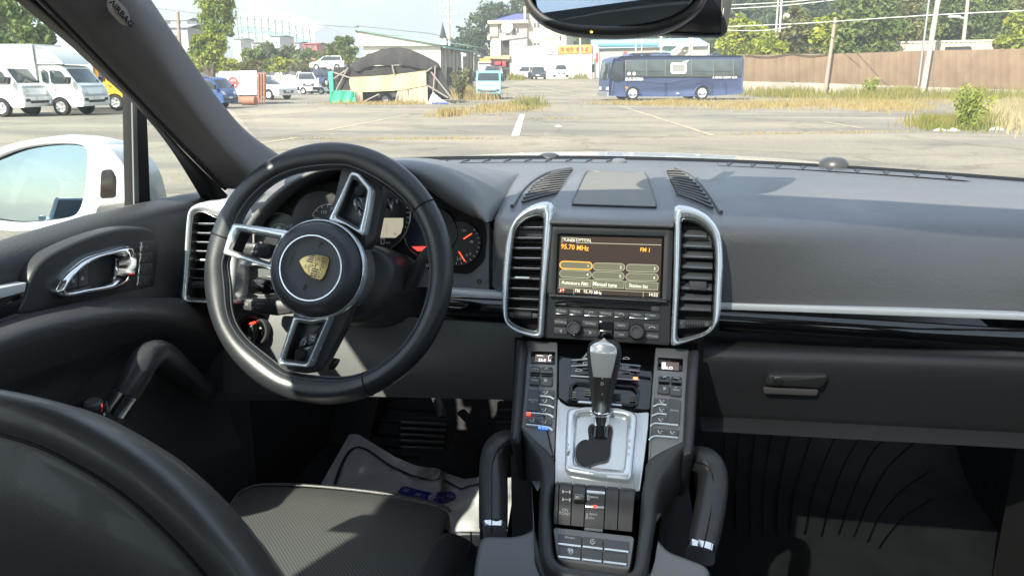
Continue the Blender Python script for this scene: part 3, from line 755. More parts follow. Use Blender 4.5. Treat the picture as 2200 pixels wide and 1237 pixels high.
cream = mat('screen_cream', (0.5, 0.5, 0.4), 0.5, emit=((1, 0.93, 0.72), 0.32))
olive = mat('screen_olive', (0.1, 0.1, 0.05), 0.5, emit=((0.7, 0.68, 0.45), 0.055))
oline = mat('screen_line', (0.3, 0.3, 0.2), 0.5, emit=((0.85, 0.8, 0.58), 0.16))
hs = 0.0026; sl = 1.3                                   # rows of the display fall a little to the right
ma, mc, mo, ml = MB(), MB(), MB(), MB()
ma.text(S, '95.70 MHz', *zH(492, 594), 11, rot=-2.2, h=hs, wide=0.9, bold=0.012); ma.text(S, 'FM 1', *zH(916, 609), 8.6, rot=-2, h=hs, wide=0.9, bold=0.01)
mc.text(S, 'TUNER', *zH(458, 551), 6.2, rot=-1, h=hs, wide=0.95, bold=0.01); mc.text(S, 'OPTION', *zH(544, 552), 6.2, rot=-1, h=hs, wide=0.92)
ml.stroke(S, [zH(414, 566), zH(416, 535), zH(500, 538), zH(502, 566), zH(1012, 580)], 1.2, hs); ml.stroke(S, [zH(502, 541), zH(585, 544), zH(590, 569)], 1.0, hs)
pos = [((402, 700), (596, 706)), ((602, 710), (793, 714)), ((802, 718), (998, 722)), ((400, 752), (592, 758)), ((598, 762), (790, 768)), ((800, 772), (996, 776))]
for i, ((x0, y0), (x1, y1)) in enumerate(pos):
    r = 22; p = []
    for k in range(9): a = math.pi / 2 + math.pi * k / 8; p.append(zH(x0 + r + r * math.cos(a), y0 + r * math.sin(a) * -1 * -1))
    for k in range(9): a = -math.pi / 2 + math.pi * k / 8; p.append(zH(x1 - r + r * math.cos(a), y1 + r * math.sin(a)))
    mo.flat([S.at(q[0], q[1], hs - 0.0003) for q in p][::-1])
    (ma if i == 0 else ml).stroke(S, p, 2.0 if i == 0 else 1.0, hs, closed=True)
    mc.text(S, str(i + 1), *zH(x1 - 24, y1 + 1), 5.8, h=hs + 0.0002, bold=0.01)
for (x0, y0, x1, y1, s) in ((398, 782, 588, 832, 'Autostore FM1'), (596, 790, 788, 840, 'Manual tune'), (797, 798, 992, 850, 'Station list')):
    mo.flat([S.at(*zH(*q), hs - 0.0003) for q in ((x0, y0 + 48), (x1, y1 + 2), (x1 + 3, y1 - 42), (x0 + 2, y0))])
    ml.stroke(S, [zH(x0, y0 + 48), zH(x1, y1 + 2), zH(x1 + 3, y1 - 42), zH(x0 + 2, y0)], 0.8, hs, closed=True)
    mc.text(S, s, *zH((x0 + x1) / 2 - (2 if s[0] == 'A' else 18), (y0 + y1) / 2 + 3), 8.6 if s[0] == 'M' else 7.8, rot=-2, h=hs + 0.0002, wide=0.86, bold=0.006)
ml.stroke(S, [zH(392, 838), zH(1002, 868)], 0.9, hs); ml.stroke(S, [zH(487, 843), zH(485, 876)], 0.9, hs); ml.stroke(S, [zH(906, 862), zH(904, 893)], 0.9, hs)
mc.text(S, 'FM   95.70 MHz', *zH(574, 862), 7.2, rot=-2.5, h=hs, wide=0.88, bold=0.008); mc.text(S, '14:53', *zH(967, 880), 7.4, rot=-2, h=hs, wide=0.88, bold=0.01)
mc.stroke(S, [zH(404, 862), zH(408, 852), zH(420, 848), zH(426, 852)], 2.2, hs)
obj('amber_lettering', ma, amber, hu, ang=None); obj('cream_lettering', mc, cream, hu, ang=None)
obj('soft_key_fields', mo, olive, hu, ang=None); obj('screen_lines', ml, oline, hu, ang=None)
obj('phone_icon', MB().stroke(S, [zH(404, 842), zH(424, 864)], 1.6, hs + 0.0004).stroke(S, [zH(424, 842), zH(404, 864)], 1.6, hs + 0.0004), mat('icon_red', (0.4, 0.03, 0.02), 0.5, emit=((1, 0.1, 0.06), 0.3)), hu, ang=None)
obj('ledge', MB().prism(rounded(SP(zH, ((334, 879), (1050, 914), (1048, 930), (336, 892)), 0.012), 0.002, 3), S.n, 0.012, 0.0012), M['smoke'], hu)
obj('disc_slot', MB().prism(rounded(SP(zH, ((372, 912), (1008, 942), (1004, 982), (368, 950)), 0.0012), 0.001, 2), S.n, 0.002, 0.0005), M['gloss'], hu)
obj('slot_opening', MB().prism(SP(zH, ((436, 928), (948, 952), (947, 968), (436, 944)), 0.0016), S.n, 0.001), M['black'], hu)
ink = MB()
kb = [372, 456, 546, 637, 728, 819, 912, 1010]
def qk(x0, x1, t0, t1, h, z=zH, f=None):
    return [z(x0, t0), z(x1, t1)]
for k in range(7):
    x0, x1 = kb[k] + 2, kb[k + 1] - 2
    yt = lambda x: 962 + (x - 372) * 0.056
    p = SP(zH, ((x0, yt(x0)), (x1, yt(x1)), (x1, yt(x1) + 30), (x0, yt(x0) + 30)), 0.003)
    bt = obj('button', MB().prism(p, S.n, 0.004, 0.0007), M['key'], hu)
    p = SP(zH, ((x0, yt(x0) + 30), (x1, yt(x1) + 30), (x1, yt(x1) + 35), (x0, yt(x0) + 35)), 0.0036)
    obj('button_edge', MB().prism(p, S.n, 0.003, 0.0004), M['smoke'] if k not in (2, 5) else M['chrome'], bt)
for s, x, y in (('TUNER', 410, 979), ('MEDIA', 499, 983), ('PHONE', 682, 994), ('NAVI', 867, 1001), ('MAP', 961, 1006)): ink.text(S, s, *zH(x, y), 3.9, rot=-2, h=0.0036, wide=1.15)
ink.stroke(S, [zH(574, 994), zH(580, 985), zH(596, 984), zH(602, 988)], 1.2, 0.0036); ink.stroke(S, [zH(760, 1000), zH(768, 992), zH(782, 994), zH(788, 1003)], 1.2, 0.0036)
bl = [((366, 1025), (446, 1028), (446, 1066), (366, 1062)), ((538, 1034), (636, 1040), (634, 1078), (534, 1072)), ((366, 1076), (446, 1080), (446, 1122), (366, 1116)), ((534, 1088), (632, 1092), (630, 1135), (534, 1130)),
      ((730, 1045), (820, 1050), (818, 1092), (728, 1088)), ((728, 1100), (818, 1104), (818, 1144), (726, 1140)), ((908, 1054), (1006, 1060), (1004, 1100), (910, 1096)), ((906, 1108), (1002, 1112), (1000, 1152), (902, 1148))]
for p in bl: obj('button', MB().prism(rounded(SP(zH, p, 0.003), 0.0015, 2), S.n, 0.004, 0.0009), M['key'], hu)
for s, x, y in (('SOURCE', 407, 1045), ('SOUND', 586, 1054), ('INFO', 773, 1066), ('CAR', 772, 1121), ('OPTION', 957, 1130)): ink.text(S, s, *zH(x, y), 4.2, rot=-2, h=0.0036, wide=1.1)
ink.stroke(S, [zH(412, 1090), zH(400, 1097), zH(411, 1106)], 1.1, 0.0036, closed=True); ink.stroke(S, [zH(580, 1100), zH(592, 1109), zH(580, 1118)], 1.1, 0.0036, closed=True)
ink.stroke(S, [zH(938, 1080), zH(952, 1072), zH(972, 1074), zH(976, 1082)], 1.4, 0.0036)
obj('button_lettering', ink, M['white_ink'], hu, ang=None)
obj('centre_column', MB().prism(SP(zH, ((637, 1040), (728, 1046), (724, 1150), (632, 1144)), 0.0014), S.n, 0.003, 0.0005), M['gloss'], hu)
obj('card_slot', MB().prism(SP(zH, ((642, 1094), (716, 1098), (715, 1110), (642, 1106)), 0.003), S.n, 0.003, 0.0008), M['smoke'], hu)
for (x, y, r) in ((490, 1081, 47), (867, 1105, 49)):
    o = S.at(*zH(x, y), 0.0); k = S.scale(*zH(x, y)) * r / 2.8115
    kn = obj('knob', MB().lathe([(k * 0.86, 0), (k * 0.86, 0.016), (k * 0.78, 0.0185), (k * 0.62, 0.0185), (k * 0.56, 0.0165), (0, 0.0165)], o, S.n, 28), M['key'], hu)
    obj('knob_ring', MB().lathe([(k * 0.88, 0), (k, 0.002), (k, 0.005), (k * 0.88, 0.007)], o, S.n, 28), M['smoke'], kn)
    obj('knob_mark', MB().lathe([(k * 0.70, 0.0186), (k * 0.70, 0.0192), (k * 0.63, 0.0192), (k * 0.63, 0.0186)], o, S.n, 28), M['smoke'], kn)
rg = SP(zH, ((955, 948), (1006, 951), (1004, 982), (954, 978)), 0.003)
obj('eject_button', MB().prism(rounded(rg, 0.001, 2), S.n, 0.003, 0.0007), M['key'], hu)

# ------------------------------------------------------------------ steering wheel
HUB = V((-0.4034, 1.02, 1.1467)); WR = 0.19
Wf = tilt_frame(HUB, 18)
sw = thing('steering_wheel', 'black leather steering wheel turned on its side with gold crest', 'steering wheel', HUB)
def wat(x, y, h=0): return Wf.at(*zW(x, y), h)
n = 120; rows = []; rr = 0.0168
def grip(a):                                        # thumb pads beside the spokes
    g = 0
    for c, wdt in ((62, 24), (96, 20), (-92, 20), (-122, 16), (165, 12), (190, 12)):
        d = (math.degrees(a) - c + 180) % 360 - 180
        g = max(g, math.exp(-(d / wdt) ** 2))
    return g
for k in range(n):
    a = 2 * math.pi * k / n; g = grip(a)
    ra = WR - rr; rad = Wf.u * math.cos(a) + Wf.v * math.sin(a); row = []
    for j in range(18):
        b = 2 * math.pi * j / 18; cb, sb = math.cos(b), math.sin(b)
        rx = rr * (1 + (0.42 * g if cb < 0 else 0)); rz = rr * (1.0 - 0.05 * g)
        row.append(HUB + rad * (ra + rx * cb) + Wf.n * (rz * sb))
    rows.append(row)
rim = obj('rim', MB().loft(rows, cu=True, cv=True), M['rim_leather'], sw, ang=80)
def rim_loop(adeg, r, th, name, m):
    a = math.radians(adeg); rad = Wf.u * math.cos(a) + Wf.v * math.sin(a); g = grip(a)
    p = [HUB + rad * (WR - rr + r * (1 + (0.42 * g if math.cos(b) < 0 else 0)) * math.cos(b)) + Wf.n * (r * math.sin(b)) for b in [2 * math.pi * j / 24 for j in range(24)]]
    return obj(name, MB().tube(p, th, 6, closed=True), m, rim)
def ang_of(x, y):
    d = wat(x, y) - HUB; return math.degrees(math.atan2(d.dot(Wf.v), d.dot(Wf.u)))
for q in ((1105, 300), (835, 1165), (120, 440)): rim_loop(ang_of(*q), rr + 0.0002, 0.0011, 'seam', M['black'])
thread = mat('thread_black', (0.02, 0.02, 0.022), 0.6)
thread2 = mat('thread_grey', (0.2, 0.2, 0.21), 0.6)
mb = MB()
for k in range(420):
    a = 2 * math.pi * k / 420; g = grip(a)
    rad = Wf.u * math.cos(a) + Wf.v * math.sin(a); tg = Wf.v * math.cos(a) - Wf.u * math.sin(a)
    for sg in (-1, 1):
        b = math.radians(180 - sg * 16 - 24); rx = rr * (1 + 0.42 * g)
        c = HUB + rad * (WR - rr + (rx + 0.0002) * math.cos(b)) + Wf.n * ((rr + 0.0002) * math.sin(b))
        e = (tg * 0.0010 + (rad * 0.0 + Wf.n * 0.0012) * sg)
        mb.tube([c - e, c + e], 0.0008, 4, mi=0)
tag(obj('stitching', mb, thread2, rim, ang=None), kind='stuff')
# hub shell, airbag pad, rings
prof = [(0.050, -0.075), (0.064, -0.07), (0.069, -0.045), (0.070, -0.01), (0.069, 0.004), (0.066, 0.010)]
Hc = wat(597, 606, 0.004)
obj('hub_shell', MB().lathe(prof, Hc, Wf.n, 64), mat('hub_gloss', (0.22, 0.22, 0.225), 0.2, coat=0.5, rvar=(40, 0.1, 0.3)), sw, ang=50)
def wr(x, y, h): return (wat(x, y, h) - Hc)
R_out = (wat(806, 600, 0.016) - wat(592, 600, 0.016)).length
Pc = wat(591, 604, 0.016)
ax = Wf.n
obj('hub_ring', MB().lathe([(R_out * 0.955, -0.006), (R_out * 0.955, 0.002), (R_out * 0.975, 0.0035), (R_out, 0.002), (R_out * 1.005, -0.01)], Pc, ax, 80), M['chrome'], sw, ang=50)
pad_m = mat('airbag_pad', (0.05, 0.053, 0.06), 0.42, bump=('grain', 500, 0.15, 0.0006), spec=0.45)
pr = [(R_out * 0.945, -0.008), (R_out * 0.945, 0.002), (R_out * 0.93, 0.008), (R_out * 0.88, 0.015), (R_out * 0.80, 0.0205), (R_out * 0.70, 0.0235), (R_out * 0.665, 0.0228), (R_out * 0.655, 0.0222), (R_out * 0.4, 0.0225), (0, 0.0228)]
pad = obj('airbag_pad', MB().lathe(pr, Pc, ax, 80), pad_m, sw, ang=60)
obj('pad_ring', MB().lathe([(R_out * 0.655, 0.0215), (R_out * 0.655, 0.0240), (R_out * 0.628, 0.0240), (R_out * 0.628, 0.0215)], Pc, ax, 80), M['chrome'], pad, ang=50)
Pf = Fr(Pc + ax * 0.0232, Wf.u, Wf.v)
mb = MB()
for k in range(6):                                   # AIRBAG runs down the left of the pad
    q = [(300, 672), (291, 695), (282, 718), (273, 742), (264, 766), (256, 790)][k]
    mb.text(Pf, 'AIRBAG'[k], *zQ(*q), 4.6, rot=-70, wide=0.9, bold=0.01)
for (cx, cy) in ((530, 600), (392, 975)):             # horn signs
    mb.stroke(Pf, [zQ(cx - 14, cy + 18), zQ(cx - 2, cy - 12), zQ(cx + 8, cy - 4), zQ(cx - 2, cy + 22)], 1.0, closed=True)
    mb.stroke(Pf, [zQ(cx - 4, cy - 22), zQ(cx + 22, cy - 14)], 1.1)
obj('pad_lettering', mb, M['dark_ink'], pad, ang=None)
# crest
gold = mat('crest_gold', (0.62, 0.47, 0.20), 0.26, 0.85, bump=('noise', 900, 0.25, 0.0006))
cred = mat('crest_red', (0.22, 0.018, 0.016), 0.25, coat=0.6)
cblk = mat('crest_black', (0.01, 0.01, 0.01), 0.25, coat=0.6)
CU0 = [(342, 750), (352, 730), (400, 700), (480, 688), (540, 696), (600, 716), (598, 770), (588, 810), (568, 862), (534, 914), (480, 902), (440, 884), (395, 850), (362, 800)]
def cat_px(pp, n=4): return [(q.x, q.y) for q in catmull([V((a, b, 0)) for a, b in pp], n, True)]
cp = cat_px(CU0)
crest = obj('crest', MB().prism([Pf.at(*zQ(*q), 0.0026) for q in cp], ax, 0.0045, 0.0012), gold, sw)
# crest frame: axis from the tip to the middle of the top edge
tip = V((345, 755, 0)); top = V((572, 812, 0)); ya = (top - tip).normalized(); xa = V((-ya.y, ya.x, 0)); LEN = (top - tip).length
def cx(u, v): q = tip + ya * (v * LEN) + xa * (u * LEN); return zQ(q.x, q.y)
mr_, mk_, mg_ = MB(), MB(), MB()
hc = 0.0031
def cpoly(mb, pts, h=hc): mb.flat([Pf.at(*cx(*q), h) for q in pts][::-1])
for i in range(4):                                   # barred quarters: lower left and upper right of the shield
    a = 0.06 + i * 0.085
    cpoly(mr_ if i % 2 == 0 else mk_, [(a + 0.03, 0.50), (a + 0.085, 0.50), (a + 0.085, 0.76), (a + 0.03, 0.76)])
    cpoly(mr_ if i % 2 == 0 else mk_, [(-a - 0.085, 0.22 + 0.5 * (a), ), (-a - 0.03, 0.22 + 0.35 * a), (-a - 0.03, 0.47), (-a - 0.085, 0.47)])
for (ox, oy) in ((-0.19, 0.60), (-0.10, 0.68), (-0.30, 0.68), (0.11, 0.38), (0.22, 0.42), (0.10, 0.27)):   # antlers
    for k in range(3):
        mk_.stroke(Pf, [cx(ox - 0.05 + 0.04 * k, oy - 0.03), cx(ox - 0.03 + 0.04 * k, oy + 0.03)], 0.55, hc)
    mk_.stroke(Pf, [cx(ox - 0.07, oy - 0.035), cx(ox + 0.07, oy - 0.035)], 0.6, hc)
sh = [(-0.10, 0.60), (0.10, 0.60), (0.10, 0.47), (0.0, 0.36), (-0.10, 0.47)]
mg_.flat([Pf.at(*cx(*q), hc + 0.0004) for q in sh][::-1]); mk_.stroke(Pf, [cx(*q) for q in sh], 0.6, hc + 0.0006, closed=True)
mk_.stroke(Pf, [cx(-0.03, 0.46), cx(0.0, 0.55), cx(0.03, 0.50), cx(0.02, 0.43)], 1.2, hc + 0.0007)
for k, c in enumerate('PORSCHE'): mk_.text(Pf, c, *cx(-0.36 + 0.12 * k, 0.90 - 0.02 * abs(k - 3)), 3.8, rot=-75, h=hc, wide=0.95, bold=0.02)
mk_.stroke(Pf, [cx(-0.42, 0.80), cx(0.0, 0.825), cx(0.42, 0.80)], 0.6, hc)
obj('crest_red_bars', mr_, cred, crest, ang=None); obj('crest_black_marks', mk_, cblk, crest, ang=None); obj('crest_shield', mg_, gold, crest, ang=None)
# spokes: chromed open frames
def spoke(outer, inner, h=0.012, floor=None, deep=0.03, r=0.004, lab=None):
    o = rounded([wat(*q, h) for q in outer], r, 5); i = rounded([wat(*q, h) for q in inner], r * 0.9, 5)
    t = obj('spoke_frame', MB().ring(o, i, ax, 0.0025, 0.022, 110, k=5, deep_in=0.003), M['chrome'], sw, ang=50, label=lab)
    i2 = [q.lerp(cent(i), 0.10) for q in i]
    mb = MB().ring([q - ax * 0.0 for q in i], i2, ax, 0.0, 0.002, 110, k=2, deep_in=deep)
    obj('spoke_liner', mb, M['plastic'], t, ang=50)
    if floor: obj('spoke_floor', MB().prism([q - ax * 0.018 for q in i], ax, 0.004), M['black'], t)
    return t
spA = spoke([(210, 397), (330, 412), (470, 434), (432, 520), (405, 605), (285, 572), (165, 535), (185, 465)], [(236, 424), (428, 462), (408, 520), (378, 585), (290, 556), (194, 519)], 0.012)
spB = spoke([(742, 166), (775, 172), (838, 246), (822, 350), (800, 455), (720, 405), (640, 384), (690, 280)], [(748, 186), (772, 192), (818, 250), (800, 350), (780, 430), (720, 395), (672, 372), (712, 280)], 0.014, floor=True)
spC = spoke([(482, 818), (560, 832), (652, 812), (604, 925), (556, 1040), (545, 1046), (418, 1036), (414, 1020), (450, 915)], [(502, 832), (565, 842), (634, 830), (592, 925), (548, 1022), (538, 1030), (436, 1018), (468, 925)], 0.014, floor=True)
# key pods in the upper and lower spokes
inkw = MB()
def pod(keys, knob, sp):
    for p in keys: obj('spoke_button', MB().prism(rounded([wat(*q, 0.010) for q in p], 0.0015, 3), ax, 0.02, 0.001), mat('spoke_key', (0.10, 0.11, 0.13), 0.35) if not M.get('sk') else M['sk'], sp)
    o = wat(*knob, 0.010); obj('spoke_roller', MB().lathe([(0.0088, -0.01), (0.0088, 0.005), (0.006, 0.0085), (0, 0.0095)], o, ax, 22), M['rubber'], sp)
M['sk'] = mat('spoke_key', (0.09, 0.10, 0.115), 0.35)
pod([((768, 238), (782, 218), (806, 246), (806, 262), (802, 330), (768, 270)), ((752, 292), (766, 282), (776, 320), (770, 345), (754, 318)), ((768, 282), (800, 322), (798, 345), (774, 318)), ((776, 330), (797, 352), (788, 385), (770, 352))], (789, 257), spB)
pod([((510, 935), (522, 916), (548, 902), (540, 945), (508, 958)), ((553, 900), (592, 893), (580, 938), (545, 946)), ((505, 966), (578, 944), (552, 1006), (545, 1014), (482, 1018))], (519, 987), spC)
inkw.stroke(Wf, [zW(534, 922), zW(540, 930), zW(530, 944)], 1.4, 0.0108); inkw.stroke(Wf, [zW(566, 908), zW(580, 910), zW(572, 926), zW(562, 922)], 1.4, 0.0108)
inkw.stroke(Wf, [zW(780, 345), zW(786, 362)], 1.6, 0.0108); inkw.stroke(Wf, [zW(760, 306), zW(764, 312), zW(760, 318), zW(757, 312)], 1.0, 0.0108, closed=True)
inkw.stroke(Wf, [zW(548, 958), zW(552, 960)], 1.6, 0.0108); inkw.stroke(Wf, [zW(558, 958), zW(562, 960)], 1.6, 0.0108)
obj('spoke_lettering', inkw, M['white_ink'], sw, ang=None)
# dark backs of the spokes running out to the rim
def back(p, h, d, m=None): obj('spoke_back', MB().prism(rounded([wat(*q, h) for q in p], 0.006, 4), ax, d, 0.004), m or M['plastic'], sw, ang=50)
back([(700, 130), (760, 120), (880, 210), (885, 290), (850, 470), (800, 520), (640, 400)], -0.002, 0.02)
back([(480, 800), (640, 800), (760, 720), (720, 850), (610, 1060), (540, 1075), (430, 1060), (405, 1040)], -0.002, 0.02)
# shift paddles behind the wheel
sw2 = [((875, 262), (892, 268), (930, 285), (938, 296), (930, 335), (922, 340), (870, 312)), ((590, 1022), (640, 1000), (690, 1010), (668, 1050), (655, 1058), (600, 1048))]
for p, rot_, q in ((sw2[0], -70, (912, 300)), (sw2[1], 20, (640, 1025))):
    pd = obj('shift_paddle', MB().prism(rounded([wat(*q_, -0.036) for q_ in p], 0.003, 3), ax, 0.006, 0.0016), M['smoke'], sw)
    f2 = Fr(HUB - ax * 0.036, Wf.u, Wf.v); obj('paddle_mark', MB().text(f2, '-' if rot_ < 0 else '+', *zW(*q), 5, rot=rot_), M['grey_ink'], pd, ang=None)
# ------------------------------------------------------------------ steering column and its switches
sc_ = thing('steering_column', 'dark steering column cowl with stalks behind the wheel', 'steering column', HUB + V((0, 0.12, 0)))
colx = (0, math.cos(math.radians(18)), -math.sin(math.radians(18)))
path = [HUB + V(colx) * t for t in (0.045, 0.055, 0.11, 0.17, 0.19)]
rows = []
for t, k in ((0.045, 0.86), (0.052, 0.95), (0.07, 1.0), (0.17, 1.08), (0.21, 1.08)):
    o = HUB + V(colx) * t; row = []
    for j in range(40):
        a = 2 * math.pi * j / 40; c, s_ = math.cos(a), math.sin(a)
        c = math.copysign(abs(c) ** 0.8, c); s_ = math.copysign(abs(s_) ** 0.8, s_)
        row.append(o + V((0.088 * k * c, 0, 0)) + Wf.v * (k * (0.048 if s_ > 0 else 0.078) * s_ + 0.004))
    rows.append(row)
obj('cowl', MB().loft(rows, cu=True, capu=True), M['plastic'], sc_, ang=50)
def stalk(pp, Y, r, name, m=M['plastic'], sh=None):
    path = catmull([OY(*zW(*q), Y) for q in pp], 4)
    return obj(name, MB().tube(path, [r[0] + (r[1] - r[0]) * i / (len(path) - 1) for i in range(len(path))], 14, ry=[(r[0] + (r[1] - r[0]) * i / (len(path) - 1)) * 0.62 for i in range(len(path))], sh=sh), m, sc_, ang=50)
ws = stalk([(960, 720), (1010, 680), (1040, 620), (1062, 575), (1085, 545), (1100, 532)], 1.115, (0.014, 0.019), 'wiper_stalk')
F3 = tilt_frame(OY(*zW(1080, 560), 1.098), 18)
mb = MB()
mb.text(F3, 'REAR', *zW(1074, 549), 3.6, rot=-4, wide=1.1); mb.text(F3, 'OFF', *zW(1094, 556), 3.0); mb.text(F3, 'N', *zW(1096, 536), 3.4); mb.stroke(F3, [zW(1082, 582), zW(1082, 592), zW(1090, 592), zW(1092, 582)], 1)
obj('stalk_lettering', mb, M['white_ink'], ws, ang=None)
F4 = tilt_frame(OY(550, 530, 1.10), 18)
ts = obj('turn_stalk', MB().prism(rounded([F4.at(*z2(*q)) for q in ((228, 216), (470, 226), (470, 330), (400, 366), (300, 340), (196, 290))], 0.004, 3), F4.n, 0.02, 0.004), M['plastic'], sc_)
mb = MB().text(F4, 'P', *z2(322, 248), 5.6, bold=0.02).stroke(F4, [z2(338, 240), z2(352, 234)], 1).stroke(F4, [z2(340, 248), z2(354, 248)], 1).stroke(F4, [z2(338, 256), z2(352, 262)], 1)
mb.stroke(F4, [z2(302, 300), z2(314, 290), z2(314, 296), z2(322, 296), z2(322, 304), z2(314, 304), z2(314, 312)], 1.0, closed=True).stroke(F4, [z2(350, 300), z2(338, 290), z2(338, 296), z2(329, 296), z2(329, 304), z2(338, 304), z2(338, 312)], 1.0, closed=True)
obj('stalk_lettering', mb, M['white_ink'], ts, ang=None)
F5 = tilt_frame(OY(555, 658, 1.085), 14)
cs = obj('cruise_stalk', MB().prism(rounded([F5.at(*z2(*q)) for q in ((228, 728), (480, 740), (660, 745), (680, 858), (520, 890), (210, 838))], 0.006, 4), F5.n, 0.022, 0.005), M['plastic'], sc_)
obj('stalk_face', MB().prism(rounded([F5.at(*z2(*q), 0.002) for q in ((236, 752), (470, 758), (505, 790), (500, 850), (470, 862), (228, 832))], 0.004, 4), F5.n, 0.004, 0.001), M['trim'], cs)
mb = MB().text(F5, 'RESUME', *z2(384, 777), 3.6, h=0.0026, wide=1.1).text(F5, 'OFF', *z2(357, 817), 3.6, h=0.0026, wide=1.1)
for y, d in ((770, -1), (814, 1)): mb.stroke(F5, [z2(302, y - d * 4), z2(326, y - d * 4), z2(314, y + d * 8)], 0.9, 0.0026, closed=True)
mb.stroke(F5, [z2(240 + 0, 768), z2(256, 782), z2(272, 768)], 1.0, 0.0026).stroke(F5, [z2(243, 792), z2(256, 782), z2(264, 796)], 1.0, 0.0026)
obj('stalk_lettering', mb, M['grey_ink'], cs, ang=None)
# ignition barrel in its silver ring and the light switch below it
F6 = tilt_frame(OY(550, 610, 1.150), 10)
ig = thing('ignition_switch', 'black key fob block in a silver ring left of the column', 'ignition', F6.o)
F6b = zoom(470, 470, 4.265)
def ell(z, cx, cy, rx, ry, fr, h, n=48): return [fr.at(*z(cx + rx * math.cos(2 * math.pi * k / n), cy + ry * math.sin(2 * math.pi * k / n)), h) for k in range(n)]
obj('ring', MB().ring(ell(z2, 345, 590, 232, 190, F6, 0.010), ell(z2, 345, 590, 200, 160, F6, 0.010), F6.n, 0.004, 0.02, 64, k=4, deep_in=0.016), M['alu'], ig, ang=50)
obj('ring_floor', MB().prism(ell(z2, 345, 590, 205, 165, F6, 0.002), F6.n, 0.006), mat('ring_floor_grey', (0.16, 0.165, 0.17), 0.35, 0.3), ig)
obj('key_fob', MB().prism(rounded([F6.at(*z2(*q), 0.045) for q in ((250, 600), (290, 550), (360, 536), (470, 560), (520, 600), (520, 690), (440, 705), (300, 702), (252, 670))], 0.006, 4), F6.n, 0.05, 0.008), M['gloss'], ig)
F7 = tilt_frame(OY(540, 715, 1.155), 6)
ls = thing('light_switch', 'round black headlamp switch with a red light below the stalks', 'light switch', F7.o)
obj('switch_ring', MB().ring(ell(z2, 305, 1030, 150, 150, F7, 0.006), ell(z2, 300, 1030, 122, 125, F7, 0.006), F7.n, 0.003, 0.012, 64, k=4, deep_in=0.008), M['plastic'], ls, ang=50)
obj('switch_face', MB().prism(ell(z2, 300, 1030, 126, 128, F7, 0.0), F7.n, 0.004), M['gloss'], ls)
obj('switch_grip', MB().prism(rounded([F7.at(*z2(*q), 0.016) for q in ((262, 975), (312, 970), (322, 1060), (322, 1160), (300, 1165), (256, 1140), (252, 1060))], 0.003, 3), F7.n, 0.018, 0.004), M['plastic'], ls)
obj('switch_lamp', MB().prism(rounded([F7.at(*z2(*q), 0.012) for q in ((278, 952), (308, 952), (309, 966), (277, 967))], 0.001, 2), F7.n, 0.012), M['red_led'], ls)
mb = MB().lathe([(0.0025, 0), (0.0025, 0.001), (0, 0.0012)], F7.at(*z2(283, 1092), 0.016), F7.n, 12)
mb.stroke(F7, [z2(366, 1000), z2(390, 1002)], 1.6, 0.0012).stroke(F7, [z2(380, 990), z2(374, 1012)], 1.2, 0.0012)
obj('switch_marks', mb, M['white_ink'], ls, ang=None)
# ------------------------------------------------------------------ centre console
_a, _b = OY(1290, 750, 1.075), OY(1283, 1050, 0.88)
sl_ = math.atan2(_a.z - _b.z, _a.y - _b.y)
P = Fr(_a, (1, 0, 0), (0, math.cos(sl_), math.sin(sl_)))
_c = OY(1275, 1215, 0.775)
sq_ = math.atan2(_b.z - _c.z, _b.y - _c.y)
Q = Fr(_b, (1, 0, 0), (0, math.cos(sq_), math.sin(sq_)))
cc_ = thing('centre_console', 'sloping centre console with rows of silver-edged buttons and two grab handles', 'centre console', P.at(1290, 900))
def PK(pts, h=0.0): return [P.at(*zK(*q), h) for q in pts]
def QK(pts, h=0.0): return [Q.at(*zK(*q), h) for q in pts]
# hidden core so nothing shows through
obj('core', MB().prism(PK(((110, 10), (1050, 40), (1010, 620), (800, 690), (760, 830), (300, 790), (250, 640), (90, 540)), -0.03), P.n, 0.16), M['black'], cc_)
# leather side pads
for lab, pts, h in (('l', ((118, 10), (168, 16), (176, 60), (158, 300), (142, 480), (132, 548), (104, 545), (82, 515), (92, 380), (108, 160)), 0.012), ('r', ((1002, 66), (1062, 60), (1052, 200), (1042, 420), (1030, 590), (1004, 615), (976, 622), (974, 560), (986, 300)), 0.012)):
    obj('side_pad', MB().prism(rounded(PK(pts, h), 0.006, 3), P.n, 0.10, 0.009, 4), M['leather'], cc_, ang=60)
# button panels
pl = PK(((170, 24), (330, 34), (326, 300), (318, 470), (310, 636), (300, 628), (136, 470), (150, 300)), 0.004)
obj('button_panel', MB().prism(rounded(pl, 0.003, 3), P.n, 0.05, 0.0025), M['lightened_grey_plastic'], cc_)
pr_ = PK(((834, 60), (1006, 70), (990, 300), (978, 548), (800, 642), (796, 620), (812, 330)), 0.004)
obj('button_panel', MB().prism(rounded(pr_, 0.003, 3), P.n, 0.05, 0.0025), M['lightened_grey_plastic'], cc_)
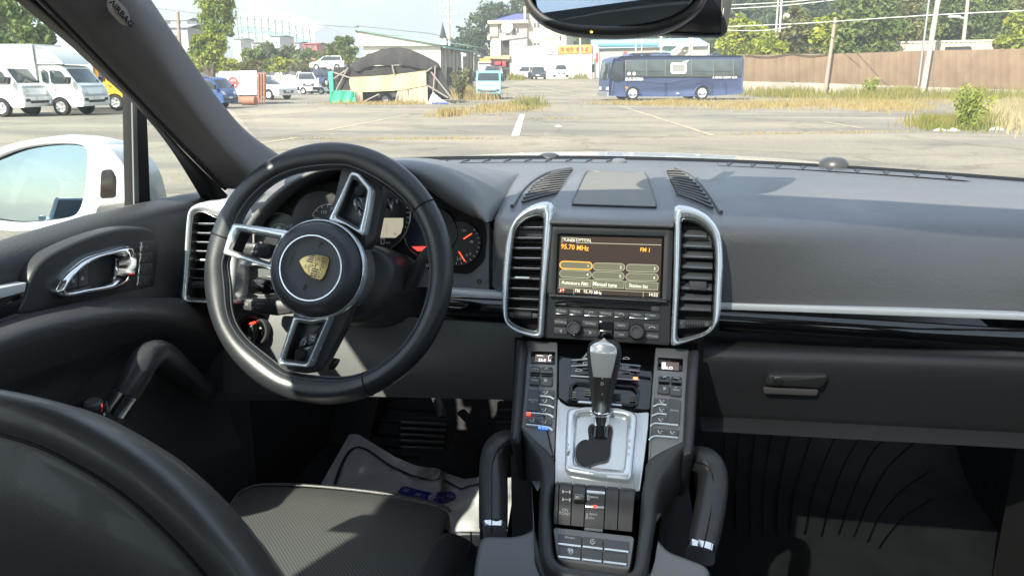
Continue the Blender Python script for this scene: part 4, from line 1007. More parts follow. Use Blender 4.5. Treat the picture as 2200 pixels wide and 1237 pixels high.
# climate displays
win = mat('display_window', (0.004, 0.004, 0.004), 0.1)
lcd = mat('lcd_brown', (0.10, 0.075, 0.065), 0.3, emit=((1, 0.8, 0.72), 0.03))
lcd_i = mat('lcd_digits', (0.6, 0.55, 0.53), 0.5, emit=((1, 0.9, 0.86), 0.5))
for (pts, lc, txts) in ((((196, 80), (318, 84), (316, 150), (190, 142)), ((216, 98), (300, 101), (298, 138), (212, 133)), (('AUTO', 239, 104, 3.4), ('22.0', 250, 127, 7.2), ('s', 291, 129, 4.2))),
                        (((846, 112), (976, 120), (972, 186), (842, 176)), ((864, 134), (954, 140), (952, 180), (862, 172)), (('LO', 906, 167, 8),))):
    dw = obj('climate_display', MB().prism(rounded(PK(pts, 0.0052), 0.001, 2), P.n, 0.003, 0.0006), win, cc_)
    obj('display_field', MB().prism(PK(lc, 0.0058), P.n, 0.001), lcd, dw)
    mb = MB()
    for s, x, y, hp in txts: mb.text(P, s, *zK(x, y), hp, rot=-2, h=0.0064, wide=0.95 if s != 'AUTO' else 1.1, bold=0.01)
    if txts[0][0] == 'LO':
        for k in range(4): mb.stroke(P, [zK(868 + 5 * k, 140), zK(868 + 5 * k, 172)], 1.4, 0.0064)
    else: mb.stroke(P, [zK(283, 132), zK(284, 108), zK(290, 101), zK(299, 101)], 0.8, 0.0064)
    obj('display_digits', mb, lcd_i, dw, ang=None)
def cbtn(pts, edge=None, em=None, h=0.0065, fr=P, r=0.0015, m=None):
    bt = obj('button', MB().prism(rounded([fr.at(*zK(*q), h) for q in pts], r, 2), fr.n, 0.004, 0.0008), m or M['key'], cc_)
    if edge: obj('button_edge', MB().tube(catmull([fr.at(*zK(*q), h + 0.001) for q in edge], 3), 0.0014, 8), em or M['chrome'], bt)
    return bt
ink = MB()
# rocker switches: dark upper paddle with a lit lip, grey lower half
for (x0, x1, xt0, xt1, ys, dx, nm) in ((186, 240, 190, 240, 0, 0, ('TEMP', '#')), (246, 300, 246, 302, 0, 0, ('#', 'TEMP'))): pass
for (q, low, lip, tt) in ((((190, 160), (240, 162), (239, 206), (187, 204)), ((185, 210), (238, 212), (236, 254), (182, 250)), ((190, 186), (238, 188)), ('TEMP', 219, 172, 212, 230)),
                          (((247, 162), (304, 164), (306, 210), (246, 207)), ((245, 212), (304, 214), (302, 258), (244, 254)), ((247, 188), (302, 192)), ('fan', 272, 172, 268, 230)),
                          (((850, 208), (908, 210), (906, 250), (846, 246)), ((846, 252), (906, 256), (904, 300), (842, 294)), ((852, 233), (904, 237)), ('fan', 880, 214, 880, 272)),
                          (((914, 210), (970, 214), (968, 256), (912, 251)), ((912, 258), (968, 262), (966, 312), (908, 304)), ((918, 238), (966, 242)), ('TEMP', 940, 219, 938, 280))):
    obj('rocker', MB().prism(rounded(PK(q, 0.0065), 0.0015, 2), P.n, 0.006, 0.001), M['gloss'], cc_)
    rk = obj('rocker', MB().prism(rounded(PK(low, 0.008), 0.0015, 2), P.n, 0.006, 0.0012), M['key'], cc_)
    obj('rocker_lip', MB().tube(PK(lip, 0.0085), 0.0022, 8), M['smoke'], rk)
    if tt[0] == 'TEMP':
        ink.text(P, 'TEMP', *zK(tt[1], tt[2]), 3.0, rot=-2, h=0.0074, wide=1.2); ink.text(P, 'TEMP', *zK(tt[3], tt[4]), 3.6, rot=-3, h=0.0088, wide=1.2); ink.stroke(P, [zK(tt[3] - 6, tt[4] - 14), zK(tt[3] + 6, tt[4] - 14)], 1, 0.0088)
    else:
        for k in range(4):
            a = k * math.pi / 2 + 0.5; ink.stroke(P, [zK(tt[3], tt[4]), zK(tt[3] + 8 * math.cos(a), tt[4] + 8 * math.sin(a)), zK(tt[3] + 7 * math.cos(a + 0.8), tt[4] + 7 * math.sin(a + 0.8))], 1.0, 0.0088)
        ink.stroke(P, [zK(tt[1] - 7, tt[2] + 2), zK(tt[1], tt[2] - 4), zK(tt[1] + 7, tt[2])], 1.4, 0.0074)
# left bank
cbtn(((178, 276), (236, 278), (234, 390), (170, 386)), ((170, 398), (235, 402), (290, 408), (308, 422)))
lb = [((240, 276), (312, 280), (312, 312), (238, 308)), ((238, 318), (310, 324), (310, 356), (236, 350)), ((236, 364), (308, 370), (306, 402), (234, 394))]
le = [((238, 312), (290, 316), (312, 328)), ((236, 356), (290, 362), (312, 374)), None]
for p, e in zip(lb, le): cbtn(p, e)
cbtn(((168, 422), (226, 424), (224, 454), (166, 450))); cbtn(((230, 426), (302, 432), (300, 462), (228, 456)), ((168, 458), (226, 464), (280, 472), (304, 488)))
obj('button_lamp', MB().prism(PK(((170, 393), (190, 394), (190, 405), (170, 404)), 0.0092), P.n, 0.003, 0.001), M['red_led'], cc_)
blue = mat('blue_led', (0.02, 0.05, 0.4), 0.4, emit=((0.1, 0.25, 1), 0.5))
for k in range(3): obj('button_lamp', MB().prism(PK(((230 + 18 * k, 464 + 2 * k), (244 + 18 * k, 466 + 2 * k), (244 + 18 * k, 475 + 2 * k), (230 + 18 * k, 473 + 2 * k)), 0.0095), P.n, 0.003, 0.0005), blue, cc_)
# right bank
for p, e in ((((826, 320), (892, 324), (890, 354), (822, 350)), ((820, 366), (850, 354), (890, 358))), (((822, 366), (892, 370), (890, 400), (818, 396)), ((814, 414), (846, 402), (890, 406))), (((818, 414), (892, 418), (890, 452), (812, 448)), None)): cbtn(p, e)
cbtn(((900, 322), (964, 332), (958, 456), (896, 450)), ((808, 466), (830, 452), (890, 456), (950, 462)))
cbtn(((814, 474), (888, 480), (886, 512), (808, 508))); cbtn(((894, 480), (956, 486), (950, 518), (890, 514)), ((800, 536), (826, 518), (886, 520), (948, 526)))
ink.text(P, 'AUTO', *zK(204, 331), 4.4, rot=-2, h=0.0074, wide=1.15); ink.text(P, 'REST', *zK(204, 342), 2.4, rot=-2, h=0.0074, wide=1.3); ink.text(P, 'AUTO', *zK(930, 386), 4.4, rot=-6, h=0.0074, wide=1.1)
for (x, y, s) in ((266, 292, 1), (262, 337, 1), (258, 382, 1), (196, 436, 1), (258, 446, 1), (868, 338, -1), (866, 382, -1), (862, 432, -1), (858, 494, -1), (922, 498, -1)):   # seat and airflow signs
    ink.stroke(P, [zK(x + 12 * s, y - 8), zK(x + 8 * s, y + 5), zK(x - 3 * s, y + 8)], 1.6, 0.0074); ink.stroke(P, [zK(x - 12 * s, y - 2), zK(x - 2 * s, y - 1), zK(x - 6 * s, y - 5)], 1.0, 0.0074)
obj('button_lettering', ink, M['white_ink'], cc_, ang=None)
# gloss black field with the climate buttons behind the lever
gl_ = PK(((326, 30), (836, 52), (812, 372), (790, 388), (740, 386), (380, 352), (328, 316)), -0.004)
obj('gloss_field', MB().prism(rounded(gl_, 0.003, 3), P.n, 0.02, 0.002), M['gloss'], cc_)
for a, b, c in (((402, 128), (500, 122), 0), ((640, 146), (756, 158), 0), ((400, 158), (500, 152), 0), ((640, 172), (752, 184), 0), ((398, 208), (750, 230), 1)):
    obj('button_edge', MB().tube([P.at(*zK(*a), -0.0025), P.at(*zK(*b), -0.0025)], 0.0013, 8), M['chrome'], cc_)
for q in (((400, 130), (500, 124), (500, 150), (398, 154)), ((398, 160), (500, 156), (498, 200), (394, 204)), ((640, 150), (754, 160), (752, 180), (640, 172)), ((640, 176), (752, 188), (748, 226), (640, 216))): obj('climate_button', MB().prism(rounded(PK(q, -0.0026), 0.001, 2), P.n, 0.003, 0.0006), M['gloss'], cc_)
gi = MB()
gi.stroke(P, [zK(458, 118), zK(480, 92), zK(500, 118)], 1.1, -0.002, closed=True); gi.stroke(P, [zK(466, 115), zK(480, 99), zK(492, 115)], 0.9, -0.002, closed=True)
gi.stroke(P, [zK(460, 140), zK(480, 136), zK(486, 148), zK(466, 150)], 0.9, -0.002, closed=True); gi.stroke(P, [zK(420, 182), zK(432, 172), zK(446, 174), zK(456, 180), zK(440, 186)], 1.1, -0.002, closed=True)
gi.stroke(P, [zK(664, 122), zK(672, 114), zK(688, 112), zK(698, 118), zK(698, 122)], 1.1, -0.002, closed=True); gi.stroke(P, [zK(664, 150), zK(692, 150), zK(692, 166), zK(664, 166)], 1.1, -0.002, closed=True)
for k in range(3): gi.stroke(P, [zK(671 + 7 * k, 154), zK(671 + 7 * k, 162)], 0.9, -0.002)
gi.text(P, 'MAX', *zK(650, 190), 2.6, h=-0.002); gi.text(P, 'A/C', *zK(712, 197), 4, rot=-3, h=-0.002, wide=1.1)
obj('climate_lettering', gi, M['white_ink'], cc_, ang=None)
obj('button_lamp', MB().prism(PK(((720, 212), (742, 214), (741, 224), (719, 222)), 0.0), P.n, 0.004, 0.001), mat('red_lamp', (0.6, 0.03, 0.01), 0.4, emit=((1, 0.12, 0.05), 2)), cc_)
# lidded tray frame
o = rounded(PK(((388, 262), (420, 236), (720, 258), (754, 290), (742, 358), (726, 366), (405, 338), (388, 322)), 0.0), 0.004, 4); i = rounded(PK(((404, 276), (426, 250), (714, 270), (740, 296), (728, 346), (716, 352), (414, 326), (402, 314)), 0.0), 0.004, 4)
obj('tray_rim', MB().ring(o, i, P.n, 0.0012, 0.006, 80), M['gloss'], cc_, ang=50)
for x, y in ((412, 306), (486, 296), (640, 316), (718, 326)):
    for k in range(3):
        obj('tray_rib', MB().tube([P.at(*zK(x - 16, y - 14 + 12 * k), -0.0015), P.at(*zK(x + 14, y - 12 + 12 * k), -0.0015)], 0.0012, 6), M['smoke'], cc_)
obj('tray_lip', MB().prism(PK(((440, 332), (660, 348), (660, 362), (432, 344)), 0.001), P.n, 0.003, 0.001), M['plate'], cc_)
# polished plate and gate
plate = PK(((330, 312), (346, 340), (380, 362), (740, 396), (800, 392), (796, 470), (775, 640), (752, 802), (560, 776), (314, 762), (318, 540)), 0.0)
obj('selector_plate', MB().prism(rounded(plate, 0.003, 3), P.n, 0.02, 0.0015), M['plate'], cc_)
o = rounded(PK(((378, 380), (480, 366), (640, 372), (738, 400), (736, 470), (712, 730), (700, 748), (560, 736), (384, 706), (366, 690), (370, 540)), 0.007), 0.008, 4)
i = rounded(PK(((430, 402), (560, 396), (690, 416), (688, 500), (668, 690), (650, 698), (520, 690), (418, 664), (412, 640), (420, 500)), 0.007), 0.006, 4)
obj('gate_frame', MB().ring(o, i, P.n, 0.0035, 0.008, 110, k=6, deep_in=0.006), M['chrome'], cc_, ang=60)
obj('gate_plate', MB().prism(PK(((426, 398), (692, 412), (670, 694), (414, 668)), 0.0025), P.n, 0.002), M['plate'], cc_)
slot = [(424, 580), (446, 548), (476, 536), (492, 538), (494, 462), (606, 466), (604, 560), (600, 618), (584, 648), (540, 658), (500, 672), (468, 682), (436, 660), (422, 630)]
obj('gate_slot', MB().prism(resample(catmull(PK(slot, 0.0032), 4, True), 50, True), P.n, 0.002), mat('gate_black', (0.012, 0.012, 0.013), 0.35), cc_)
o = resample(catmull(PK(slot, 0.0034), 4, True), 70, True); ce = cent(o); i = [q.lerp(ce, 0.05) for q in o]
obj('slot_edge', MB().ring([q.lerp(ce, -0.04) for q in o], i, P.n, 0.0012, 0.003, 70), M['smoke'], cc_, ang=60)
gk = MB()
gk.text(P, 'Cayenne', *zK(536, 716), 10, rot=-5, h=0.0108, wide=0.98, skew=0.35)
for s, y in (('P', 470), ('R', 540), ('N', 575), ('D', 610)): gk.text(P, s, *zK(706 - (y - 470) * 0.08, y), 5, rot=80, h=0.0106)
for s, y in (('+', 560), ('S', 582), ('-', 604)): gk.text(P, s, *zK(386, y), 4.6, rot=80, h=0.0106)
obj('gate_lettering', gk, mat('etched_grey', (0.2, 0.2, 0.2), 0.4, 0.5), cc_, ang=None)
# ribbed roller block with the drive switches
def bar(u0, u1, ang): pass
top_l, top_r, bot_l, bot_r = zK(322, 772), zK(752, 820), zK(308, 984), zK(708, 1030)
Af = P.at(*zK(330, 775), -0.001); Bf_ = Q.at(*zK(312, 986), 0.0)
prof = []
for k in range(13):
    t = k / 12; q = Af.lerp(Bf_, t); prof.append((q.y, q.z + 0.026 * math.sin(math.pi * min(1, t * 0.93 + 0.03)) ** 0.8))
def roll(xa, xb, xc, xd, extra=0.0):
    rows = []
    for k, (y, z) in enumerate(prof):
        t = k / 12; l = P.at(*zK(xa, 775 + (xa - 330) * 0.11)).x * (1 - t) + Q.at(*zK(xc, 986 + (xc - 312) * 0.11)).x * t
        r = P.at(*zK(xb, 775 + (xb - 330) * 0.11)).x * (1 - t) + Q.at(*zK(xd, 986 + (xd - 312) * 0.11)).x * t
        rows.append([V((l, y, z - 0.004)), V((l + 0.0006, y, z + extra)), V((r - 0.0006, y, z + extra)), V((r, y, z - 0.004))])
    return MB().loft(rows[::-1])
rollm = mat('roller_grey', (0.05, 0.05, 0.054), 0.34, rvar=(20, 0.28, 0.42))
for a, b, c, d in ((324, 340, 308, 330), (341, 408, 331, 396), (409, 478, 397, 464), (479, 578, 465, 566), (579, 645, 567, 636), (646, 732, 637, 712)):
    obj('switch_strip', roll(a, b, c, d), rollm, cc_, ang=30)
def rollp(x, y, h=0.001):                                   # point on the roller under a photo pixel of the console zoom
    best = None
    for k in range(12):
        (y0, z0), (y1, z1) = prof[k], prof[k + 1]; fr = Fr((0, y0, z0), (1, 0, 0), (0, y0 - y1, z0 - z1))
        q = fr.at(*zK(x, y), h)
        if min(y0, y1) - 1e-4 <= q.y <= max(y0, y1) + 1e-4: best = (q, fr)
    return best or (Q.at(*zK(x, y), 0.01), Q)
ri = MB()
for s, x, y, hp, w_ in (('ON', 368, 896, 6, 1.0), ('ROAD', 366, 914, 6, 0.95), ('sport', 518, 832, 6.2, 1.0), ('sport', 513, 920, 6.2, 1.0), ('plus', 506, 938, 6.2, 1.0)):
    q, fr = rollp(x, y); ri.text(fr, s, *zK(x, y), hp, rot=-3, h=0.0012, wide=w_)
for x, y in ((488, 832), (481, 928)):
    q, fr = rollp(x, y); ri.stroke(fr, [zK(x - 4, y + 12), zK(x - 4, y - 6), zK(x, y - 14), zK(x + 4, y - 6), zK(x + 4, y + 12)], 1.2, 0.0012, closed=True)
for y in (802, 842):
    q, fr = rollp(374, y); ri.stroke(fr, [zK(358, y), zK(392, y + 2)], 1.4, 0.0012); ri.stroke(fr, [zK(357, y - 7), zK(357, y + 7)], 2.2, 0.0012); ri.stroke(fr, [zK(393, y - 5), zK(393, y + 9)], 2.2, 0.0012)
obj('switch_lettering', ri, M['white_ink'], cc_, ang=None)
for (x0, y0, x1, y1, m, lamp) in ((480, 800, 574, 808, 0, 0), (472, 876, 570, 884, 0, 1), (466, 986, 562, 994, 0, 0)):
    p, f0 = rollp(x0, y0, 0.002); q, f1 = rollp(x1, y1, 0.002)
    e = obj('switch_edge', MB().prism([f0.at(*zK(x0, y0 - 7), 0.002), f0.at(*zK(x1, y1 - 7), 0.002), f0.at(*zK(x1, y1 + 7), 0.002), f0.at(*zK(x0, y0 + 7), 0.002)], f0.n, 0.003, 0.0008), M['chrome'], cc_)
    if lamp: obj('edge_lamp', MB().prism([f0.at(*zK(512, y0 - 5), 0.003), f0.at(*zK(530, y0 - 4), 0.003), f0.at(*zK(530, y0 + 9), 0.003), f0.at(*zK(512, y0 + 8), 0.003)], f0.n, 0.002), M['red_led'], e)
q, fr = rollp(440, 826)
obj('toggle', MB().prism(rounded([fr.at(*zK(*k), 0.012) for k in ((412, 808), (468, 812), (466, 844), (410, 842))], 0.002, 3), fr.n, 0.012, 0.003), M['smoke'], cc_)
# lower six-button panel
obj('lower_panel', MB().prism(rounded(QK(((306, 982), (726, 1030), (700, 1204), (330, 1152)), 0.002), 0.006, 4), Q.n, 0.03, 0.002), M['lightened_grey_plastic'], cc_)
gx = [(330, 456, 566, 700), (330, 452, 562, 690)]
for row, (y0, y1) in enumerate(((1016, 1066), (1078, 1132))):
    for c in range(3):
        x0, x1 = gx[row][c] + 2, gx[row][c + 1] - 3; k = 0.115
        yy0, yy1 = y0 + (x0 - 330) * k, y0 + (x1 - 330) * k
        cbtn(((x0, yy0), (x1, yy1), (x1 - 1, yy1 + y1 - y0), (x0, yy0 + y1 - y0)), ((x0 + 2, yy0 + y1 - y0 + 3), ((x0 + x1) / 2, (yy0 + yy1) / 2 + y1 - y0 + 3), (x1 - 3, yy1 + y1 - y0 + 3)), h=0.005, fr=Q)
li = MB().text(Q, 'SPORT', *zK(393, 1039), 4.6, rot=-4, h=0.006, wide=1.15)
li.stroke(Q, [zK(510 + 12 * math.cos(k * 0.5), 1058 + 12 * math.sin(k * 0.5)) for k in range(12)], 1.4, 0.006); li.text(Q, 'A', *zK(510, 1057), 5.4, h=0.006); li.text(Q, 'OFF', *zK(510, 1072), 2.2, h=0.006)
li.stroke(Q, [zK(384, 1104), zK(386, 1096), zK(404, 1098), zK(408, 1106)], 2.0, 0.006, closed=True); li.stroke(Q, [zK(388, 1112), zK(394, 1108), zK(390, 1118)], 1.4, 0.006); li.stroke(Q, [zK(402, 1114), zK(408, 1110), zK(404, 1120)], 1.4, 0.006); li.text(Q, 'OFF', *zK(395, 1123), 2.4, h=0.006)
obj('lower_lettering', li, M['white_ink'], cc_, ang=None)
# U-shaped surround: raised lip running round the buttons, flanks falling to the floor
def pq(l): return [(P if a == 'P' else Q).at(*zK(x, y)) for a, x, y in l]
l_out = pq([('P', 138, 500), ('P', 180, 580), ('P', 222, 650), ('P', 238, 740), ('Q', 232, 860), ('Q', 228, 1000), ('Q', 236, 1120), ('Q', 262, 1200), ('Q', 330, 1262), ('Q', 480, 1290), ('Q', 640, 1305), ('Q', 740, 1290), ('Q', 792, 1220), ('Q', 815, 1100), ('Q', 838, 960), ('P', 850, 860), ('P', 872, 760), ('P', 930, 680), ('P', 982, 600)])
l_in = pq([('P', 142, 477), ('P', 220, 553), ('P', 304, 635), ('P', 312, 760), ('Q', 304, 880), ('Q', 300, 1000), ('Q', 304, 1090), ('Q', 322, 1160), ('Q', 372, 1194), ('Q', 480, 1212), ('Q', 620, 1230), ('Q', 690, 1232), ('Q', 722, 1196), ('Q', 738, 1100), ('Q', 752, 960), ('P', 760, 830), ('P', 778, 740), ('P', 802, 644), ('P', 976, 553)])
A_, B_ = catmull(l_out, 5), catmull(l_in, 5)
rows = [[a.lerp(b, s) + Q.n * h for a, b in zip(A_, B_)] for s, h in ((-0.03, -0.07), (-0.02, -0.02), (0.04, -0.003), (0.2, 0.004), (0.45, 0.0075), (0.75, 0.0075), (0.93, 0.005), (1.0, 0.001), (1.01, -0.015))]
obj('surround', MB().loft(rows), M['plastic'], cc_, ang=60)
# satin flanks either side at the bottom
flk = mat('console_flank', (0.17, 0.172, 0.18), 0.4, rvar=(8, 0.34, 0.48))
Y0 = 0.70
fl = [Q.at(*zK(q[0], q[1]), -0.006) for q in ((225, 720), (222, 900), (205, 990), (120, 1022), (-70, 1020), (-95, 1140), (-110, 1300), (330, 1420), (300, 1245), (245, 1180), (245, 1000))]
obj('flank', MB().prism(rounded(fl, 0.012, 4), Q.n, 0.14, 0.008, 3), flk, cc_, ang=60)
fr_ = [Q.at(*zK(q[0], q[1]), -0.006) for q in ((835, 880), (846, 1040), (905, 1100), (975, 1125), (1120, 1180), (1110, 1300), (1090, 1420), (700, 1480), (735, 1262), (790, 1180), (812, 1040))]
obj('flank', MB().prism(rounded(fr_, 0.012, 4), Q.n, 0.14, 0.008, 3), flk, cc_, ang=60)
# dark side walls between surround and floor
obj('side_wall', MB().loft([[OZ(*zK(90, 560), 0.90), OZ(*zK(215, 620), 0.90), OZ(*zK(240, 800), 0.86), OZ(*zK(215, 1000), 0.84)], [V((-0.115, 1.02, 0.60)), V((-0.115, 0.95, 0.60)), V((-0.115, 0.85, 0.60)), V((-0.115, 0.72, 0.60))]]), M['plastic'], cc_, ang=60)
obj('side_wall', MB().loft([[OZ(*zK(980, 640), 0.90), OZ(*zK(880, 700), 0.90), OZ(*zK(850, 860), 0.86), OZ(*zK(860, 1060), 0.84)][::-1], [V((0.18, 1.02, 0.60)), V((0.17, 0.95, 0.60)), V((0.165, 0.85, 0.60)), V((0.165, 0.72, 0.60))][::-1]]), M['plastic'], cc_, ang=60)
# grab handles
def handle(pp, r, ry, capi):
    path = resample(catmull([V(q) for q in pp], 8), 40)
    n = len(path); rr = [r * (0.9 + 0.1 * math.sin(math.pi * i / (n - 1))) for i in range(n)]
    h = obj('grab_handle', MB().tube(path[:capi], rr[:capi], 20, ry=[q * ry for q in rr[:capi]], sh=0.6), M['leather'], cc_, ang=70)
    obj('handle_cap', MB().tube([path[capi - 1], path[capi], path[capi + 1]], r * 0.97, 20, ry=r * 0.97 * ry, sh=0.6), M['bright'], h, ang=50)
    sd = [q + V((0.0, -0.010, 0.0)) + (CAM - q).normalized() * r * 0.86 for q in path[5:capi]]
    obj('handle_seam', MB().tube(sd, 0.0008, 5), M['black'], h)
    return h
handle([OY(1130, 962, 0.985), OY(1104, 950, 0.972), OY(1074, 958, 0.955), OY(1061, 992, 0.938), OY(1060, 1070, 0.888), OY(1060, 1135, 0.846), OY(1059, 1158, 0.828)], 0.0178, 0.9, 36)
handle([OY(1460, 992, 0.985), OY(1488, 984, 0.972), OY(1520, 994, 0.955), OY(1532, 1030, 0.938), OY(1523, 1105, 0.888), OY(1507, 1180, 0.840), OY(1501, 1206, 0.822)], 0.0178, 0.9, 36)
# ------------------------------------------------------------------ gear lever
glv = thing('gear_lever', 'silver-topped gear lever standing in its polished gate', 'gear lever', P.at(*zK(550, 520)))
base = P.at(*zK(552, 500), 0.0); topc = OY(1302, 745, base.y + 0.035)
def KY(x, y, dy): return OY(*zK(x, y), base.y + dy)
axis = [KY(552, 512, 0.004), KY(553, 440, 0.010), KY(554, 400, 0.014), KY(556, 340, 0.020), KY(560, 260, 0.026), KY(566, 160, 0.032), KY(570, 90, 0.036), KY(570, 46, 0.038), KY(570, 26, 0.039)]
def rad(px_, q): return px_ / 2.392 * (q - CAM).dot(FW) / FOC
wid = [(104, axis[0]), (96, axis[1]), (94, axis[2]), (106, axis[3]), (128, axis[4]), (164, axis[5]), (178, axis[6]), (160, axis[7]), (110, axis[8])]
pth = resample(catmull(axis[2:], 6), 44)
ws_ = [w_ for w_, _ in wid[2:]]
def wat_(t):
    s = t * (len(ws_) - 1); i = min(len(ws_) - 2, int(s)); return ws_[i] + (ws_[i + 1] - ws_[i]) * (s - i)
dist = [0.0]
for a, b in zip(axis[2:], axis[3:]): dist.append(dist[-1] + (b - a).length)
rr = []
for k in range(44):
    d = dist[-1] * k / 43; i = max(j for j in range(len(dist)) if dist[j] <= d + 1e-9); i = min(i, len(dist) - 2); t = (d - dist[i]) / (dist[i + 1] - dist[i])
    t = t * t * (3 - 2 * t) if False else t
    rr.append(rad(ws_[i] + (ws_[i + 1] - ws_[i]) * t, pth[k]) / 2)
rr[-1] *= 0.9
obj('knob', MB().tube(pth, rr, 26, ry=[q * 1.05 for q in rr], sh=0.85), M['leather'], glv, ang=70)
fc = []
for k in range(44):
    q, r = pth[k], rr[k]; t = k / 43; toC = (CAM - q).normalized(); side = V((1, 0, 0))
    nrm = (toC - side * toC.dot(side)).normalized(); hw = r * (0.62 if t < 0.5 else 0.62 + 0.2 * (t - 0.5) * 2)
    e = min(1, (43 - k) / 4) ** 0.5
    fc.append([q + side * (hw * s * max(e, 0.3)) + nrm * (r * (1.17 * (1 - 0.14 * s * s) if k < 43 else 0.9)) for s in (-1, -0.6, -0.2, 0.2, 0.6, 1)])
fc.append([pth[-1] + V((0, 0, 0.003)) + (q - pth[-1]) * 0.4 for q in fc[-1]])
m0 = MB(); m0.loft([r for r in fc[21:]]); obj('knob_cap', m0, mat('knob_silver', (0.75, 0.76, 0.78), 0.2, 0.55), glv, ang=70)
m0 = MB(); m0.loft([r for r in fc[:22]]); obj('knob_inlay', m0, M['smoke'], glv, ang=70)
Kf = Fr(fc[14][2] , (1, 0, 0), (fc[20][2] - fc[8][2]))
mk = MB()
for s, y in (('P', 190), ('R', 212), ('N', 232), ('D', 250)): pass
mk.text(Kf, 'D', *zK(560, 248), 7, h=0.004, bold=0.01); mk.stroke(Kf, [zK(556, 222), zK(564, 222)], 1.6, 0.004); mk.stroke(Kf, [zK(560, 300), zK(560, 306)], 1.6, 0.004)
obj('knob_mark', mk, M['grey_ink'], glv, ang=None)
obj('collar', MB().tube([KY(554, 412, 0.013), KY(554, 404, 0.0135), KY(554, 392, 0.0145), KY(555, 384, 0.015)], [rad(98, axis[2]) / 2, rad(108, axis[2]) / 2, rad(108, axis[2]) / 2, rad(98, axis[2]) / 2], 26), M['bright'], glv, ang=60)
obj('shaft', MB().tube([KY(552, 520, 0.002), KY(553, 410, 0.012)], [rad(66, axis[0]) / 2, rad(90, axis[1]) / 2], 22), M['bright'], glv, ang=60)
obj('boot', MB().tube([KY(550, 535, -0.002), KY(551, 500, 0.004), KY(551, 470, 0.008)], [rad(112, axis[0]) / 2, rad(108, axis[0]) / 2, rad(96, axis[0]) / 2], 22), M['gloss'], glv, ang=60)
# ------------------------------------------------------------------ driver's door
dr = thing('car_door', 'dark driver door with chrome handle, armrest grab bar and side window', 'car door', (-0.75, 0.7, 0.9))
def dsec(rows, n=26, across=4):
    R = [resample(catmull(r, 6), n) for r in rows]
    C_ = [catmull([r[i] for r in R], across) for i in range(n)]
    return MB().loft([[c[j] for c in C_] for j in range(len(C_[0]))][::-1])
def DX(pp, x): return [OX(a, b, x) for a, b in pp]
# upper sill roll, inner face, armrest shelf, pocket, bottom
r0 = DX(((-260, 590), (-100, 548), (0, 516), (100, 486), (200, 458), (300, 436), (380, 420), (470, 404)), -0.775)
r1 = DX(((-260, 596), (-100, 552), (0, 520), (100, 490), (200, 462), (300, 441), (380, 426), (480, 410)), -0.755)
r2 = DX(((-260, 640), (-100, 592), (0, 558), (100, 528), (200, 498), (300, 474), (380, 458), (480, 440)), -0.725)
r3 = DX(((-300, 720), (-120, 668), (0, 628), (100, 592), (200, 560), (300, 545), (390, 540), (490, 530)), -0.722)
r4 = DX(((-300, 770), (-120, 728), (0, 690), (100, 664), (200, 646), (300, 640), (390, 640), (490, 640)), -0.712)
ms = mat('door_vinyl', (0.066, 0.066, 0.071), 0.46, bump=('grain', 420, 0.35, 0.0012), spec=0.42)
obj('upper_panel', dsec([r0, r1, r2, r3, r4]), ms, dr, ang=70)
r5 = DX(((-300, 775), (-120, 734), (0, 697), (100, 668), (200, 650), (300, 643), (390, 643), (490, 645)), -0.690)
r6 = DX(((-300, 850), (-120, 800), (0, 745), (100, 712), (200, 690), (300, 676), (400, 690), (490, 720)), -0.660)
r7 = DX(((-300, 960), (-120, 900), (0, 830), (80, 800), (160, 772), (250, 740), (350, 740), (480, 790)), -0.700)
obj('arm_roll', dsec([r4, r5, r6, r7]), ms, dr, ang=70)
r8 = DX(((-300, 1080), (-120, 1000), (0, 920), (80, 880), (160, 850), (250, 830), (350, 835), (480, 850)), -0.73)
r9 = DX(((-300, 1300), (-120, 1300), (0, 1250), (100, 1200), (200, 1120), (300, 1050), (400, 1000), (520, 960)), -0.69)
obj('lower_panel', dsec([r7, r8, r9]), M['trim'], dr, ang=70)
obj('panel_seam', MB().tube(catmull(DX(((150, 868), (205, 800), (270, 750), (330, 728), (380, 730), (430, 745)), -0.686), 5), 0.0014, 6), M['black'], dr)
Df = Fr(OX(220, 590, -0.712), (OX(330, 545, -0.712) - OX(100, 625, -0.712)), (0.12, 0, 1))
if Df.n.dot(CAM - Df.o) < 0: Df = Fr(Df.o, -Df.u, Df.v)
def DP(pts, h=0.0): return [Df.at(*zG(*q), h) for q in pts]
# release panel with the chrome handle
pan = DP(((90, 640), (120, 560), (150, 460), (200, 390), (300, 330), (450, 270), (580, 240), (690, 242), (735, 270), (742, 320), (735, 420), (700, 548), (560, 562), (330, 600)), 0.003)
pan = resample(catmull(pan, 5, True), 80, True)
pnl = obj('release_panel', MB().prism(pan, Df.n, 0.02, 0.004, 3), M['plastic'], dr, ang=50)
o = DP(((262, 545), (275, 500), (320, 440), (400, 375), (500, 342), (590, 322), (628, 340), (634, 400), (620, 470), (590, 502), (520, 522), (420, 540), (300, 562)), 0.012)
i = DP(((300, 518), (318, 490), (360, 440), (420, 395), (490, 368), (530, 364), (546, 390), (540, 450), (520, 488), (470, 502), (400, 514), (316, 530)), 0.012)
o = resample(catmull(o, 5, True), 90, True); i = resample(catmull(i, 5, True), 90, True)
obj('handle_frame', MB().ring(o, i, Df.n, 0.007, 0.02, 110, k=6, deep_in=0.004), M['bright'], pnl, ang=60)
hsurf = [DP(((548, 352), (590, 326), (632, 338)), 0.014), DP(((556, 400), (600, 392), (636, 390)), 0.02), DP(((548, 450), (596, 452), (628, 450)), 0.02), DP(((520, 496), (570, 504), (598, 494)), 0.014)]
cols_ = [catmull([r[j] for r in hsurf], 5) for j in range(3)]
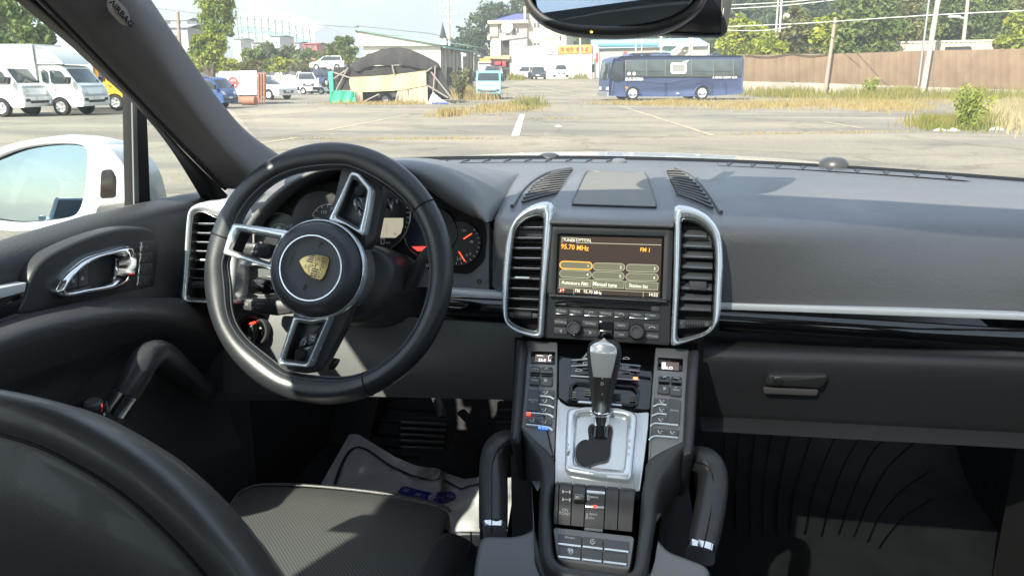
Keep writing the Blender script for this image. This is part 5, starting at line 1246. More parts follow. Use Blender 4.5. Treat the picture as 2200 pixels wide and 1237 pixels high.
obj('handle_grip', MB().loft([catmull([c[k] for c in cols_], 5) for k in range(len(cols_[0]))]), M['bright'], pnl, ang=70)
obj('handle_well', MB().prism([q.lerp(cent(i), -0.03) - Df.n * 0.006 for q in i], Df.n, 0.004), M['plastic'], pnl)
for p in (((306, 512), (352, 440), (366, 432), (362, 512), (312, 524)), ((368, 430), (412, 400), (412, 506), (366, 512))): obj('lock_button', MB().prism(rounded(DP(p, 0.008), 0.003, 3), Df.n, 0.006, 0.0012), M['key'], pnl)
mk = MB()
for x, y in ((342, 485), (384, 474)): mk.stroke(Df, [zG(x - 5, y + 6), zG(x - 5, y - 2), zG(x + 5, y - 4), zG(x + 5, y + 4)], 1.4, 0.009, closed=True); mk.stroke(Df, [zG(x - 2, y - 3), zG(x - 1, y - 9), zG(x + 4, y - 9)], 1.2, 0.009)
for y, s in ((326, 'SET'), (376, '1'), (428, '2'), (482, 'F')): mk.text(Df, s, *zG(686 - (y - 326) * 0.08, y), 3.2 if s == 'SET' else 4, rot=2, h=0.0052, wide=1.1)
obj('door_lettering', mk, M['white_ink'], pnl, ang=None)
mem = [((656, 300), (714, 296), (716, 346), (652, 350)), ((652, 352), (715, 349), (714, 400), (648, 402)), ((648, 404), (713, 402), (708, 455), (642, 455)), ((642, 457), (707, 457), (696, 506), (636, 508))]
for p in mem:
    bt = obj('memory_button', MB().prism(rounded(DP(p, 0.0045), 0.001, 2), Df.n, 0.004, 0.0008), M['key'], pnl)
    obj('button_edge', MB().prism(rounded(DP((p[0], (p[0][0] + 13, p[0][1]), (p[3][0] + 13, p[3][1]), p[3]), 0.0062), 0.001, 2), Df.n, 0.004, 0.0006), M['bright'], dr)
# silver and gloss inlay running off to the left
obj('inlay_strip', MB().prism(DP(((-300, 600), (0, 518), (124, 494), (116, 536), (0, 568), (-300, 655)), 0.004), Df.n, 0.012, 0.001), M['alu'], dr)
obj('inlay_panel', MB().prism(DP(((-300, 656), (0, 569), (115, 538), (88, 632), (0, 664), (-300, 760)), 0.002), Df.n, 0.012, 0.001), M['gloss'], dr)
# grab bar
gp_ = [OX(212, 925, -0.66), OX(246, 880, -0.645), OX(285, 818, -0.63), OX(318, 766, -0.625), OX(350, 762, -0.635), OX(395, 800, -0.66), OX(428, 828, -0.685), OX(446, 840, -0.71)]
path = resample(catmull(gp_, 8), 46); rr = [0.0185 - 0.004 * max(0, (k - 22) / 23) for k in range(46)]
gb_ = obj('grab_bar', MB().tube(path[6:42], rr[6:42], 18, sh=0.85), M['leather'], dr, ang=70)
obj('bar_collar', MB().tube(path[3:7], 0.0183, 18, sh=0.85), M['bright'], gb_, ang=60)
obj('bar_foot', MB().tube(path[:4], 0.019, 18, sh=0.85), M['plastic'], gb_, ang=60)
obj('bar_end', MB().tube(path[41:], 0.0145, 18, sh=0.85), M['plastic'], gb_, ang=60)
obj('bar_seam', MB().tube([q + (CAM - q).normalized() * 0.0168 for q in path[7:36]], 0.0009, 5), M['black'], gb_)
# window switches in the armrest
sx = OX(195, 880, -0.66)
Ef = Fr(sx, (OX(235, 880, -0.66) - OX(150, 875, -0.66)).normalized(), (OZ(150, 875, sx.z) - sx).cross(V((0, 0, -1))))
Ef = Fr(sx, (0.35, 1, 0.05), (-1, 0.35, 0.1))
if Ef.n.z < 0: Ef = Fr(sx, (0.35, 1, 0.05), (1, -0.35, -0.1))
def EP(pts, h=0.0): return [Ef.at(*zS(*q), h) for q in pts]
obj('switch_panel', MB().prism(rounded(EP(((372, 258), (520, 196), (640, 204), (600, 320), (560, 350), (420, 300)), 0.0), 0.006, 4), Ef.n, 0.012, 0.002), M['smoke'], dr)
obj('switch_field', MB().prism(rounded(EP(((400, 260), (526, 206), (632, 212), (594, 316), (540, 330)), 0.002), 0.004, 4), Ef.n, 0.004, 0.001), M['gloss'], dr)
for p in (((430, 266), (468, 250), (490, 268), (452, 284)), ((476, 284), (510, 268), (535, 288), (500, 306)), ((520, 296), (550, 282), (566, 300), (540, 318)), ((600, 232), (630, 236), (622, 250), (596, 246))): obj('window_switch', MB().prism(rounded(EP(p, 0.008), 0.002, 3), Ef.n, 0.008, 0.0018), M['key'], dr)
o = Ef.at(*zS(545, 252), 0.002); obj('mirror_knob', MB().lathe([(0.012, 0), (0.012, 0.006), (0.009, 0.009), (0, 0.008)], o, Ef.n, 24), M['key'], dr)
obj('switch_lamp', MB().prism(rounded(EP(((562, 214), (594, 216), (592, 236), (564, 234)), 0.008), 0.001, 2), Ef.n, 0.005), M['red_led'], dr)
# window frame post, glass panes
p0, p1 = OX(297, 236, -0.755), OX(303, 452, -0.785)
obj('window_post', MB().prism([OX(281, 200, -0.765), OX(318, 245, -0.765), OX(326, 456, -0.79), OX(285, 462, -0.79)], V((1, -0.3, 0)), 0.02, 0.004), M['rubber'], dr)
obj('post_channel', MB().prism([OX(284, 210, -0.7585), OX(294, 218, -0.7585), OX(300, 460, -0.7835), OX(289, 462, -0.7835)], V((1, -0.3, 0)), 0.003, 0.001), M['lightened_grey_plastic'], dr)
gq = [V((-0.79, -0.08, 1.20)), V((-0.80, 0.5, 1.20)), OX(290, 470, -0.80), OX(288, 215, -0.77), OX(150, 60, -0.755), V((-0.735, 0.75, 1.585)), V((-0.725, -0.05, 1.60))]
obj('side_window', MB().flat(gq), M['side_glass'], dr)
obj('quarter_window', MB().flat([OX(318, 470, -0.80), OX(318, 240, -0.772), OX(420, 330, -0.79), OX(470, 440, -0.80)]), M['side_glass'], dr)
obj('window_trim', MB().tube(catmull([V((-0.74, -0.1, 1.595)), V((-0.745, 0.5, 1.598)), V((-0.75, 0.72, 1.59)), OX(30, -40, -0.752)], 6), 0.016, 8), M['rubber'], dr)
obj('inner_skin', MB().prism([V((-0.79, -0.12, 0.4)), V((-0.79, 1.40, 0.4)), V((-0.79, 1.40, 1.1)), V((-0.79, -0.12, 1.1))], V((-1, 0, 0)), 0.02), M['trim'], dr)
obj('outer_skin', MB().prism([V((-0.86, -0.12, 0.4)), V((-0.86, 1.42, 0.4)), V((-0.84, 1.40, 1.165)), V((-0.84, -0.12, 1.165))], V((-1, 0, 0)), 0.03), M['white_paint'], dr)
# door mirror
mh = [(0, 318), (-60, 350), (-70, 420), (-40, 480), (0, 496), (60, 498), (150, 486), (178, 470), (196, 420), (204, 360), (196, 318), (170, 300), (120, 294), (60, 302)]
Mf = Fr(OX(100, 400, -0.99), (1, 0.18, 0), (0, 0.085, 1))
mo_ = resample(catmull(Mf.pts(mh, 0.0), 5, True), 80, True)
mi_ = resample(catmull(Mf.pts([(0, 338), (-52, 366), (-58, 420), (-34, 462), (0, 474), (60, 478), (145, 468), (170, 452), (182, 410), (187, 360), (184, 318), (150, 310), (100, 312), (50, 320)], 0.0), 5, True), 80, True)
# the shell swells outward from the frame and closes round the mirror glass
cM = cent(mo_); rows = []
for s, d in ((1.0, 0.0), (1.05, 0.03), (1.04, 0.07), (0.97, 0.12), (0.80, 0.165), (0.5, 0.195), (0.0, 0.205)):
    rows.append([cM + (q - cM) * s - Mf.n * d + V((0.05 * d / 0.2, 0, 0)) for q in mo_])
sh_ = MB().loft(rows[::-1], cu=True)
mh_o = obj('mirror_housing', sh_.ring(mo_, mi_, Mf.n, 0.004, 0.002, 80, k=4, deep_in=0.02), M['white_paint'], dr, ang=70)
obj('mirror_surround', MB().ring([q - Mf.n * 0.004 for q in mi_], [q.lerp(cent(mi_), 0.02) - Mf.n * 0.006 for q in mi_], Mf.n, 0.0, 0.01, 80), M['black'], mh_o)
Gf2 = Fr(cM, (1, 0.18, 0), (0.0, 0.085, 1))
obj('mirror_glass', MB().flat([cM - Mf.n * 0.012 + Gf2.u * (q - cM).dot(Mf.u) * 0.99 + Gf2.v * (q - cM).dot(Mf.v) * 0.99 for q in mi_]), M['mirror'], mh_o, ang=None)
# mirror foot with its black window
cheek = [Mf.at(*q, 0.012) for q in ((202, 322), (216, 311), (245, 330), (275, 372), (292, 430), (296, 470), (240, 492), (180, 492), (196, 440), (203, 380))]
ck = obj('mirror_foot', MB().prism(resample(catmull(cheek, 4, True), 60, True), Mf.n, 0.12, 0.005, 3), M['white_paint'], dr, ang=40)
obj('foot_light', MB().prism(rounded([Mf.at(*q, 0.0145) for q in ((217, 366), (238, 362), (248, 380), (247, 424), (214, 427), (215, 390))], 0.006, 4), Mf.n, 0.006, 0.001), mat('tinted_lens', (0.02, 0.014, 0.014), 0.12), dr)
obj('foot_base', MB().prism(rounded([Mf.at(*q, 0.018) for q in ((208, 440), (290, 428), (310, 500), (190, 505), (200, 470))], 0.01, 4), Mf.n, 0.06, 0.004), M['plastic'], dr)
# ------------------------------------------------------------------ driver's seat
st = thing('driver_seat', 'black leather driver seat with perforated cushion, back nearest the camera', 'car seat', (-0.42, 0.6, 0.7))
perf = mat('perforated_leather', (0.024, 0.024, 0.026), 0.34, bump=('noise', 300, 0.12, 0.001), spec=0.5, rvar=(7, 0.3, 0.42))
t = perf.node_tree; b = t.nodes['Principled BSDF']
tc_ = t.nodes.new('ShaderNodeTexCoord'); rot_ = t.nodes.new('ShaderNodeMapping'); rot_.inputs['Rotation'].default_value = (0, 0, math.radians(45)); rot_.inputs['Scale'].default_value = (1, 1, 0)
vo = t.nodes.new('ShaderNodeTexVoronoi'); vo.voronoi_dimensions = '2D'; vo.inputs['Scale'].default_value = 250; vo.inputs['Randomness'].default_value = 0
t.links.new(tc_.outputs['Object'], rot_.inputs['Vector']); t.links.new(rot_.outputs['Vector'], vo.inputs['Vector'])
cr = t.nodes.new('ShaderNodeValToRGB'); cr.color_ramp.elements[0].position = 0.22; cr.color_ramp.elements[1].position = 0.34
cr.color_ramp.elements[0].color = (0.003, 0.003, 0.003, 1); cr.color_ramp.elements[1].color = (0.11, 0.114, 0.112, 1)
t.links.new(vo.outputs['Distance'], cr.inputs['Fac']); t.links.new(cr.outputs['Color'], b.inputs['Base Color'])
bp = [n_ for n_ in t.nodes if n_.bl_idname == 'ShaderNodeBump'][0]
b2 = t.nodes.new('ShaderNodeBump'); b2.inputs['Strength'].default_value = 0.6; b2.inputs['Distance'].default_value = 0.002
t.links.new(cr.outputs['Color'], b2.inputs['Height']); t.links.new(bp.outputs['Normal'], b2.inputs['Normal']); t.links.new(b2.outputs['Normal'], b.inputs['Normal'])
def SZ(x, y, z): return OZ(*zM(x, y), z)
# cushion outline at its top, seen from above: front edge runs left to right
front = [SZ(-40, 950, .775), SZ(20, 880, .785), SZ(75, 780, .79), (SZ(140, 712, .79)), SZ(240, 688, .79), SZ(450, 692, .79), SZ(700, 712, .79), SZ(950, 742, .79), SZ(1150, 780, .788), SZ(1280, 815, .785), SZ(1318, 850, .78), SZ(1300, 930, .775)]
fl_ = resample(catmull(front, 6), 60)
rows = []
for s, d, z in ((1.0, 0.0, -0.16), (1.0, 0.004, -0.05), (1.0, 0.004, -0.018), (0.985, 0.0, -0.004), (0.965, 0, 0.0), (0.9, 0, 0.004), (0.7, 0, 0.003), (0.4, 0, -0.008), (0.0, 0, -0.014)):
    row = []
    for k, q in enumerate(fl_):
        u = k / 59; tgt = V((-0.60 + 0.42 * u, 0.50, 0.775))
        w_ = tgt.lerp(q, s); w_.z = q.z * s + 0.775 * (1 - s) + z; w_.y += d; row.append(w_)
    rows.append(row)
obj('cushion', MB().loft(rows), perf, st, ang=75)
obj('front_piping', MB().tube([q + V((0, 0.002, -0.006)) for q in fl_[4:56]], 0.0026, 8), M['leather'], st, ang=70)
tag(obj('stitching', (lambda mb: ([mb.tube([a.lerp(b, 0.15) + V((0, -0.012, 0.001)), a.lerp(b, 0.75) + V((0, -0.012, 0.001))], 0.0009, 4) for a, b in zip(resample(fl_[6:54], 90), resample(fl_[6:54], 90)[1:])], mb)[1])(MB()), thread2, st, ang=None), kind='stuff')
bo = [SZ(1155, 1260, .80), SZ(1180, 1150, .80), SZ(1225, 1040, .80), SZ(1275, 975, .80), SZ(1335, 955, .795), SZ(1420, 985, .785), SZ(1490, 1040, .77), SZ(1500, 1130, .76), SZ(1495, 1300, .76)]
bolster_c = resample(catmull(bo, 6), 40); rows = []
for s, z in ((1.12, -0.16), (1.06, -0.06), (1.0, -0.012), (0.93, 0.002), (0.8, 0.008), (0.5, 0.010), (0.2, 0.008)):
    c0 = V((-0.205, 0.72, 0.795)); rows.append([c0 + (q - c0) * s + V((0, 0, z)) for q in bolster_c])
obj('side_bolster', MB().loft(rows[::-1] if False else rows), M['leather'], st, ang=75)
bs = [SZ(1440, 1010, .79), SZ(1440, 1090, .79), SZ(1410, 1180, .795), SZ(1390, 1280, .80)]
obj('bolster_seam', MB().tube([q + V((0, 0, 0.008)) for q in catmull(bs, 5)], 0.0012, 6), M['black'], st)
# seat back: its shoulder fills the near left corner
edge = [(-260, 815), (-120, 822), (0, 842), (110, 872), (200, 915), (290, 970), (370, 1035), (440, 1105), (500, 1175), (548, 1237), (600, 1320), (640, 1420)]
YB = 0.46
ed3 = [OY(x, y, YB) for x, y in edge]; ed = resample(catmull(ed3, 6), 70)
low = V((-0.62, YB, 0.50)); rows = []
for s, y in ((0.84, 0.10), (0.89, 0.095), (0.925, 0.08), (0.955, 0.055), (0.98, 0.028), (0.995, 0.006), (0.995, -0.004), (0.985, -0.009), (0.968, -0.012), (0.960, -0.0095), (0.950, -0.015), (0.90, -0.030), (0.75, -0.045), (0.5, -0.055), (0.2, -0.06)):
    rows.append([V((low.x + (q.x - low.x) * s, YB + y, low.z + (q.z - low.z) * s)) for q in ed])
obj('backrest', MB().loft(rows[::-1]), mat('back_leather', (0.055, 0.051, 0.048), 0.40, bump=('grain', 700, 0.18, 0.0005), spec=0.6, coat=0.12, rvar=(5, 0.34, 0.5)), st, ang=75)
obj('piping', MB().tube([V((low.x + (q.x - low.x) * 0.96, YB - 0.0105, low.z + (q.z - low.z) * 0.96)) for q in ed], 0.0014, 6), M['black'], st)
# ------------------------------------------------------------------ interior mirror and toll terminal
YM = 1.02
iv = thing('interior_mirror', 'black rounded interior mirror hanging at the top of the windscreen', 'rear-view mirror', OY(1330, 10, YM))
Vf = Fr(OY(1330, 20, YM), (1, 0.02, 0), (0, 0.22, 1))
ol = [(1122, -60), (1124, -8), (1136, 22), (1165, 50), (1205, 66), (1262, 74), (1330, 76), (1400, 70), (1450, 56), (1488, 34), (1512, 8), (1524, -30), (1520, -70), (1490, -105), (1400, -118), (1250, -118), (1150, -100)]
il = [(1138, -55), (1139, -10), (1150, 14), (1176, 36), (1212, 49), (1262, 55), (1330, 56), (1395, 50), (1440, 38), (1476, 18), (1498, -6), (1508, -32), (1505, -64), (1480, -92), (1400, -104), (1250, -104), (1162, -88)]
o = resample(catmull(Vf.pts(ol, 0.0), 5, True), 90, True); i = resample(catmull(Vf.pts(il, 0.004), 5, True), 90, True)
cV = cent(o)
rows = [[cV + (q - cV) * s - Vf.n * d for q in o] for s, d in ((1.0, 0.0), (1.01, 0.012), (0.97, 0.028), (0.8, 0.042), (0.4, 0.05), (0.0, 0.052))]
obj('mirror_housing', MB().loft(rows[::-1], cu=True).ring(o, i, Vf.n, 0.003, 0.0005, 90, k=4, deep_in=0.004), M['plastic'], iv, ang=70)
Vg = Fr(cV, (1, -0.12, 0.0), (0, 0.27, 1))
obj('mirror_glass', MB().flat([cV + Vf.n * 0.001 + Vg.u * (q - cV).dot(Vf.u) * 0.995 + Vg.v * (q - cV).dot(Vf.v) * 0.995 for q in i]), M['mirror'], iv, ang=None)
obj('mirror_lamp', MB().lathe([(0.0022, 0), (0.0018, 0.0015), (0, 0.002)], Vf.at(1271, 68, 0.002), Vf.n, 14), mat('amber_led', (0.6, 0.25, 0.02), 0.4, emit=((1, 0.45, 0.05), 1.5)), iv)
obj('mirror_arm', MB().tube([cV - Vf.n * 0.045, cV + V((0, 0.05, 0.05)), cV + V((0, 0.10, 0.10))], 0.012, 12), M['plastic'], iv)
tm = thing('toll_terminal', 'flat dark box fixed to the windscreen behind the interior mirror', 'dash device', OY(1510, 30, 1.10))
Tf = Fr(OY(1510, 30, 1.10), (1, 0.05, 0), (0, 0.15, 1))
bx_ = rounded(Tf.pts([(1380, 70), (1380, -90), (1572, -90), (1572, 10), (1562, 68), (1550, 76)], 0.0), 0.006, 4)
tb = obj('terminal_case', MB().prism(bx_, Tf.n, 0.022, 0.003), mat('terminal_black', (0.008, 0.009, 0.012), 0.22), tm)
obj('terminal_edge', MB().prism(rounded(Tf.pts([(1548, 76), (1552, -90), (1572, -90), (1572, 10), (1562, 70)], 0.0015), 0.003, 3), Tf.n, 0.02, 0.001), M['plastic'], tm)
obj('terminal_strip', MB().prism(Tf.pts([(1551, 38), (1554, 18), (1556, 18), (1553, 38)], 0.002), Tf.n, 0.001), M['grey_ink'], tm)
# ------------------------------------------------------------------ pedals, mats, paper floor cover
bpd = thing('brake_pedal', 'ribbed black brake pedal hanging under the dashboard', 'pedal', OY(915, 940, 1.66))
Bf = Fr(OY(915, 935, 1.66), (1, 0, 0), (0, 0.45, 0.9))
obj('pad', MB().prism(rounded([Bf.at(*zM(*q)) for q in ((1010, 330), (1040, 312), (1320, 318), (1352, 345), (1340, 440), (1300, 525), (1050, 512), (1020, 450))], 0.01, 4), Bf.n, 0.014, 0.004, 3), M['rubber'], bpd, ang=50)
for k, y in enumerate((348, 382, 418, 452, 490)):
    obj('rib', MB().tube([Bf.at(*zM(1036, y), 0.001), Bf.at(*zM(1300 - k * 4, y + 10), 0.001)], 0.0062, 10), mat('rib_rubber', (0.02, 0.02, 0.021), 0.32) if k == 0 else bpy.data.materials['rib_rubber'], bpd)
obj('arm', MB().tube(catmull([Bf.at(*zM(1270, 330), -0.02), OY(*zM(1262, 270), 1.75), OY(*zM(1235, 200), 1.85)], 5), 0.012, 10), M['plastic'], bpd)
apd = thing('accelerator_pedal', 'narrow dark accelerator pedal beside the console', 'pedal', OY(1085, 920, 1.8))
Apf = Fr(OY(1085, 905, 1.78), (1, 0, 0), (0, 0.5, 0.85))
obj('pad', MB().prism(rounded(Apf.pts([(1068, 860), (1104, 860), (1104, 985), (1062, 985)]), 0.008, 3), Apf.n, 0.012, 0.003), M['rubber'], apd)
for k in range(4): obj('rib', MB().tube([Apf.at(1068, 880 + 26 * k, 0.001), Apf.at(1100, 880 + 26 * k, 0.001)], 0.004, 8), bpy.data.materials['rib_rubber'], apd)
obj('arm', MB().tube([Apf.at(1088, 870, -0.015), OY(1090, 820, 1.9)], 0.009, 8), M['plastic'], apd)
# passenger mat with its fan of seams
matm = mat('mat_black', (0.055, 0.057, 0.062), 0.5, bump=('noise', 240, 0.25, 0.002), rvar=(6, 0.4, 0.6), var=(9, (0.038, 0.04, 0.044)))
pm = thing('floor_mat', 'dark quilted passenger floor mat with fanned seam lines', 'floor mat', (0.5, 1.7, 0.46))
def fz(x, y): return 0.458 if y < 1.8 else 0.458 + 0.26 * ((y - 1.8) / 0.4) ** 1.6
mb = MB().loft([[V((0.19 + 0.65 * i / 26, 1.05 + 1.13 * j / 40, fz(0, 1.05 + 1.13 * j / 40) + 0.004 * math.sin(3 * i / 26 + j / 9))) for i in range(27)] for j in range(41)])
obj('mat_sheet', mb, matm, pm, ang=70)
lines = [((384, 432), (374, 560), (376, 680), (430, 780), (434, 1000)), ((455, 450), (440, 600), (432, 760), (434, 960)), ((540, 450), (522, 600), (506, 800), (505, 1020)), ((634, 455), (600, 600), (575, 800), (570, 1020)), ((726, 460), (690, 600), (655, 800), (640, 1020)), ((846, 460), (790, 620), (735, 800), (710, 1020)),
         ((978, 465), (900, 620), (835, 800), (786, 1020)), ((1106, 480), (1010, 620), (930, 820), (872, 1030)), ((1236, 484), (1120, 620), (1030, 820), (960, 1020)), ((1360, 540), (1210, 680), (1110, 860), (1040, 1030)), ((1420, 700), (1280, 800), (1170, 930), (1110, 1060)), ((1440, 840), (1300, 930), (1210, 1030), (1170, 1090))]
for ln in lines:
    p3d = []
    for q in catmull([V((a, b, 0)) for a, b in ln], 5):
        px, py = zO(q.x, q.y); z = 0.46
        for _ in range(24): z = z * 0.6 + (fz(0, OZ(px, py, z).y) + 0.007) * 0.4
        p3d.append(OZ(px, py, z))
    obj('seam', MB().tube(p3d, 0.0015, 5), M['black'], pm)
dm = thing('floor_mat', 'black ribbed driver floor mat under the pedals', 'floor mat', (-0.45, 1.6, 0.455))
mb = MB().loft([[V((-0.72 + 0.58 * i / 20, 1.0 + 1.1 * j / 30, fz(0, 1.0 + 1.1 * j / 30) - 0.002)) for i in range(21)] for j in range(31)])
obj('mat_sheet', mb, M['carpet'], dm, ang=70)
for k in range(14): obj('rib', MB().tube([V((-0.70, 1.36 + 0.045 * k, fz(0, 1.36 + 0.045 * k) + 0.001)), V((-0.52, 1.36 + 0.045 * k, fz(0, 1.36 + 0.045 * k) + 0.001))], 0.005, 6), M['rubber'], dm)
obj('foot_rest', MB().prism([V((-0.79, 1.80, 0.46)), V((-0.79, 2.15, 0.46)), V((-0.79, 2.15, 0.80)), V((-0.79, 1.95, 0.60))], V((-1, 0, 0)), 0.12, 0.004), M['rubber'], dm)
# white printed cover lying crumpled on the driver's floor
pc = thing('floor_cover', 'white plastic floor cover with a blue border and blue lettered patch in the footwell', 'floor cover', (-0.4, 1.55, 0.47))
cm = mat('white_film', (0.62, 0.63, 0.64), 0.3, bump=('noise', 14, 0.35, 0.01), coat=0.3)
cb_ = mat('blue_print', (0.015, 0.03, 0.30), 0.35)
cb2 = mat('navy_print', (0.012, 0.016, 0.09), 0.35)
top_e = [(735, 408), (790, 415), (880, 470), (1000, 545), (1120, 595), (1200, 608), (1235, 606), (1300, 640), (1400, 672), (1490, 660), (1600, 668), (1700, 660)]
bot_e = [(540, 750), (560, 800), (620, 900), (800, 950), (1000, 980), (1180, 1000), (1240, 1010), (1300, 1030), (1380, 1050), (1470, 1060), (1560, 1060), (1640, 1040)]
te = resample([V((a, b, 0)) for a, b in top_e], 64); be = resample([V((a, b, 0)) for a, b in bot_e], 64)
def cov_h(u, v):
    r = 0.006 * math.sin(9 * u + 5 * v) + 0.005 * math.sin(17 * u - 9 * v + 1) + 0.004 * math.sin(31 * u + 13 * v)
    return r + 0.045 * math.exp(-((u - 0.565 - 0.04 * v) / 0.022) ** 2) * (0.4 + 0.6 * (1 - v)) + 0.03 * math.exp(-((u - 0.86) / 0.1) ** 2) * v + 0.02 * v
def cov(u, v, dz=0):
    a = te[0].lerp(te[0], 0); k = u * 63; i = min(62, int(k)); a = te[i].lerp(te[i + 1], k - i); b = be[i].lerp(be[i + 1], k - i); q = a.lerp(b, v)
    px, py = zM(q.x, q.y); z = 0.47
    for _ in range(16): z = z * 0.6 + (fz(0, OZ(px, py, z).y) + 0.012 + cov_h(u, v)) * 0.4
    return OZ(px, py, z + dz)
obj('film_sheet', MB().loft([[cov(i / 90, j / 34) for i in range(91)] for j in range(35)][::-1]), cm, pc, ang=70)
def band(pts, w_, name, m):
    P3 = [cov(u, v, 0.004) for u, v in pts]; mb = MB(); rows = [[], []]
    for k, q in enumerate(P3):
        a, b = P3[max(0, k - 1)], P3[min(len(P3) - 1, k + 1)]; s = (b - a).cross(V((0, 0, 1))).normalized() * w_
        rows[0].append(q - s); rows[1].append(q + s)
    obj(name, mb.loft(rows), m, pc, ang=70)
def UV(x, y):                                     # inverse look-up in the film's own coordinates
    best = min(((cu, cv) for cu in [k / 100 for k in range(101)] for cv in [k / 50 for k in range(51)]), key=lambda c: (te[int(c[0] * 63)].lerp(be[int(c[0] * 63)], c[1]) - V((x, y, 0))).length)
    return best
bl_ = [UV(*q) for q in ((632, 700), (690, 595), (730, 520), (765, 490), (800, 486), (850, 505), (930, 565), (1040, 625), (1130, 660), (1205, 676), (1250, 668), (1300, 690), (1370, 722), (1430, 715), (1490, 700))]
band([(q.x, q.y) for q in catmull([V((a, b, 0)) for a, b in bl_], 5)], 0.0035, 'printed_border', cb2)
patch = [(1002, 735), (1030, 716), (1080, 716), (1140, 740), (1220, 750), (1290, 750), (1320, 740), (1348, 762), (1345, 790), (1310, 798), (1280, 805), (1200, 800), (1100, 772), (1020, 750)]
pu = [UV(*q) for q in patch]; cu_ = (sum(q[0] for q in pu) / len(pu), sum(q[1] for q in pu) / len(pu))
pu2 = [(q.x, q.y) for q in catmull([V((a, b, 0)) for a, b in pu], 4, True)]
mb = MB().loft([[cov(cu_[0] + (u - cu_[0]) * s, cu_[1] + (v - cu_[1]) * s, 0.004) for u, v in pu2] for s in (0.0, 0.3, 0.6, 1.0)], cu=True)
obj('printed_patch', mb, cb_, pc, ang=70)
mb = MB()
for s, (x, y) in zip('감사합니다', ((1062, 736), (1130, 762), (1208, 780), (1262, 778), (1318, 772))):
    u, v = UV(x, y); c0 = cov(u, v, 0.006); fr = Fr(c0, (1, 0, 0), cov(u, max(0, v - 0.04), 0.006) - c0)
    mb.text(fr, s, *zM(x, y), 15, rot=-8, h=0.0025, wide=1.0, bold=0.02)
obj('cover_lettering', mb, M['white_ink'], pc, ang=None)
# ------------------------------------------------------------------ the lot outside: terrain
def gz(x, y):
    k = sst(-31, -21, x)
    return k * (1.15 * sst(58, 105, y) + 0.02 * max(0.0, y - 105)) + (1 - k) * (-0.5) * sst(54, 92, y) + 0.0
def OG(px, py, dz=0.0):
    d = ray(px, py); t = 2.0; prev = t
    while t < 900:
        q = CAM + d * t
        if q.z <= gz(q.x, q.y) + dz: break
        prev = t; t *= 1.03
    a, b = prev, t
    for _ in range(24):
        m = (a + b) / 2; q = CAM + d * m
        if q.z <= gz(q.x, q.y) + dz: b = m
        else: a = m
    return CAM + d * b
ys = [-80 + i * 10 for i in range(13)] + [41 + i * 2.2 for i in range(34)] + [118 + i * 14 for i in range(45)]
xs = [-420, -300, -220, -160, -120, -90, -70, -55, -45] + [-40 + i * 2 for i in range(31)] + [24, 32, 45, 60, 80, 110, 150, 220, 300, 420]
asp = mat('worn_asphalt', (0.155, 0.137, 0.113), 0.9, bump=('noise', 3.0, 0.25, 0.02), spec=0.2)
t = asp.node_tree; b = t.nodes['Principled BSDF']; tcg = t.nodes.new('ShaderNodeTexCoord')
def nz_(sc, det, vec, dist=0.0):
    n = t.nodes.new('ShaderNodeTexNoise'); n.inputs['Scale'].default_value = sc; n.inputs['Detail'].default_value = det; n.inputs['Distortion'].default_value = dist; t.links.new(vec, n.inputs['Vector']); return n.outputs['Fac']
def rmp(fac, p0, c0, p1, c1):
    r = t.nodes.new('ShaderNodeValToRGB'); r.color_ramp.elements[0].position = p0; r.color_ramp.elements[1].position = p1
    r.color_ramp.elements[0].color = (*c0, 1); r.color_ramp.elements[1].color = (*c1, 1); t.links.new(fac, r.inputs['Fac']); return r.outputs['Color']
def mix_(f, a, c):
    m = t.nodes.new('ShaderNodeMixRGB'); t.links.new(f, m.inputs[0]); t.links.new(a, m.inputs[1]); t.links.new(c, m.inputs[2]); return m.outputs[0]
mpg = t.nodes.new('ShaderNodeMapping'); mpg.inputs['Scale'].default_value = (0.35, 1.3, 1); t.links.new(tcg.outputs['Object'], mpg.inputs['Vector'])
big = rmp(nz_(0.30, 7, mpg.outputs['Vector'], 0.6), 0.36, (0.19, 0.175, 0.152), 0.66, (0.30, 0.27, 0.215))
sand = rmp(nz_(0.11, 8, tcg.outputs['Object'], 0.4), 0.5, (0, 0, 0), 0.72, (1, 1, 1))
sandc = rmp(nz_(2.2, 4, tcg.outputs['Object']), 0.3, (0.31, 0.265, 0.195), 0.7, (0.40, 0.35, 0.265))
fine = rmp(nz_(16, 5, tcg.outputs['Object']), 0.3, (0.62, 0.62, 0.62), 0.7, (1.3, 1.3, 1.3))
mm = t.nodes.new('ShaderNodeMixRGB'); mm.blend_type = 'MULTIPLY'; mm.inputs[0].default_value = 0.5
t.links.new(mix_(sand, big, sandc), mm.inputs[1]); t.links.new(fine, mm.inputs[2]); vc = t.nodes.new('ShaderNodeTexVoronoi'); vc.feature = 'DISTANCE_TO_EDGE'; vc.inputs['Scale'].default_value = 0.16
nw = t.nodes.new('ShaderNodeTexNoise'); nw.inputs['Scale'].default_value = 1.1; nw.inputs['Detail'].default_value = 6
t.links.new(tcg.outputs['Object'], nw.inputs['Vector']); vadd = t.nodes.new('ShaderNodeVectorMath'); vadd.operation = 'MULTIPLY_ADD'; vadd.inputs[1].default_value = (2.2, 2.2, 0)
t.links.new(nw.outputs['Color'], vadd.inputs[0]); t.links.new(tcg.outputs['Object'], vadd.inputs[2]); t.links.new(vadd.outputs[0], vc.inputs['Vector'])
crk = rmp(vc.outputs['Distance'], 0.004, (0.45, 0.43, 0.38), 0.014, (1, 1, 1))
oil = rmp(nz_(0.55, 3, tcg.outputs['Object'], 1.0), 0.30, (0.72, 0.72, 0.74), 0.42, (1, 1, 1))
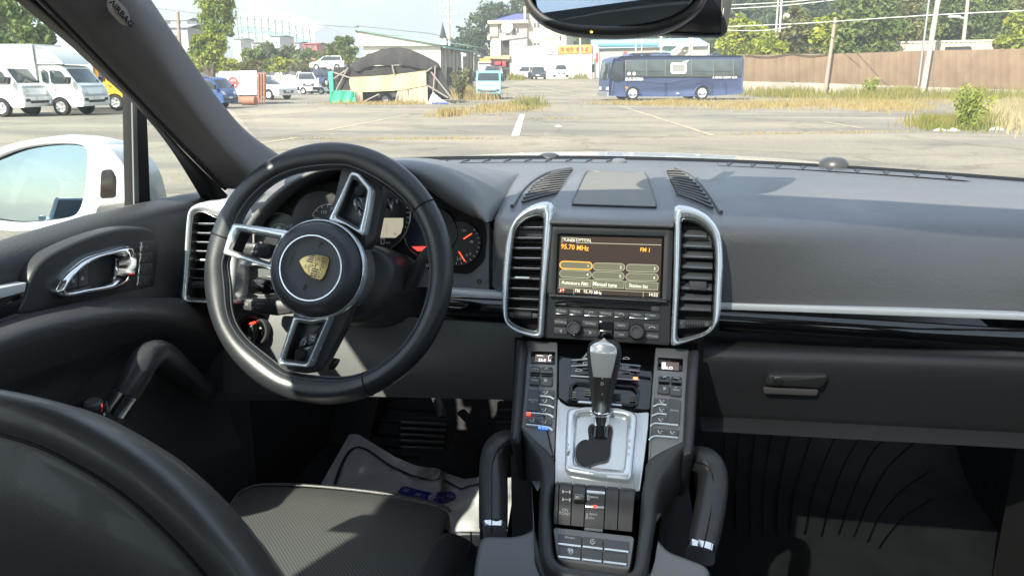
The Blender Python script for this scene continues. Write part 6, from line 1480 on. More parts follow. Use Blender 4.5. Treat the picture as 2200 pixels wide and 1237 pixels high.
m2 = t.nodes.new('ShaderNodeMixRGB'); m2.blend_type = 'MULTIPLY'; m2.inputs[0].default_value = 0.4; t.links.new(mm.outputs[0], m2.inputs[1]); t.links.new(crk, m2.inputs[2])
m3 = t.nodes.new('ShaderNodeMixRGB'); m3.blend_type = 'MULTIPLY'; m3.inputs[0].default_value = 0.8; t.links.new(m2.outputs[0], m3.inputs[1]); t.links.new(oil, m3.inputs[2])
t.links.new(m3.outputs[0], b.inputs['Base Color'])
obj('ground', MB().loft([[V((x, y, gz(x, y) - 0.004)) for x in xs] for y in ys]), asp, kind='structure', ang=70)
ylw = mat('faded_yellow_line', (0.50, 0.44, 0.29), 0.85, var=(3.5, (0.28, 0.25, 0.19), 0.40, 0.60), spec=0.2)
wht = mat('white_line', (0.62, 0.62, 0.60), 0.8, var=(4, (0.4, 0.38, 0.34), 0.5, 0.7), spec=0.2)
def marking(name, pa, pb, w_, m, dz=0.004):
    a, b = OG(*pa), OG(*pb); n = 10; rows = [[], []]; s = (b - a).cross(V((0, 0, 1))).normalized() * w_ / 2
    for k in range(n + 1):
        q = a.lerp(b, k / n)
        for r, sg in ((0, -1), (1, 1)):
            e = q + s * sg; rows[r].append(V((e.x, e.y, gz(e.x, e.y) + dz)))
    return obj(name, MB().loft(rows[::-1]), m, kind='structure', ang=None)
marking('white_parking_line', (1107, 292), (1122, 246), 0.20, wht)
for a, b in (((700, 281), (880, 246)), ((560, 308), (640, 296)), ((500, 256), (690, 238)), ((1330, 227), (1530, 291)), ((930, 236), (990, 228)), ((1770, 262), (1852, 276))):
    marking('parking_line', a, b, 0.16, ylw)
marking('parking_line', (570, 287), (1500, 294), 0.07, ylw, 0.003); marking('parking_line', (1960, 283), (1560, 290), 0.07, ylw, 0.003)
zB = zoom(980, 20, 6.47)
for a, b in (((600, 1045), (1010, 1130)), ((1010, 1050), (1640, 1165)), ((1290, 1030), (1990, 1130)), ((1560, 1008), (2040, 1060)), ((1330, 1010), (1420, 1025)), ((500, 1120), (860, 1180)), ((1840, 1000), (2040, 1030)), ((520, 1180), (760, 1225)), ((1280, 1150), (1900, 1230))):
    marking('parking_line', zB(*a), zB(*b), 0.22, ylw)
# ------------------------------------------------------------------ shared outdoor materials
def paint(name, c, r=0.3): return mat(name, c, r, coat=0.5)
X = dict(white=paint('truck_white', (0.74, 0.75, 0.74)), silver=paint('truck_silver', (0.36, 0.38, 0.40)), yellow=paint('van_yellow', (0.80, 0.42, 0.03)), blue=paint('truck_blue', (0.05, 0.10, 0.26)),
         busblue=mat('bus_blue', (0.048, 0.072, 0.155), 0.4, coat=0.2, var=(0.7, (0.062, 0.088, 0.175))), sky=paint('sky_blue_paint', (0.20, 0.48, 0.62)), navy=paint('van_navy', (0.035, 0.05, 0.12)), charcoal=paint('car_charcoal', (0.035, 0.036, 0.04)), pale=paint('car_pale', (0.55, 0.57, 0.57)),
         win=mat('vehicle_glass', (0.03, 0.04, 0.045), 0.08, coat=0.5), tyre=mat('tyre', (0.02, 0.02, 0.02), 0.85), rim=mat('wheel_rim', (0.55, 0.56, 0.57), 0.3, 0.6), lamp=mat('lamp_lens', (0.6, 0.6, 0.58), 0.1, coat=0.8), dark=mat('dark_trim', (0.025, 0.025, 0.027), 0.6),
         orange=mat('orange_rust', (0.36, 0.15, 0.09), 0.7, var=(2, (0.28, 0.13, 0.08))), plate=mat('number_plate', (0.62, 0.62, 0.58), 0.5), amber=mat('amber_lens', (0.6, 0.22, 0.04), 0.2))
class MBx(MB):
    def slab(s, outline, n, depth, bev, seg=2, mi=0):
        """outline extruded along n, centred, both rims rounded"""
        n = V(n).normalized(); o = [V(q) for q in outline]
        if newell(o).dot(n) < 0: o = o[::-1]
        rows = []
        for side in (-1, 1):
            ks = range(seg + 1) if side < 0 else range(seg, -1, -1)
            for k in ks:
                a = k / seg * math.pi / 2
                rows.append([q + n * side * (depth / 2 - bev * (1 - math.sin(a))) for q in inset(o, n, bev * (1 - math.cos(math.pi / 2 - a)))])
        return s.loft(rows, cu=True, mi=mi, capu=True)
def side(pts, y=0.0): return [V((a, y, b)) for a, b in pts]
def arch(cx, r, z0, n=8, cz=0.32):
    a0 = math.asin(min(1, (z0 - cz) / r)); return [(cx + r * math.cos(a), cz + r * math.sin(a)) for a in [a0 + (math.pi - 2 * a0) * k / n for k in range(n + 1)]]
def wheel(parent, x, y, r=0.32, w_=0.2, rim=None):
    o = V((x, y, r)); sg = 1 if y > 0 else -1
    t = obj('wheel', MB().lathe([(r * 0.62, w_ * 0.5), (r * 0.9, w_ * 0.52), (r, w_ * 0.36), (r, -w_ * 0.36), (r * 0.9, -w_ * 0.5), (0.02, -w_ * 0.5)], o, (0, sg, 0), 24), X['tyre'], parent, local=True)
    obj('wheel_rim', MB().lathe([(r * 0.66, w_ * 0.46), (r * 0.60, w_ * 0.52), (r * 0.52, w_ * 0.44), (r * 0.22, w_ * 0.40), (r * 0.18, w_ * 0.5), (0.0, w_ * 0.5)], o, (0, sg, 0), 20), rim or X['rim'], t, local=True)
    for k in range(5):
        a = 2 * math.pi * k / 5; c = o + V((math.cos(a) * r * 0.42, sg * w_ * 0.47, math.sin(a) * r * 0.42))
        obj('spoke', MB().tube([o + V((0, sg * w_ * 0.46, 0)), o + V((math.cos(a) * r * 0.58, sg * w_ * 0.47, math.sin(a) * r * 0.58))], r * 0.08, 6), rim or X['rim'], t, local=True)
def cab_truck(name, label, loc, rz, col, low=None, body=None, fairing=False, cat='truck', bodycol=None, skirt=None, wide=1.72, scale=1.0):
    t = thing(name, label, cat, loc, rz); t.scale = (scale,) * 3; hw = wide / 2
    pr = [(-0.04, 0.36), (0.02, 0.46), (0.02, 0.72), (-0.03, 0.98), (-0.12, 1.17), (-0.20, 1.22), (-0.66, 1.82), (-0.78, 1.90), (-1.0, 1.94), (-1.62, 1.95), (-1.70, 1.88), (-1.72, 0.55), (-1.42, 0.50)] + [(a, b) for a, b in arch(-0.98, 0.41, 0.42)][::-1][:-1] + [(-0.56, 0.40), (-0.5, 0.36)]
    obj('cab', MBx().slab(side(pr), (0, 1, 0), wide, 0.07, 3), col, t, local=True, ang=40)
    d = V((-0.46, 0, 0.60)).normalized(); n = V((0.60, 0, 0.46)).normalized(); a = V((-0.225, 0, 1.255)) + n * 0.004; b = V((-0.635, 0, 1.79)) + n * 0.004
    obj('windscreen', MB().prism(rounded([a + V((0, -hw + 0.10, 0)), a + V((0, hw - 0.10, 0)), b + V((0, hw - 0.15, 0)), b + V((0, -hw + 0.15, 0))], 0.06, 3), n, 0.02, 0.004), X['win'], t, local=True)
    for sg in (-1, 1):
        y = sg * (hw + 0.004)
        obj('side_window', MB().prism(rounded(side([(-0.52, 1.27), (-0.80, 1.72), (-1.24, 1.74), (-1.24, 1.24), (-0.62, 1.24)], y), 0.05, 3), (0, sg, 0), 0.02, 0.003), X['win'], t, local=True)
        obj('rear_side_window', MB().prism(rounded(side([(-1.36, 1.26), (-1.36, 1.74), (-1.58, 1.74), (-1.58, 1.26)], y), 0.08, 3), (0, sg, 0), 0.02, 0.003), X['win'], t, local=True)
        obj('door_handle', MB().box((-1.18, y, 1.06), (0.14, 0.03, 0.04), bev=0.01), X['dark'], t, local=True)
        obj('door_line', MB().tube([V((-1.30, y - sg * 0.003, 1.2)), V((-1.31, y - sg * 0.003, 0.6))], 0.006, 4), X['dark'], t, local=True)
        mr = obj('side_mirror', MBx().slab(side([(-0.36, 1.22), (-0.30, 1.46), (-0.42, 1.48), (-0.50, 1.26)], y + sg * 0.16), (0, 1, 0), 0.16, 0.03), X['dark'], t, local=True)
        obj('mirror_arm', MB().tube([V((-0.42, y + sg * 0.1, 1.30)), V((-0.46, y - sg * 0.02, 1.24))], 0.02, 6), X['dark'], mr, local=True)
        obj('headlight', MB().prism(rounded([V((0.028, sg * (hw - 0.06), 0.86)), V((0.028, sg * (hw - 0.40), 0.84)), V((-0.035, sg * (hw - 0.34), 1.06)), V((-0.05, sg * (hw - 0.05), 1.10))], 0.03, 3), (0.95, 0, 0.3), 0.05, 0.01), X['lamp'], t, local=True)
        obj('fog_lamp', MB().prism(rounded([V((0.032, sg * (hw - 0.1), 0.56)), V((0.032, sg * (hw - 0.36), 0.56)), V((0.032, sg * (hw - 0.32), 0.68)), V((0.03, sg * (hw - 0.1), 0.68))], 0.02, 3), (1, 0, 0), 0.03, 0.006), X['dark'], t, local=True)
        wheel(t, -0.98, sg * (hw - 0.10), 0.33, 0.2); wheel(t, -3.55, sg * (hw - 0.12), 0.30, 0.24)
    if low is not None: obj('front_panel', MB().prism(rounded([V((0.026, -hw + 0.12, 0.74)), V((0.026, hw - 0.12, 0.74)), V((-0.10, hw - 0.14, 1.16)), V((-0.10, -hw + 0.14, 1.16))], 0.05, 3), (0.97, 0, 0.25), 0.03, 0.008), low, t, local=True)
    obj('grille', MB().prism(rounded([V((0.034, -hw + 0.34, 0.50)), V((0.034, hw - 0.34, 0.50)), V((0.034, hw - 0.3, 0.60)), V((0.034, -hw + 0.3, 0.60))], 0.02, 3), (1, 0, 0), 0.03, 0.005), X['dark'], t, local=True)
    obj('number_plate', MB().box((0.045, 0.0, 0.68), (0.012, 0.40, 0.13), bev=0.004), X['plate'], t, local=True)
    obj('chassis', MB().box((-2.9, 0, 0.55), (2.6, 0.9, 0.18)), X['dark'], t, local=True)
    if body == 'box':
        bx = obj('cargo_box', MBx().slab(side([(-1.80, 0.80), (-1.80, 2.72), (-4.75, 2.72), (-4.75, 0.80)]), (0, 1, 0), wide + 0.06, 0.03), bodycol or col, t, local=True)
        obj('corner_post', MB().box((-1.80, -(hw + 0.03), 1.76), (0.07, 0.03, 1.9), bev=0.008), X['silver'], bx, local=True)
        obj('corner_post', MB().box((-1.80, (hw + 0.03), 1.76), (0.07, 0.03, 1.9), bev=0.008), X['silver'], bx, local=True)
    else:
        obj('cargo_bed', MBx().slab(side([(-1.85, 0.72), (-1.85, 1.16), (-4.6, 1.16), (-4.6, 0.72)]), (0, 1, 0), wide, 0.02), bodycol or col, t, local=True)
    if fairing:
        f = [(-0.62, 1.96), (-0.72, 2.10), (-1.0, 2.38), (-1.35, 2.58), (-1.74, 2.66), (-1.74, 1.98)]
        fo_ = obj('roof_fairing', MBx().slab(side(f), (0, 1, 0), wide - 0.04, 0.10, 3), X['pale'], t, local=True, ang=40)
        for sg in (-1, 1): obj('fairing_recess', MB().prism(rounded(side([(-0.9, 2.02), (-1.66, 2.02), (-1.66, 2.18), (-1.35, 2.24)], sg * (hw - 0.017)), 0.05, 3), (0, sg, 0), 0.02, 0.004), X['silver'], fo_, local=True)
    return t
def car(name, label, loc, rz, col, cat='car', L_=4.5, H=1.55, W=1.8, group=None, suv=False):
    t = thing(name, label, cat, loc, rz, group); hw = W / 2; h = L_ / 2; bl = 0.98 if suv else 0.92
    lowp_ = [(h - 0.05, 0.28), (h, 0.45), (h - 0.04, 0.70), (h - 0.18, 0.80), (h - 1.0, bl + 0.02), (-h + 0.25, bl + 0.06), (-h + 0.02, 0.85), (-h, 0.45), (-h + 0.06, 0.28)] + [(a, b) for a, b in arch(-h + 0.85, 0.37, 0.30)][::-1] + [(a, b) for a, b in arch(h - 0.85, 0.37, 0.30)][::-1]
    obj('body', MBx().slab(side(lowp_), (0, 1, 0), W, 0.12, 3), col, t, local=True, ang=45)
    z0, z1 = bl - 0.03, H
    g0 = [(h - 1.05, hw - 0.13), (-h + 0.28, hw - 0.13)]; g1 = [(h - 1.75, hw - 0.33), (-h + (0.55 if suv else 0.95), hw - 0.33)]
    r0 = [V((g0[0][0], -g0[0][1], z0)), V((g0[0][0], g0[0][1], z0)), V((g0[1][0], g0[1][1], z0)), V((g0[1][0], -g0[1][1], z0))]
    r1 = [V((g1[0][0], -g1[0][1], z1 - 0.06)), V((g1[0][0], g1[0][1], z1 - 0.06)), V((g1[1][0], g1[1][1], z1 - 0.06)), V((g1[1][0], -g1[1][1], z1 - 0.06))]
    obj('glasshouse', MB().loft([rounded(r0, 0.12, 3), rounded(r1, 0.16, 3)], cu=True, capu=True), X['win'], t, local=True)
    obj('roof', MB().prism(rounded([q + V((0, 0, 0.06)) for q in r1], 0.2, 3), (0, 0, 1), 0.09, 0.05, 3), col, t, local=True, ang=60)
    for a, b in zip(r0, r1): obj('pillar', MB().tube([a, b + V((0, 0, 0.03))], 0.045, 6), col, t, local=True)
    for sg in (-1, 1):
        obj('pillar', MB().tube([V((0.0, sg * (g0[0][1] + 0.004), z0)), V((-0.1, sg * (g1[0][1] + 0.01), z1 - 0.03))], 0.03, 6), X['dark'], t, local=True)
        wheel(t, h - 0.85, sg * (hw - 0.10), 0.32, 0.2); wheel(t, -h + 0.85, sg * (hw - 0.10), 0.32, 0.2)
        obj('headlight', MB().prism(rounded([V((h - 0.03, sg * (hw - 0.12), 0.62)), V((h - 0.02, sg * (hw - 0.45), 0.60)), V((h - 0.08, sg * (hw - 0.42), 0.74)), V((h - 0.16, sg * (hw - 0.10), 0.78))], 0.03, 3), (1, 0, 0.25), 0.08, 0.01), X['lamp'], t, local=True)
        obj('tail_light', MB().box((-h + 0.02, sg * (hw - 0.2), 0.78), (0.06, 0.3, 0.14), bev=0.02), mat('tail_red', (0.4, 0.02, 0.02), 0.2) if 'tail_red' not in bpy.data.materials else bpy.data.materials['tail_red'], t, local=True)
        obj('side_mirror', MB().box((h - 1.45, sg * (hw + 0.06), bl + 0.06), (0.12, 0.18, 0.13), bev=0.03), col, t, local=True)
    obj('grille', MB().prism(rounded([V((h + 0.002, -0.45, 0.40)), V((h + 0.002, 0.45, 0.40)), V((h - 0.01, 0.5, 0.58)), V((h - 0.01, -0.5, 0.58))], 0.03, 3), (1, 0, 0.05), 0.04, 0.008), X['dark'], t, local=True)
    obj('number_plate', MB().box((h + 0.006, 0, 0.52), (0.012, 0.46, 0.11), bev=0.003), X['plate'], t, local=True)
    return t
def face(a, b): return math.atan2((b - a).y, (b - a).x)
def at_wheel(px_front, px_rear, x_front, inner_y):
    """place a vehicle so that the contact points of its near front and rear wheels lie under two photo pixels"""
    a, b = OG(*px_front), OG(*px_rear); d = V((a.x - b.x, a.y - b.y, 0)).normalized(); return a, d
# trucks parked to the left
g = OG(140, 246); hd = math.radians(-36)
def put(px, x_off, y_off, rz):
    q = OG(*px); c, s = math.cos(rz), math.sin(rz); return V((q.x - (c * x_off - s * y_off), q.y - (s * x_off + c * y_off), gz(q.x, q.y)))
cab_truck('box_truck', 'white box truck with roof fairing and silver front parked at the left', put((129, 249), -0.98, -0.86, math.radians(5)), math.radians(5), X['white'], X['silver'], 'box', True, scale=0.95)
cab_truck('cargo_truck', 'white flatbed truck with silver nose cut by the left edge of the side window', put((2, 252), -0.98, -0.86, math.radians(3)), math.radians(3), X['white'], X['silver'], None, scale=0.95)
cab_truck('yellow_van', 'bright yellow van half hidden behind the windscreen pillar', put((250, 238), -0.98, -0.86, math.radians(6)), math.radians(6), X['yellow'], None, 'box', bodycol=X['white'], cat='van', scale=1.0)
cab_truck('blue_truck', 'blue cab truck parked just right of the windscreen pillar', put((452, 234), -0.7, -0.6, math.radians(-2)), math.radians(-2), X['blue'], None, None, scale=0.72)
# white container body with red badge, standing on an orange frame
Yc = OG(520, 224).y
ct = thing('cargo_container', 'white cargo container with a round red badge on orange supports', 'container', OG(512, 224))
nC = (CAM - OG(512, 224)); nC.z = 0; nC.normalize()
def PW(pts, Y): return [OY(a, b, Y) for a, b in pts]
obj('container_body', MB().prism(PW(((470, 154), (552, 152), (553, 204), (471, 206)), Yc), nC, 2.2, 0.05), X['white'], ct)
obj('end_frame', MB().prism(PW(((553, 157), (572, 157), (572, 208), (553, 206)), Yc - 0.02), nC, 0.3, 0.03), mat('rust_panel', (0.40, 0.30, 0.24), 0.8, var=(3, (0.25, 0.12, 0.08))), ct)
for k in range(3): obj('rust_bar', MB().tube([OY(556 + 6 * k, 158, Yc - 0.06), OY(556 + 6 * k, 222, Yc - 0.06)], 0.04, 6), X['orange'], ct)
obj('support', MB().prism(PW(((492, 208), (560, 206), (560, 216), (492, 218)), Yc + 0.1), nC, 1.8, 0.03), X['orange'], ct)
for x in (498, 552): obj('support_leg', MB().tube([OY(x, 214, Yc + 0.3), OG(x, 222)], 0.07, 6), X['dark'], ct)
ctr = OY(501, 178, Yc - 0.004)
obj('badge', MB().lathe([(0.30, 0), (0.30, 0.012), (0.20, 0.012), (0.20, 0.004)], ctr, (0, -1, 0), 24), mat('badge_red', (0.5, 0.05, 0.04), 0.6), ct)
obj('badge_band', MB().box(ctr + V((0, -0.01, 0)), (0.66, 0.02, 0.16), bev=0.01), bpy.data.materials['badge_red'], ct)
oc = thing('orange_drum', 'orange steel drum lying on its side below the white container', 'drum', OG(536, 231))
e0, e1 = OY(522, 222, Yc - 1.2), OY(550, 222, Yc - 1.2)
r_ = 9.0 / FOC * (e0 - CAM).dot(FW); e0.z = e1.z = r_ + 0.0
obj('drum_body', MB().tube([e0, e1], r_, 20), X['orange'], oc)
for s in (0.02, 0.35, 0.65, 0.98): obj('hoop', MB().tube([e0.lerp(e1, s - 0.015), e0.lerp(e1, s + 0.015)], r_ * 1.04, 20), X['orange'], oc)
car('white_hatchback', 'white hatchback showing its nose from behind the container', put((583, 215), 1.4, -0.8, math.radians(-14)), math.radians(-14), X['white'], L_=4.3, H=1.48)
car('white_suv', 'white suv parked side-on left of the black tent', V((OG(672, 203).x, OG(672, 203).y + 0.9, gz(OG(672, 203).x, OG(672, 203).y))), math.radians(174), X['white'], cat='suv', L_=3.7, H=1.42, W=1.7, suv=True)
car('white_van', 'low white van roof showing over the hedge left of the tent', V((OY(710, 150, 84).x, 84, OY(710, 151, 84).z)), math.radians(176), X['white'], cat='van', L_=4.2, H=1.5, suv=True)
for k, (px, py, m, lab) in enumerate(((590, 186, 'pale', 'pale car behind the white hatchback roof'), (604, 178, 'navy', 'dark blue car in the yard left of the white suv'), (622, 188, 'charcoal', 'charcoal car in the yard nearest the white suv'))):
    car('parked_car', lab, V((OG(px, 205).x, OG(px, 205).y + 6 + 3 * k, OY(px, py + 8, OG(px, 205).y + 6).z)), math.radians(-60 + 30 * k), X[m], L_=4.2, H=1.5)
# ------------------------------------------------------------------ blue bus
bf, br = OG(1358, 216.3), OG(1508, 215.5); bd = (bf - br); bd.z = 0; wbs = bd.length; bd.normalize(); brz = math.atan2(bd.y, bd.x)
bus = thing('camper_bus', 'long blue coach bus with a white caravan window parked across the lot', 'bus', V((bf.x, bf.y, 0)) , brz)
K_ = 50.0 / FOC / 6.47 * ((bf - CAM).dot(FW)) / 50.0
# local axes: x forward, y to the bus's right hand; the near side faces the camera at y = +0 plane
sgn = 1 if (Matrix.Rotation(brz, 3, 'Z') @ V((0, 1, 0))).dot(CAM - bf) > 0 else -1
zU = zoom(1280, 100, 6.47)
def BL(x, y, out=0.0):
    """photo pixel of the bus close-up -> bus local coordinates on its near side"""
    px, py = zU(x, y); d = ray(px, py); n = Matrix.Rotation(brz, 3, 'Z') @ V((0, sgn, 0)); o = V((bf.x, bf.y, 0)) + n * out
    q = CAM + d * ((o - CAM).dot(n) / d.dot(n)); l = Matrix.Rotation(-brz, 3, 'Z') @ (q - V((bf.x, bf.y, 0)))
    return V((l.x, l.y, l.z))
W_ = 2.35
prof_b = [BL(*q) for q in ((200, 690), (215, 450), (240, 250), (290, 170), (350, 138), (1000, 128), (2050, 128), (2064, 200), (2060, 400), (2040, 560), (2052, 620), (2040, 665), (1590, 690))]
def barc(cx, cy, r, n=9): c = BL(cx, cy); e = BL(cx + r, cy); R_ = abs(e.x - c.x); return [V((c.x + R_ * math.cos(a) * (-1), c.y, c.z + R_ * math.sin(a))) for a in [math.pi * (0.03 + 0.94 * k / n) for k in range(n + 1)]], R_
a1, R1_ = barc(1480, 655, 112); a2, R2_ = barc(515, 670, 112)
oL = prof_b[:-1] + [BL(1600, 690)] + a1[::-1] + [BL(1362, 695), BL(630, 700)] + a2[::-1] + [BL(400, 700)]
cy_ = -sgn * W_ / 2
oL = [V((q.x, cy_, q.z)) for q in oL]
obj('body', MBx().slab(oL, (0, 1, 0), W_, 0.10, 3), X['busblue'], bus, local=True, ang=45)
nose = [BL(*q) for q in ((200, 690), (215, 450), (240, 250), (290, 172))]; nf = [BL(*q) for q in ((80, 690), (85, 600), (110, 450), (160, 220), (215, 178))]
pn = [V((q.x, cy_, q.z)) for q in [BL(230, 690), BL(190, 690), BL(184, 620), BL(192, 500), BL(222, 260), BL(236, 200), BL(262, 165), BL(300, 172), BL(262, 400)]]
obj('nose', MBx().slab(pn, (0, 1, 0), W_ - 0.06, 0.22, 3), X['busblue'], bus, local=True, ang=45)
def bpoly(pts, out, d=0.03, bev=0.0, r=0.0): p = [BL(*q, out) for q in pts]; return MB().prism(rounded(p, r, 3) if r else p, (0, sgn, 0), d, bev)
obj('windscreen', MB().prism([V((BL(194, 460).x + 0.03, cy_ - 0.85, BL(118, 460).z)), V((BL(194, 460).x + 0.03, cy_ + 0.85, BL(118, 460).z)), V((BL(228, 225).x + 0.03, cy_ + 0.8, BL(160, 215).z)), V((BL(228, 225).x + 0.03, cy_ - 0.8, BL(160, 215).z))], (1, 0, 0.25), 0.05, 0.01), X['win'], bus, local=True)
nx = BL(186, 600).x
for yy_ in (0.38, W_ - 0.38): obj('headlight', MB().prism(rounded([V((nx + 0.04, -sgn * yy_ + 0.26, BL(200, 615).z)), V((nx + 0.04, -sgn * yy_ - 0.26, BL(200, 615).z)), V((nx + 0.02, -sgn * yy_ - 0.26, BL(200, 565).z)), V((nx + 0.02, -sgn * yy_ + 0.26, BL(200, 565).z))], 0.05, 3), (1, 0, 0), 0.1, 0.02), X['lamp'], bus, local=True)
busglass = mat('bus_glass', (0.09, 0.115, 0.12), 0.12, coat=0.5, var=(0.8, (0.06, 0.08, 0.085)))
obj('driver_window', bpoly(((218, 460), (238, 270), (275, 210), (388, 208), (385, 455), (300, 480)), 0.006, 0.02, 0.004, 0.05), X['win'], bus, local=True)
win = [((418, 195), (700, 192), (700, 415), (418, 408)), ((712, 192), (962, 190), (962, 415), (712, 415)), ((974, 190), (1325, 188), (1325, 412), (974, 414)), ((1338, 188), (1630, 186), (1628, 412), (1338, 412)), ((1642, 186), (1905, 184), (1905, 410), (1640, 412)), ((1918, 184), (2030, 184), (2018, 395), (1918, 402))]
for p in win:
    wn = obj('side_window', bpoly(p, 0.008, 0.02, 0.004, 0.04), busglass, bus, local=True)
    if p[0][0] not in (974, 1918): obj('sliding_sash', bpoly(((p[0][0] + 14, 345), (p[1][0] - 14, 345), (p[1][0] - 14, 352), (p[0][0] + 14, 352)), 0.016, 0.012), X['dark'], wn, local=True)
obj('window_band', bpoly(((405, 190), (2036, 180), (2022, 404), (1800, 418), (410, 420)), 0.003, 0.02, 0.002, 0.05), mat('band_grey', (0.15, 0.145, 0.14), 0.5), bus, local=True)
rv = obj('caravan_window', MB().ring([BL(*q, 0.03) for q in ((1060, 228), (1250, 228), (1266, 245), (1264, 365), (1248, 384), (1060, 384), (1042, 365), (1044, 245))], [BL(*q, 0.03) for q in ((1075, 262), (1240, 262), (1242, 268), (1240, 345), (1232, 352), (1074, 352), (1070, 345), (1070, 268))], (0, sgn, 0), 0.02, 0.03, 40), mat('window_cream', (0.66, 0.66, 0.60), 0.5), bus, local=True)
obj('pane', bpoly(((1070, 262), (1242, 262), (1240, 352), (1070, 352)), 0.02, 0.02), mat('blind_grey', (0.28, 0.28, 0.27), 0.4), rv, local=True)
obj('awning_rag', MB().prism([BL(*q, 0.05) for q in ((1180, 230), (1250, 200), (1300, 190), (1262, 232), (1200, 262))], (0, sgn, 0), 0.02), bpy.data.materials['window_cream'], rv, local=True)
obj('roof_unit', MBx().slab([V((q.x, cy_, q.z)) for q in [BL(480, 140), BL(520, 95), BL(900, 82), BL(1075, 88), BL(1080, 132)]], (0, 1, 0), 1.5, 0.06), mat('roof_unit_blue', (0.10, 0.13, 0.22), 0.5), bus, local=True)
for a, b in ((540, 650), (690, 790)): obj('roof_vent', MB().prism([V((BL(q[0], q[1]).x, cy_ + sgn * 0.755, BL(q[0], q[1]).z)) for q in ((a, 108), (b, 108), (b, 122), (a, 122))], (0, sgn, 0), 0.02), X['dark'], bus, local=True)
obj('roof_hatch', MBx().slab([V((q.x, cy_, q.z)) for q in [BL(1670, 128), BL(1700, 104), BL(1790, 100), BL(1840, 128)]], (0, 1, 0), 0.8, 0.05), bpy.data.materials['roof_unit_blue'], bus, local=True)
for x, y, R_ in ((515, 672, 92), (1480, 655, 92)):
    c = BL(x, y); rr_ = abs(BL(x + R_, y).x - c.x)
    for s in (0, 1):
        yy_ = -sgn * (0.14 + s * (W_ - 0.28)); nn = (0, sgn if s == 0 else -sgn, 0); o = V((c.x, yy_, rr_))
        wt = obj('wheel', MB().lathe([(rr_ * 0.60, 0.12), (rr_ * 0.9, 0.13), (rr_, 0.09), (rr_, -0.12), (rr_ * 0.8, -0.14), (0.02, -0.14)], o, nn, 28), X['tyre'], bus, local=True)
        obj('wheel_rim', MB().lathe([(rr_ * 0.66, 0.12), (rr_ * 0.62, 0.135), (rr_ * 0.50, 0.10), (rr_ * 0.30, 0.08), (rr_ * 0.24, 0.13), (0, 0.13)], o, nn, 24), mat('rim_white', (0.68, 0.68, 0.66), 0.4) if 'rim_white' not in bpy.data.materials else bpy.data.materials['rim_white'], wt, local=True)
    obj('arch_lip', MB().tube([V((c.x - rr_ * 1.17 * math.cos(a), 0.006 * sgn, c.z + rr_ * 1.17 * math.sin(a))) for a in [math.pi * k / 14 for k in range(15)]], 0.025, 6), X['busblue'], bus, local=True)
obj('bumper', MB().box((nx + 0.03, cy_, BL(200, 668).z), (0.14, W_ - 0.2, 0.30), bev=0.05), mat('chrome_strip', (0.6, 0.6, 0.6), 0.3, 0.8), bus, local=True)
for x in (970, 1620, 1808): obj('panel_gap', bpoly(((x, 480 if x < 1000 else 500), (x + 5, 480 if x < 1000 else 500), (x + 5, 690), (x, 690)), 0.0045, 0.01), X['dark'], bus, local=True)
obj('skirt_crease', MB().tube(catmull([BL(640, 462, 0.004), BL(860, 490, 0.004), BL(1010, 496, 0.004), BL(1180, 462, 0.004), BL(1340, 440, 0.004)], 4), 0.012, 6), mat('crease_blue', (0.09, 0.125, 0.25), 0.35), bus, local=True)
obj('marker_lamp', bpoly(((412, 560), (445, 560), (445, 590), (412, 590)), 0.012, 0.02, 0.004), X['amber'], bus, local=True)
obj('fuel_flap', bpoly(((1118, 645), (1158, 645), (1158, 668), (1118, 668)), 0.01, 0.015, 0.003), X['lamp'], bus, local=True)
wmat = mat('bus_letter_white', (0.8, 0.8, 0.78), 0.5)
def blet(s, x0, x1, yc, hp, skew=0.2):
    vs, fs = glyphs(s, 0.03); wx = max(v.x for v in vs) - min(v.x for v in vs); mb = MB(); c = BL((x0 + x1) / 2, yc, 0.012); ux = (BL(x1, yc, 0.012) - BL(x0, yc, 0.012)) / wx; uz = BL(x0, yc - hp / 2, 0.012).z - BL(x0, yc + hp / 2, 0.012).z
    return mb.add([c + ux * v.x + V((0, 0, uz * v.y)) for v in vs], fs)
obj('bus_lettering', blet('BUS DORIA', 415, 665, 455, 46), wmat, bus, local=True, ang=None)
obj('small_lettering', blet('A BEAR CAMP BUS', 1620, 1965, 433, 30), wmat, bus, local=True, ang=None)
for x in (463, 534): obj('round_sign', MB().lathe([(abs(BL(x + 22, 380).x - BL(x, 380).x), 0), (abs(BL(x + 20, 380).x - BL(x, 380).x), 0.004), (0, 0.004)], BL(x, 380, 0.012), (0, sgn, 0), 20), wmat, bus, local=True)
mrr = BL(135, 300); obj('wing_mirror', MB().box((mrr.x - 0.05, -sgn * -0.08, mrr.z), (0.14, 0.2, 0.5), bev=0.04), X['dark'], bus, local=True)
obj('wing_mirror', MB().box((mrr.x + 0.1, -sgn * (W_ + 0.05), mrr.z), (0.14, 0.2, 0.5), bev=0.04), X['dark'], bus, local=True)
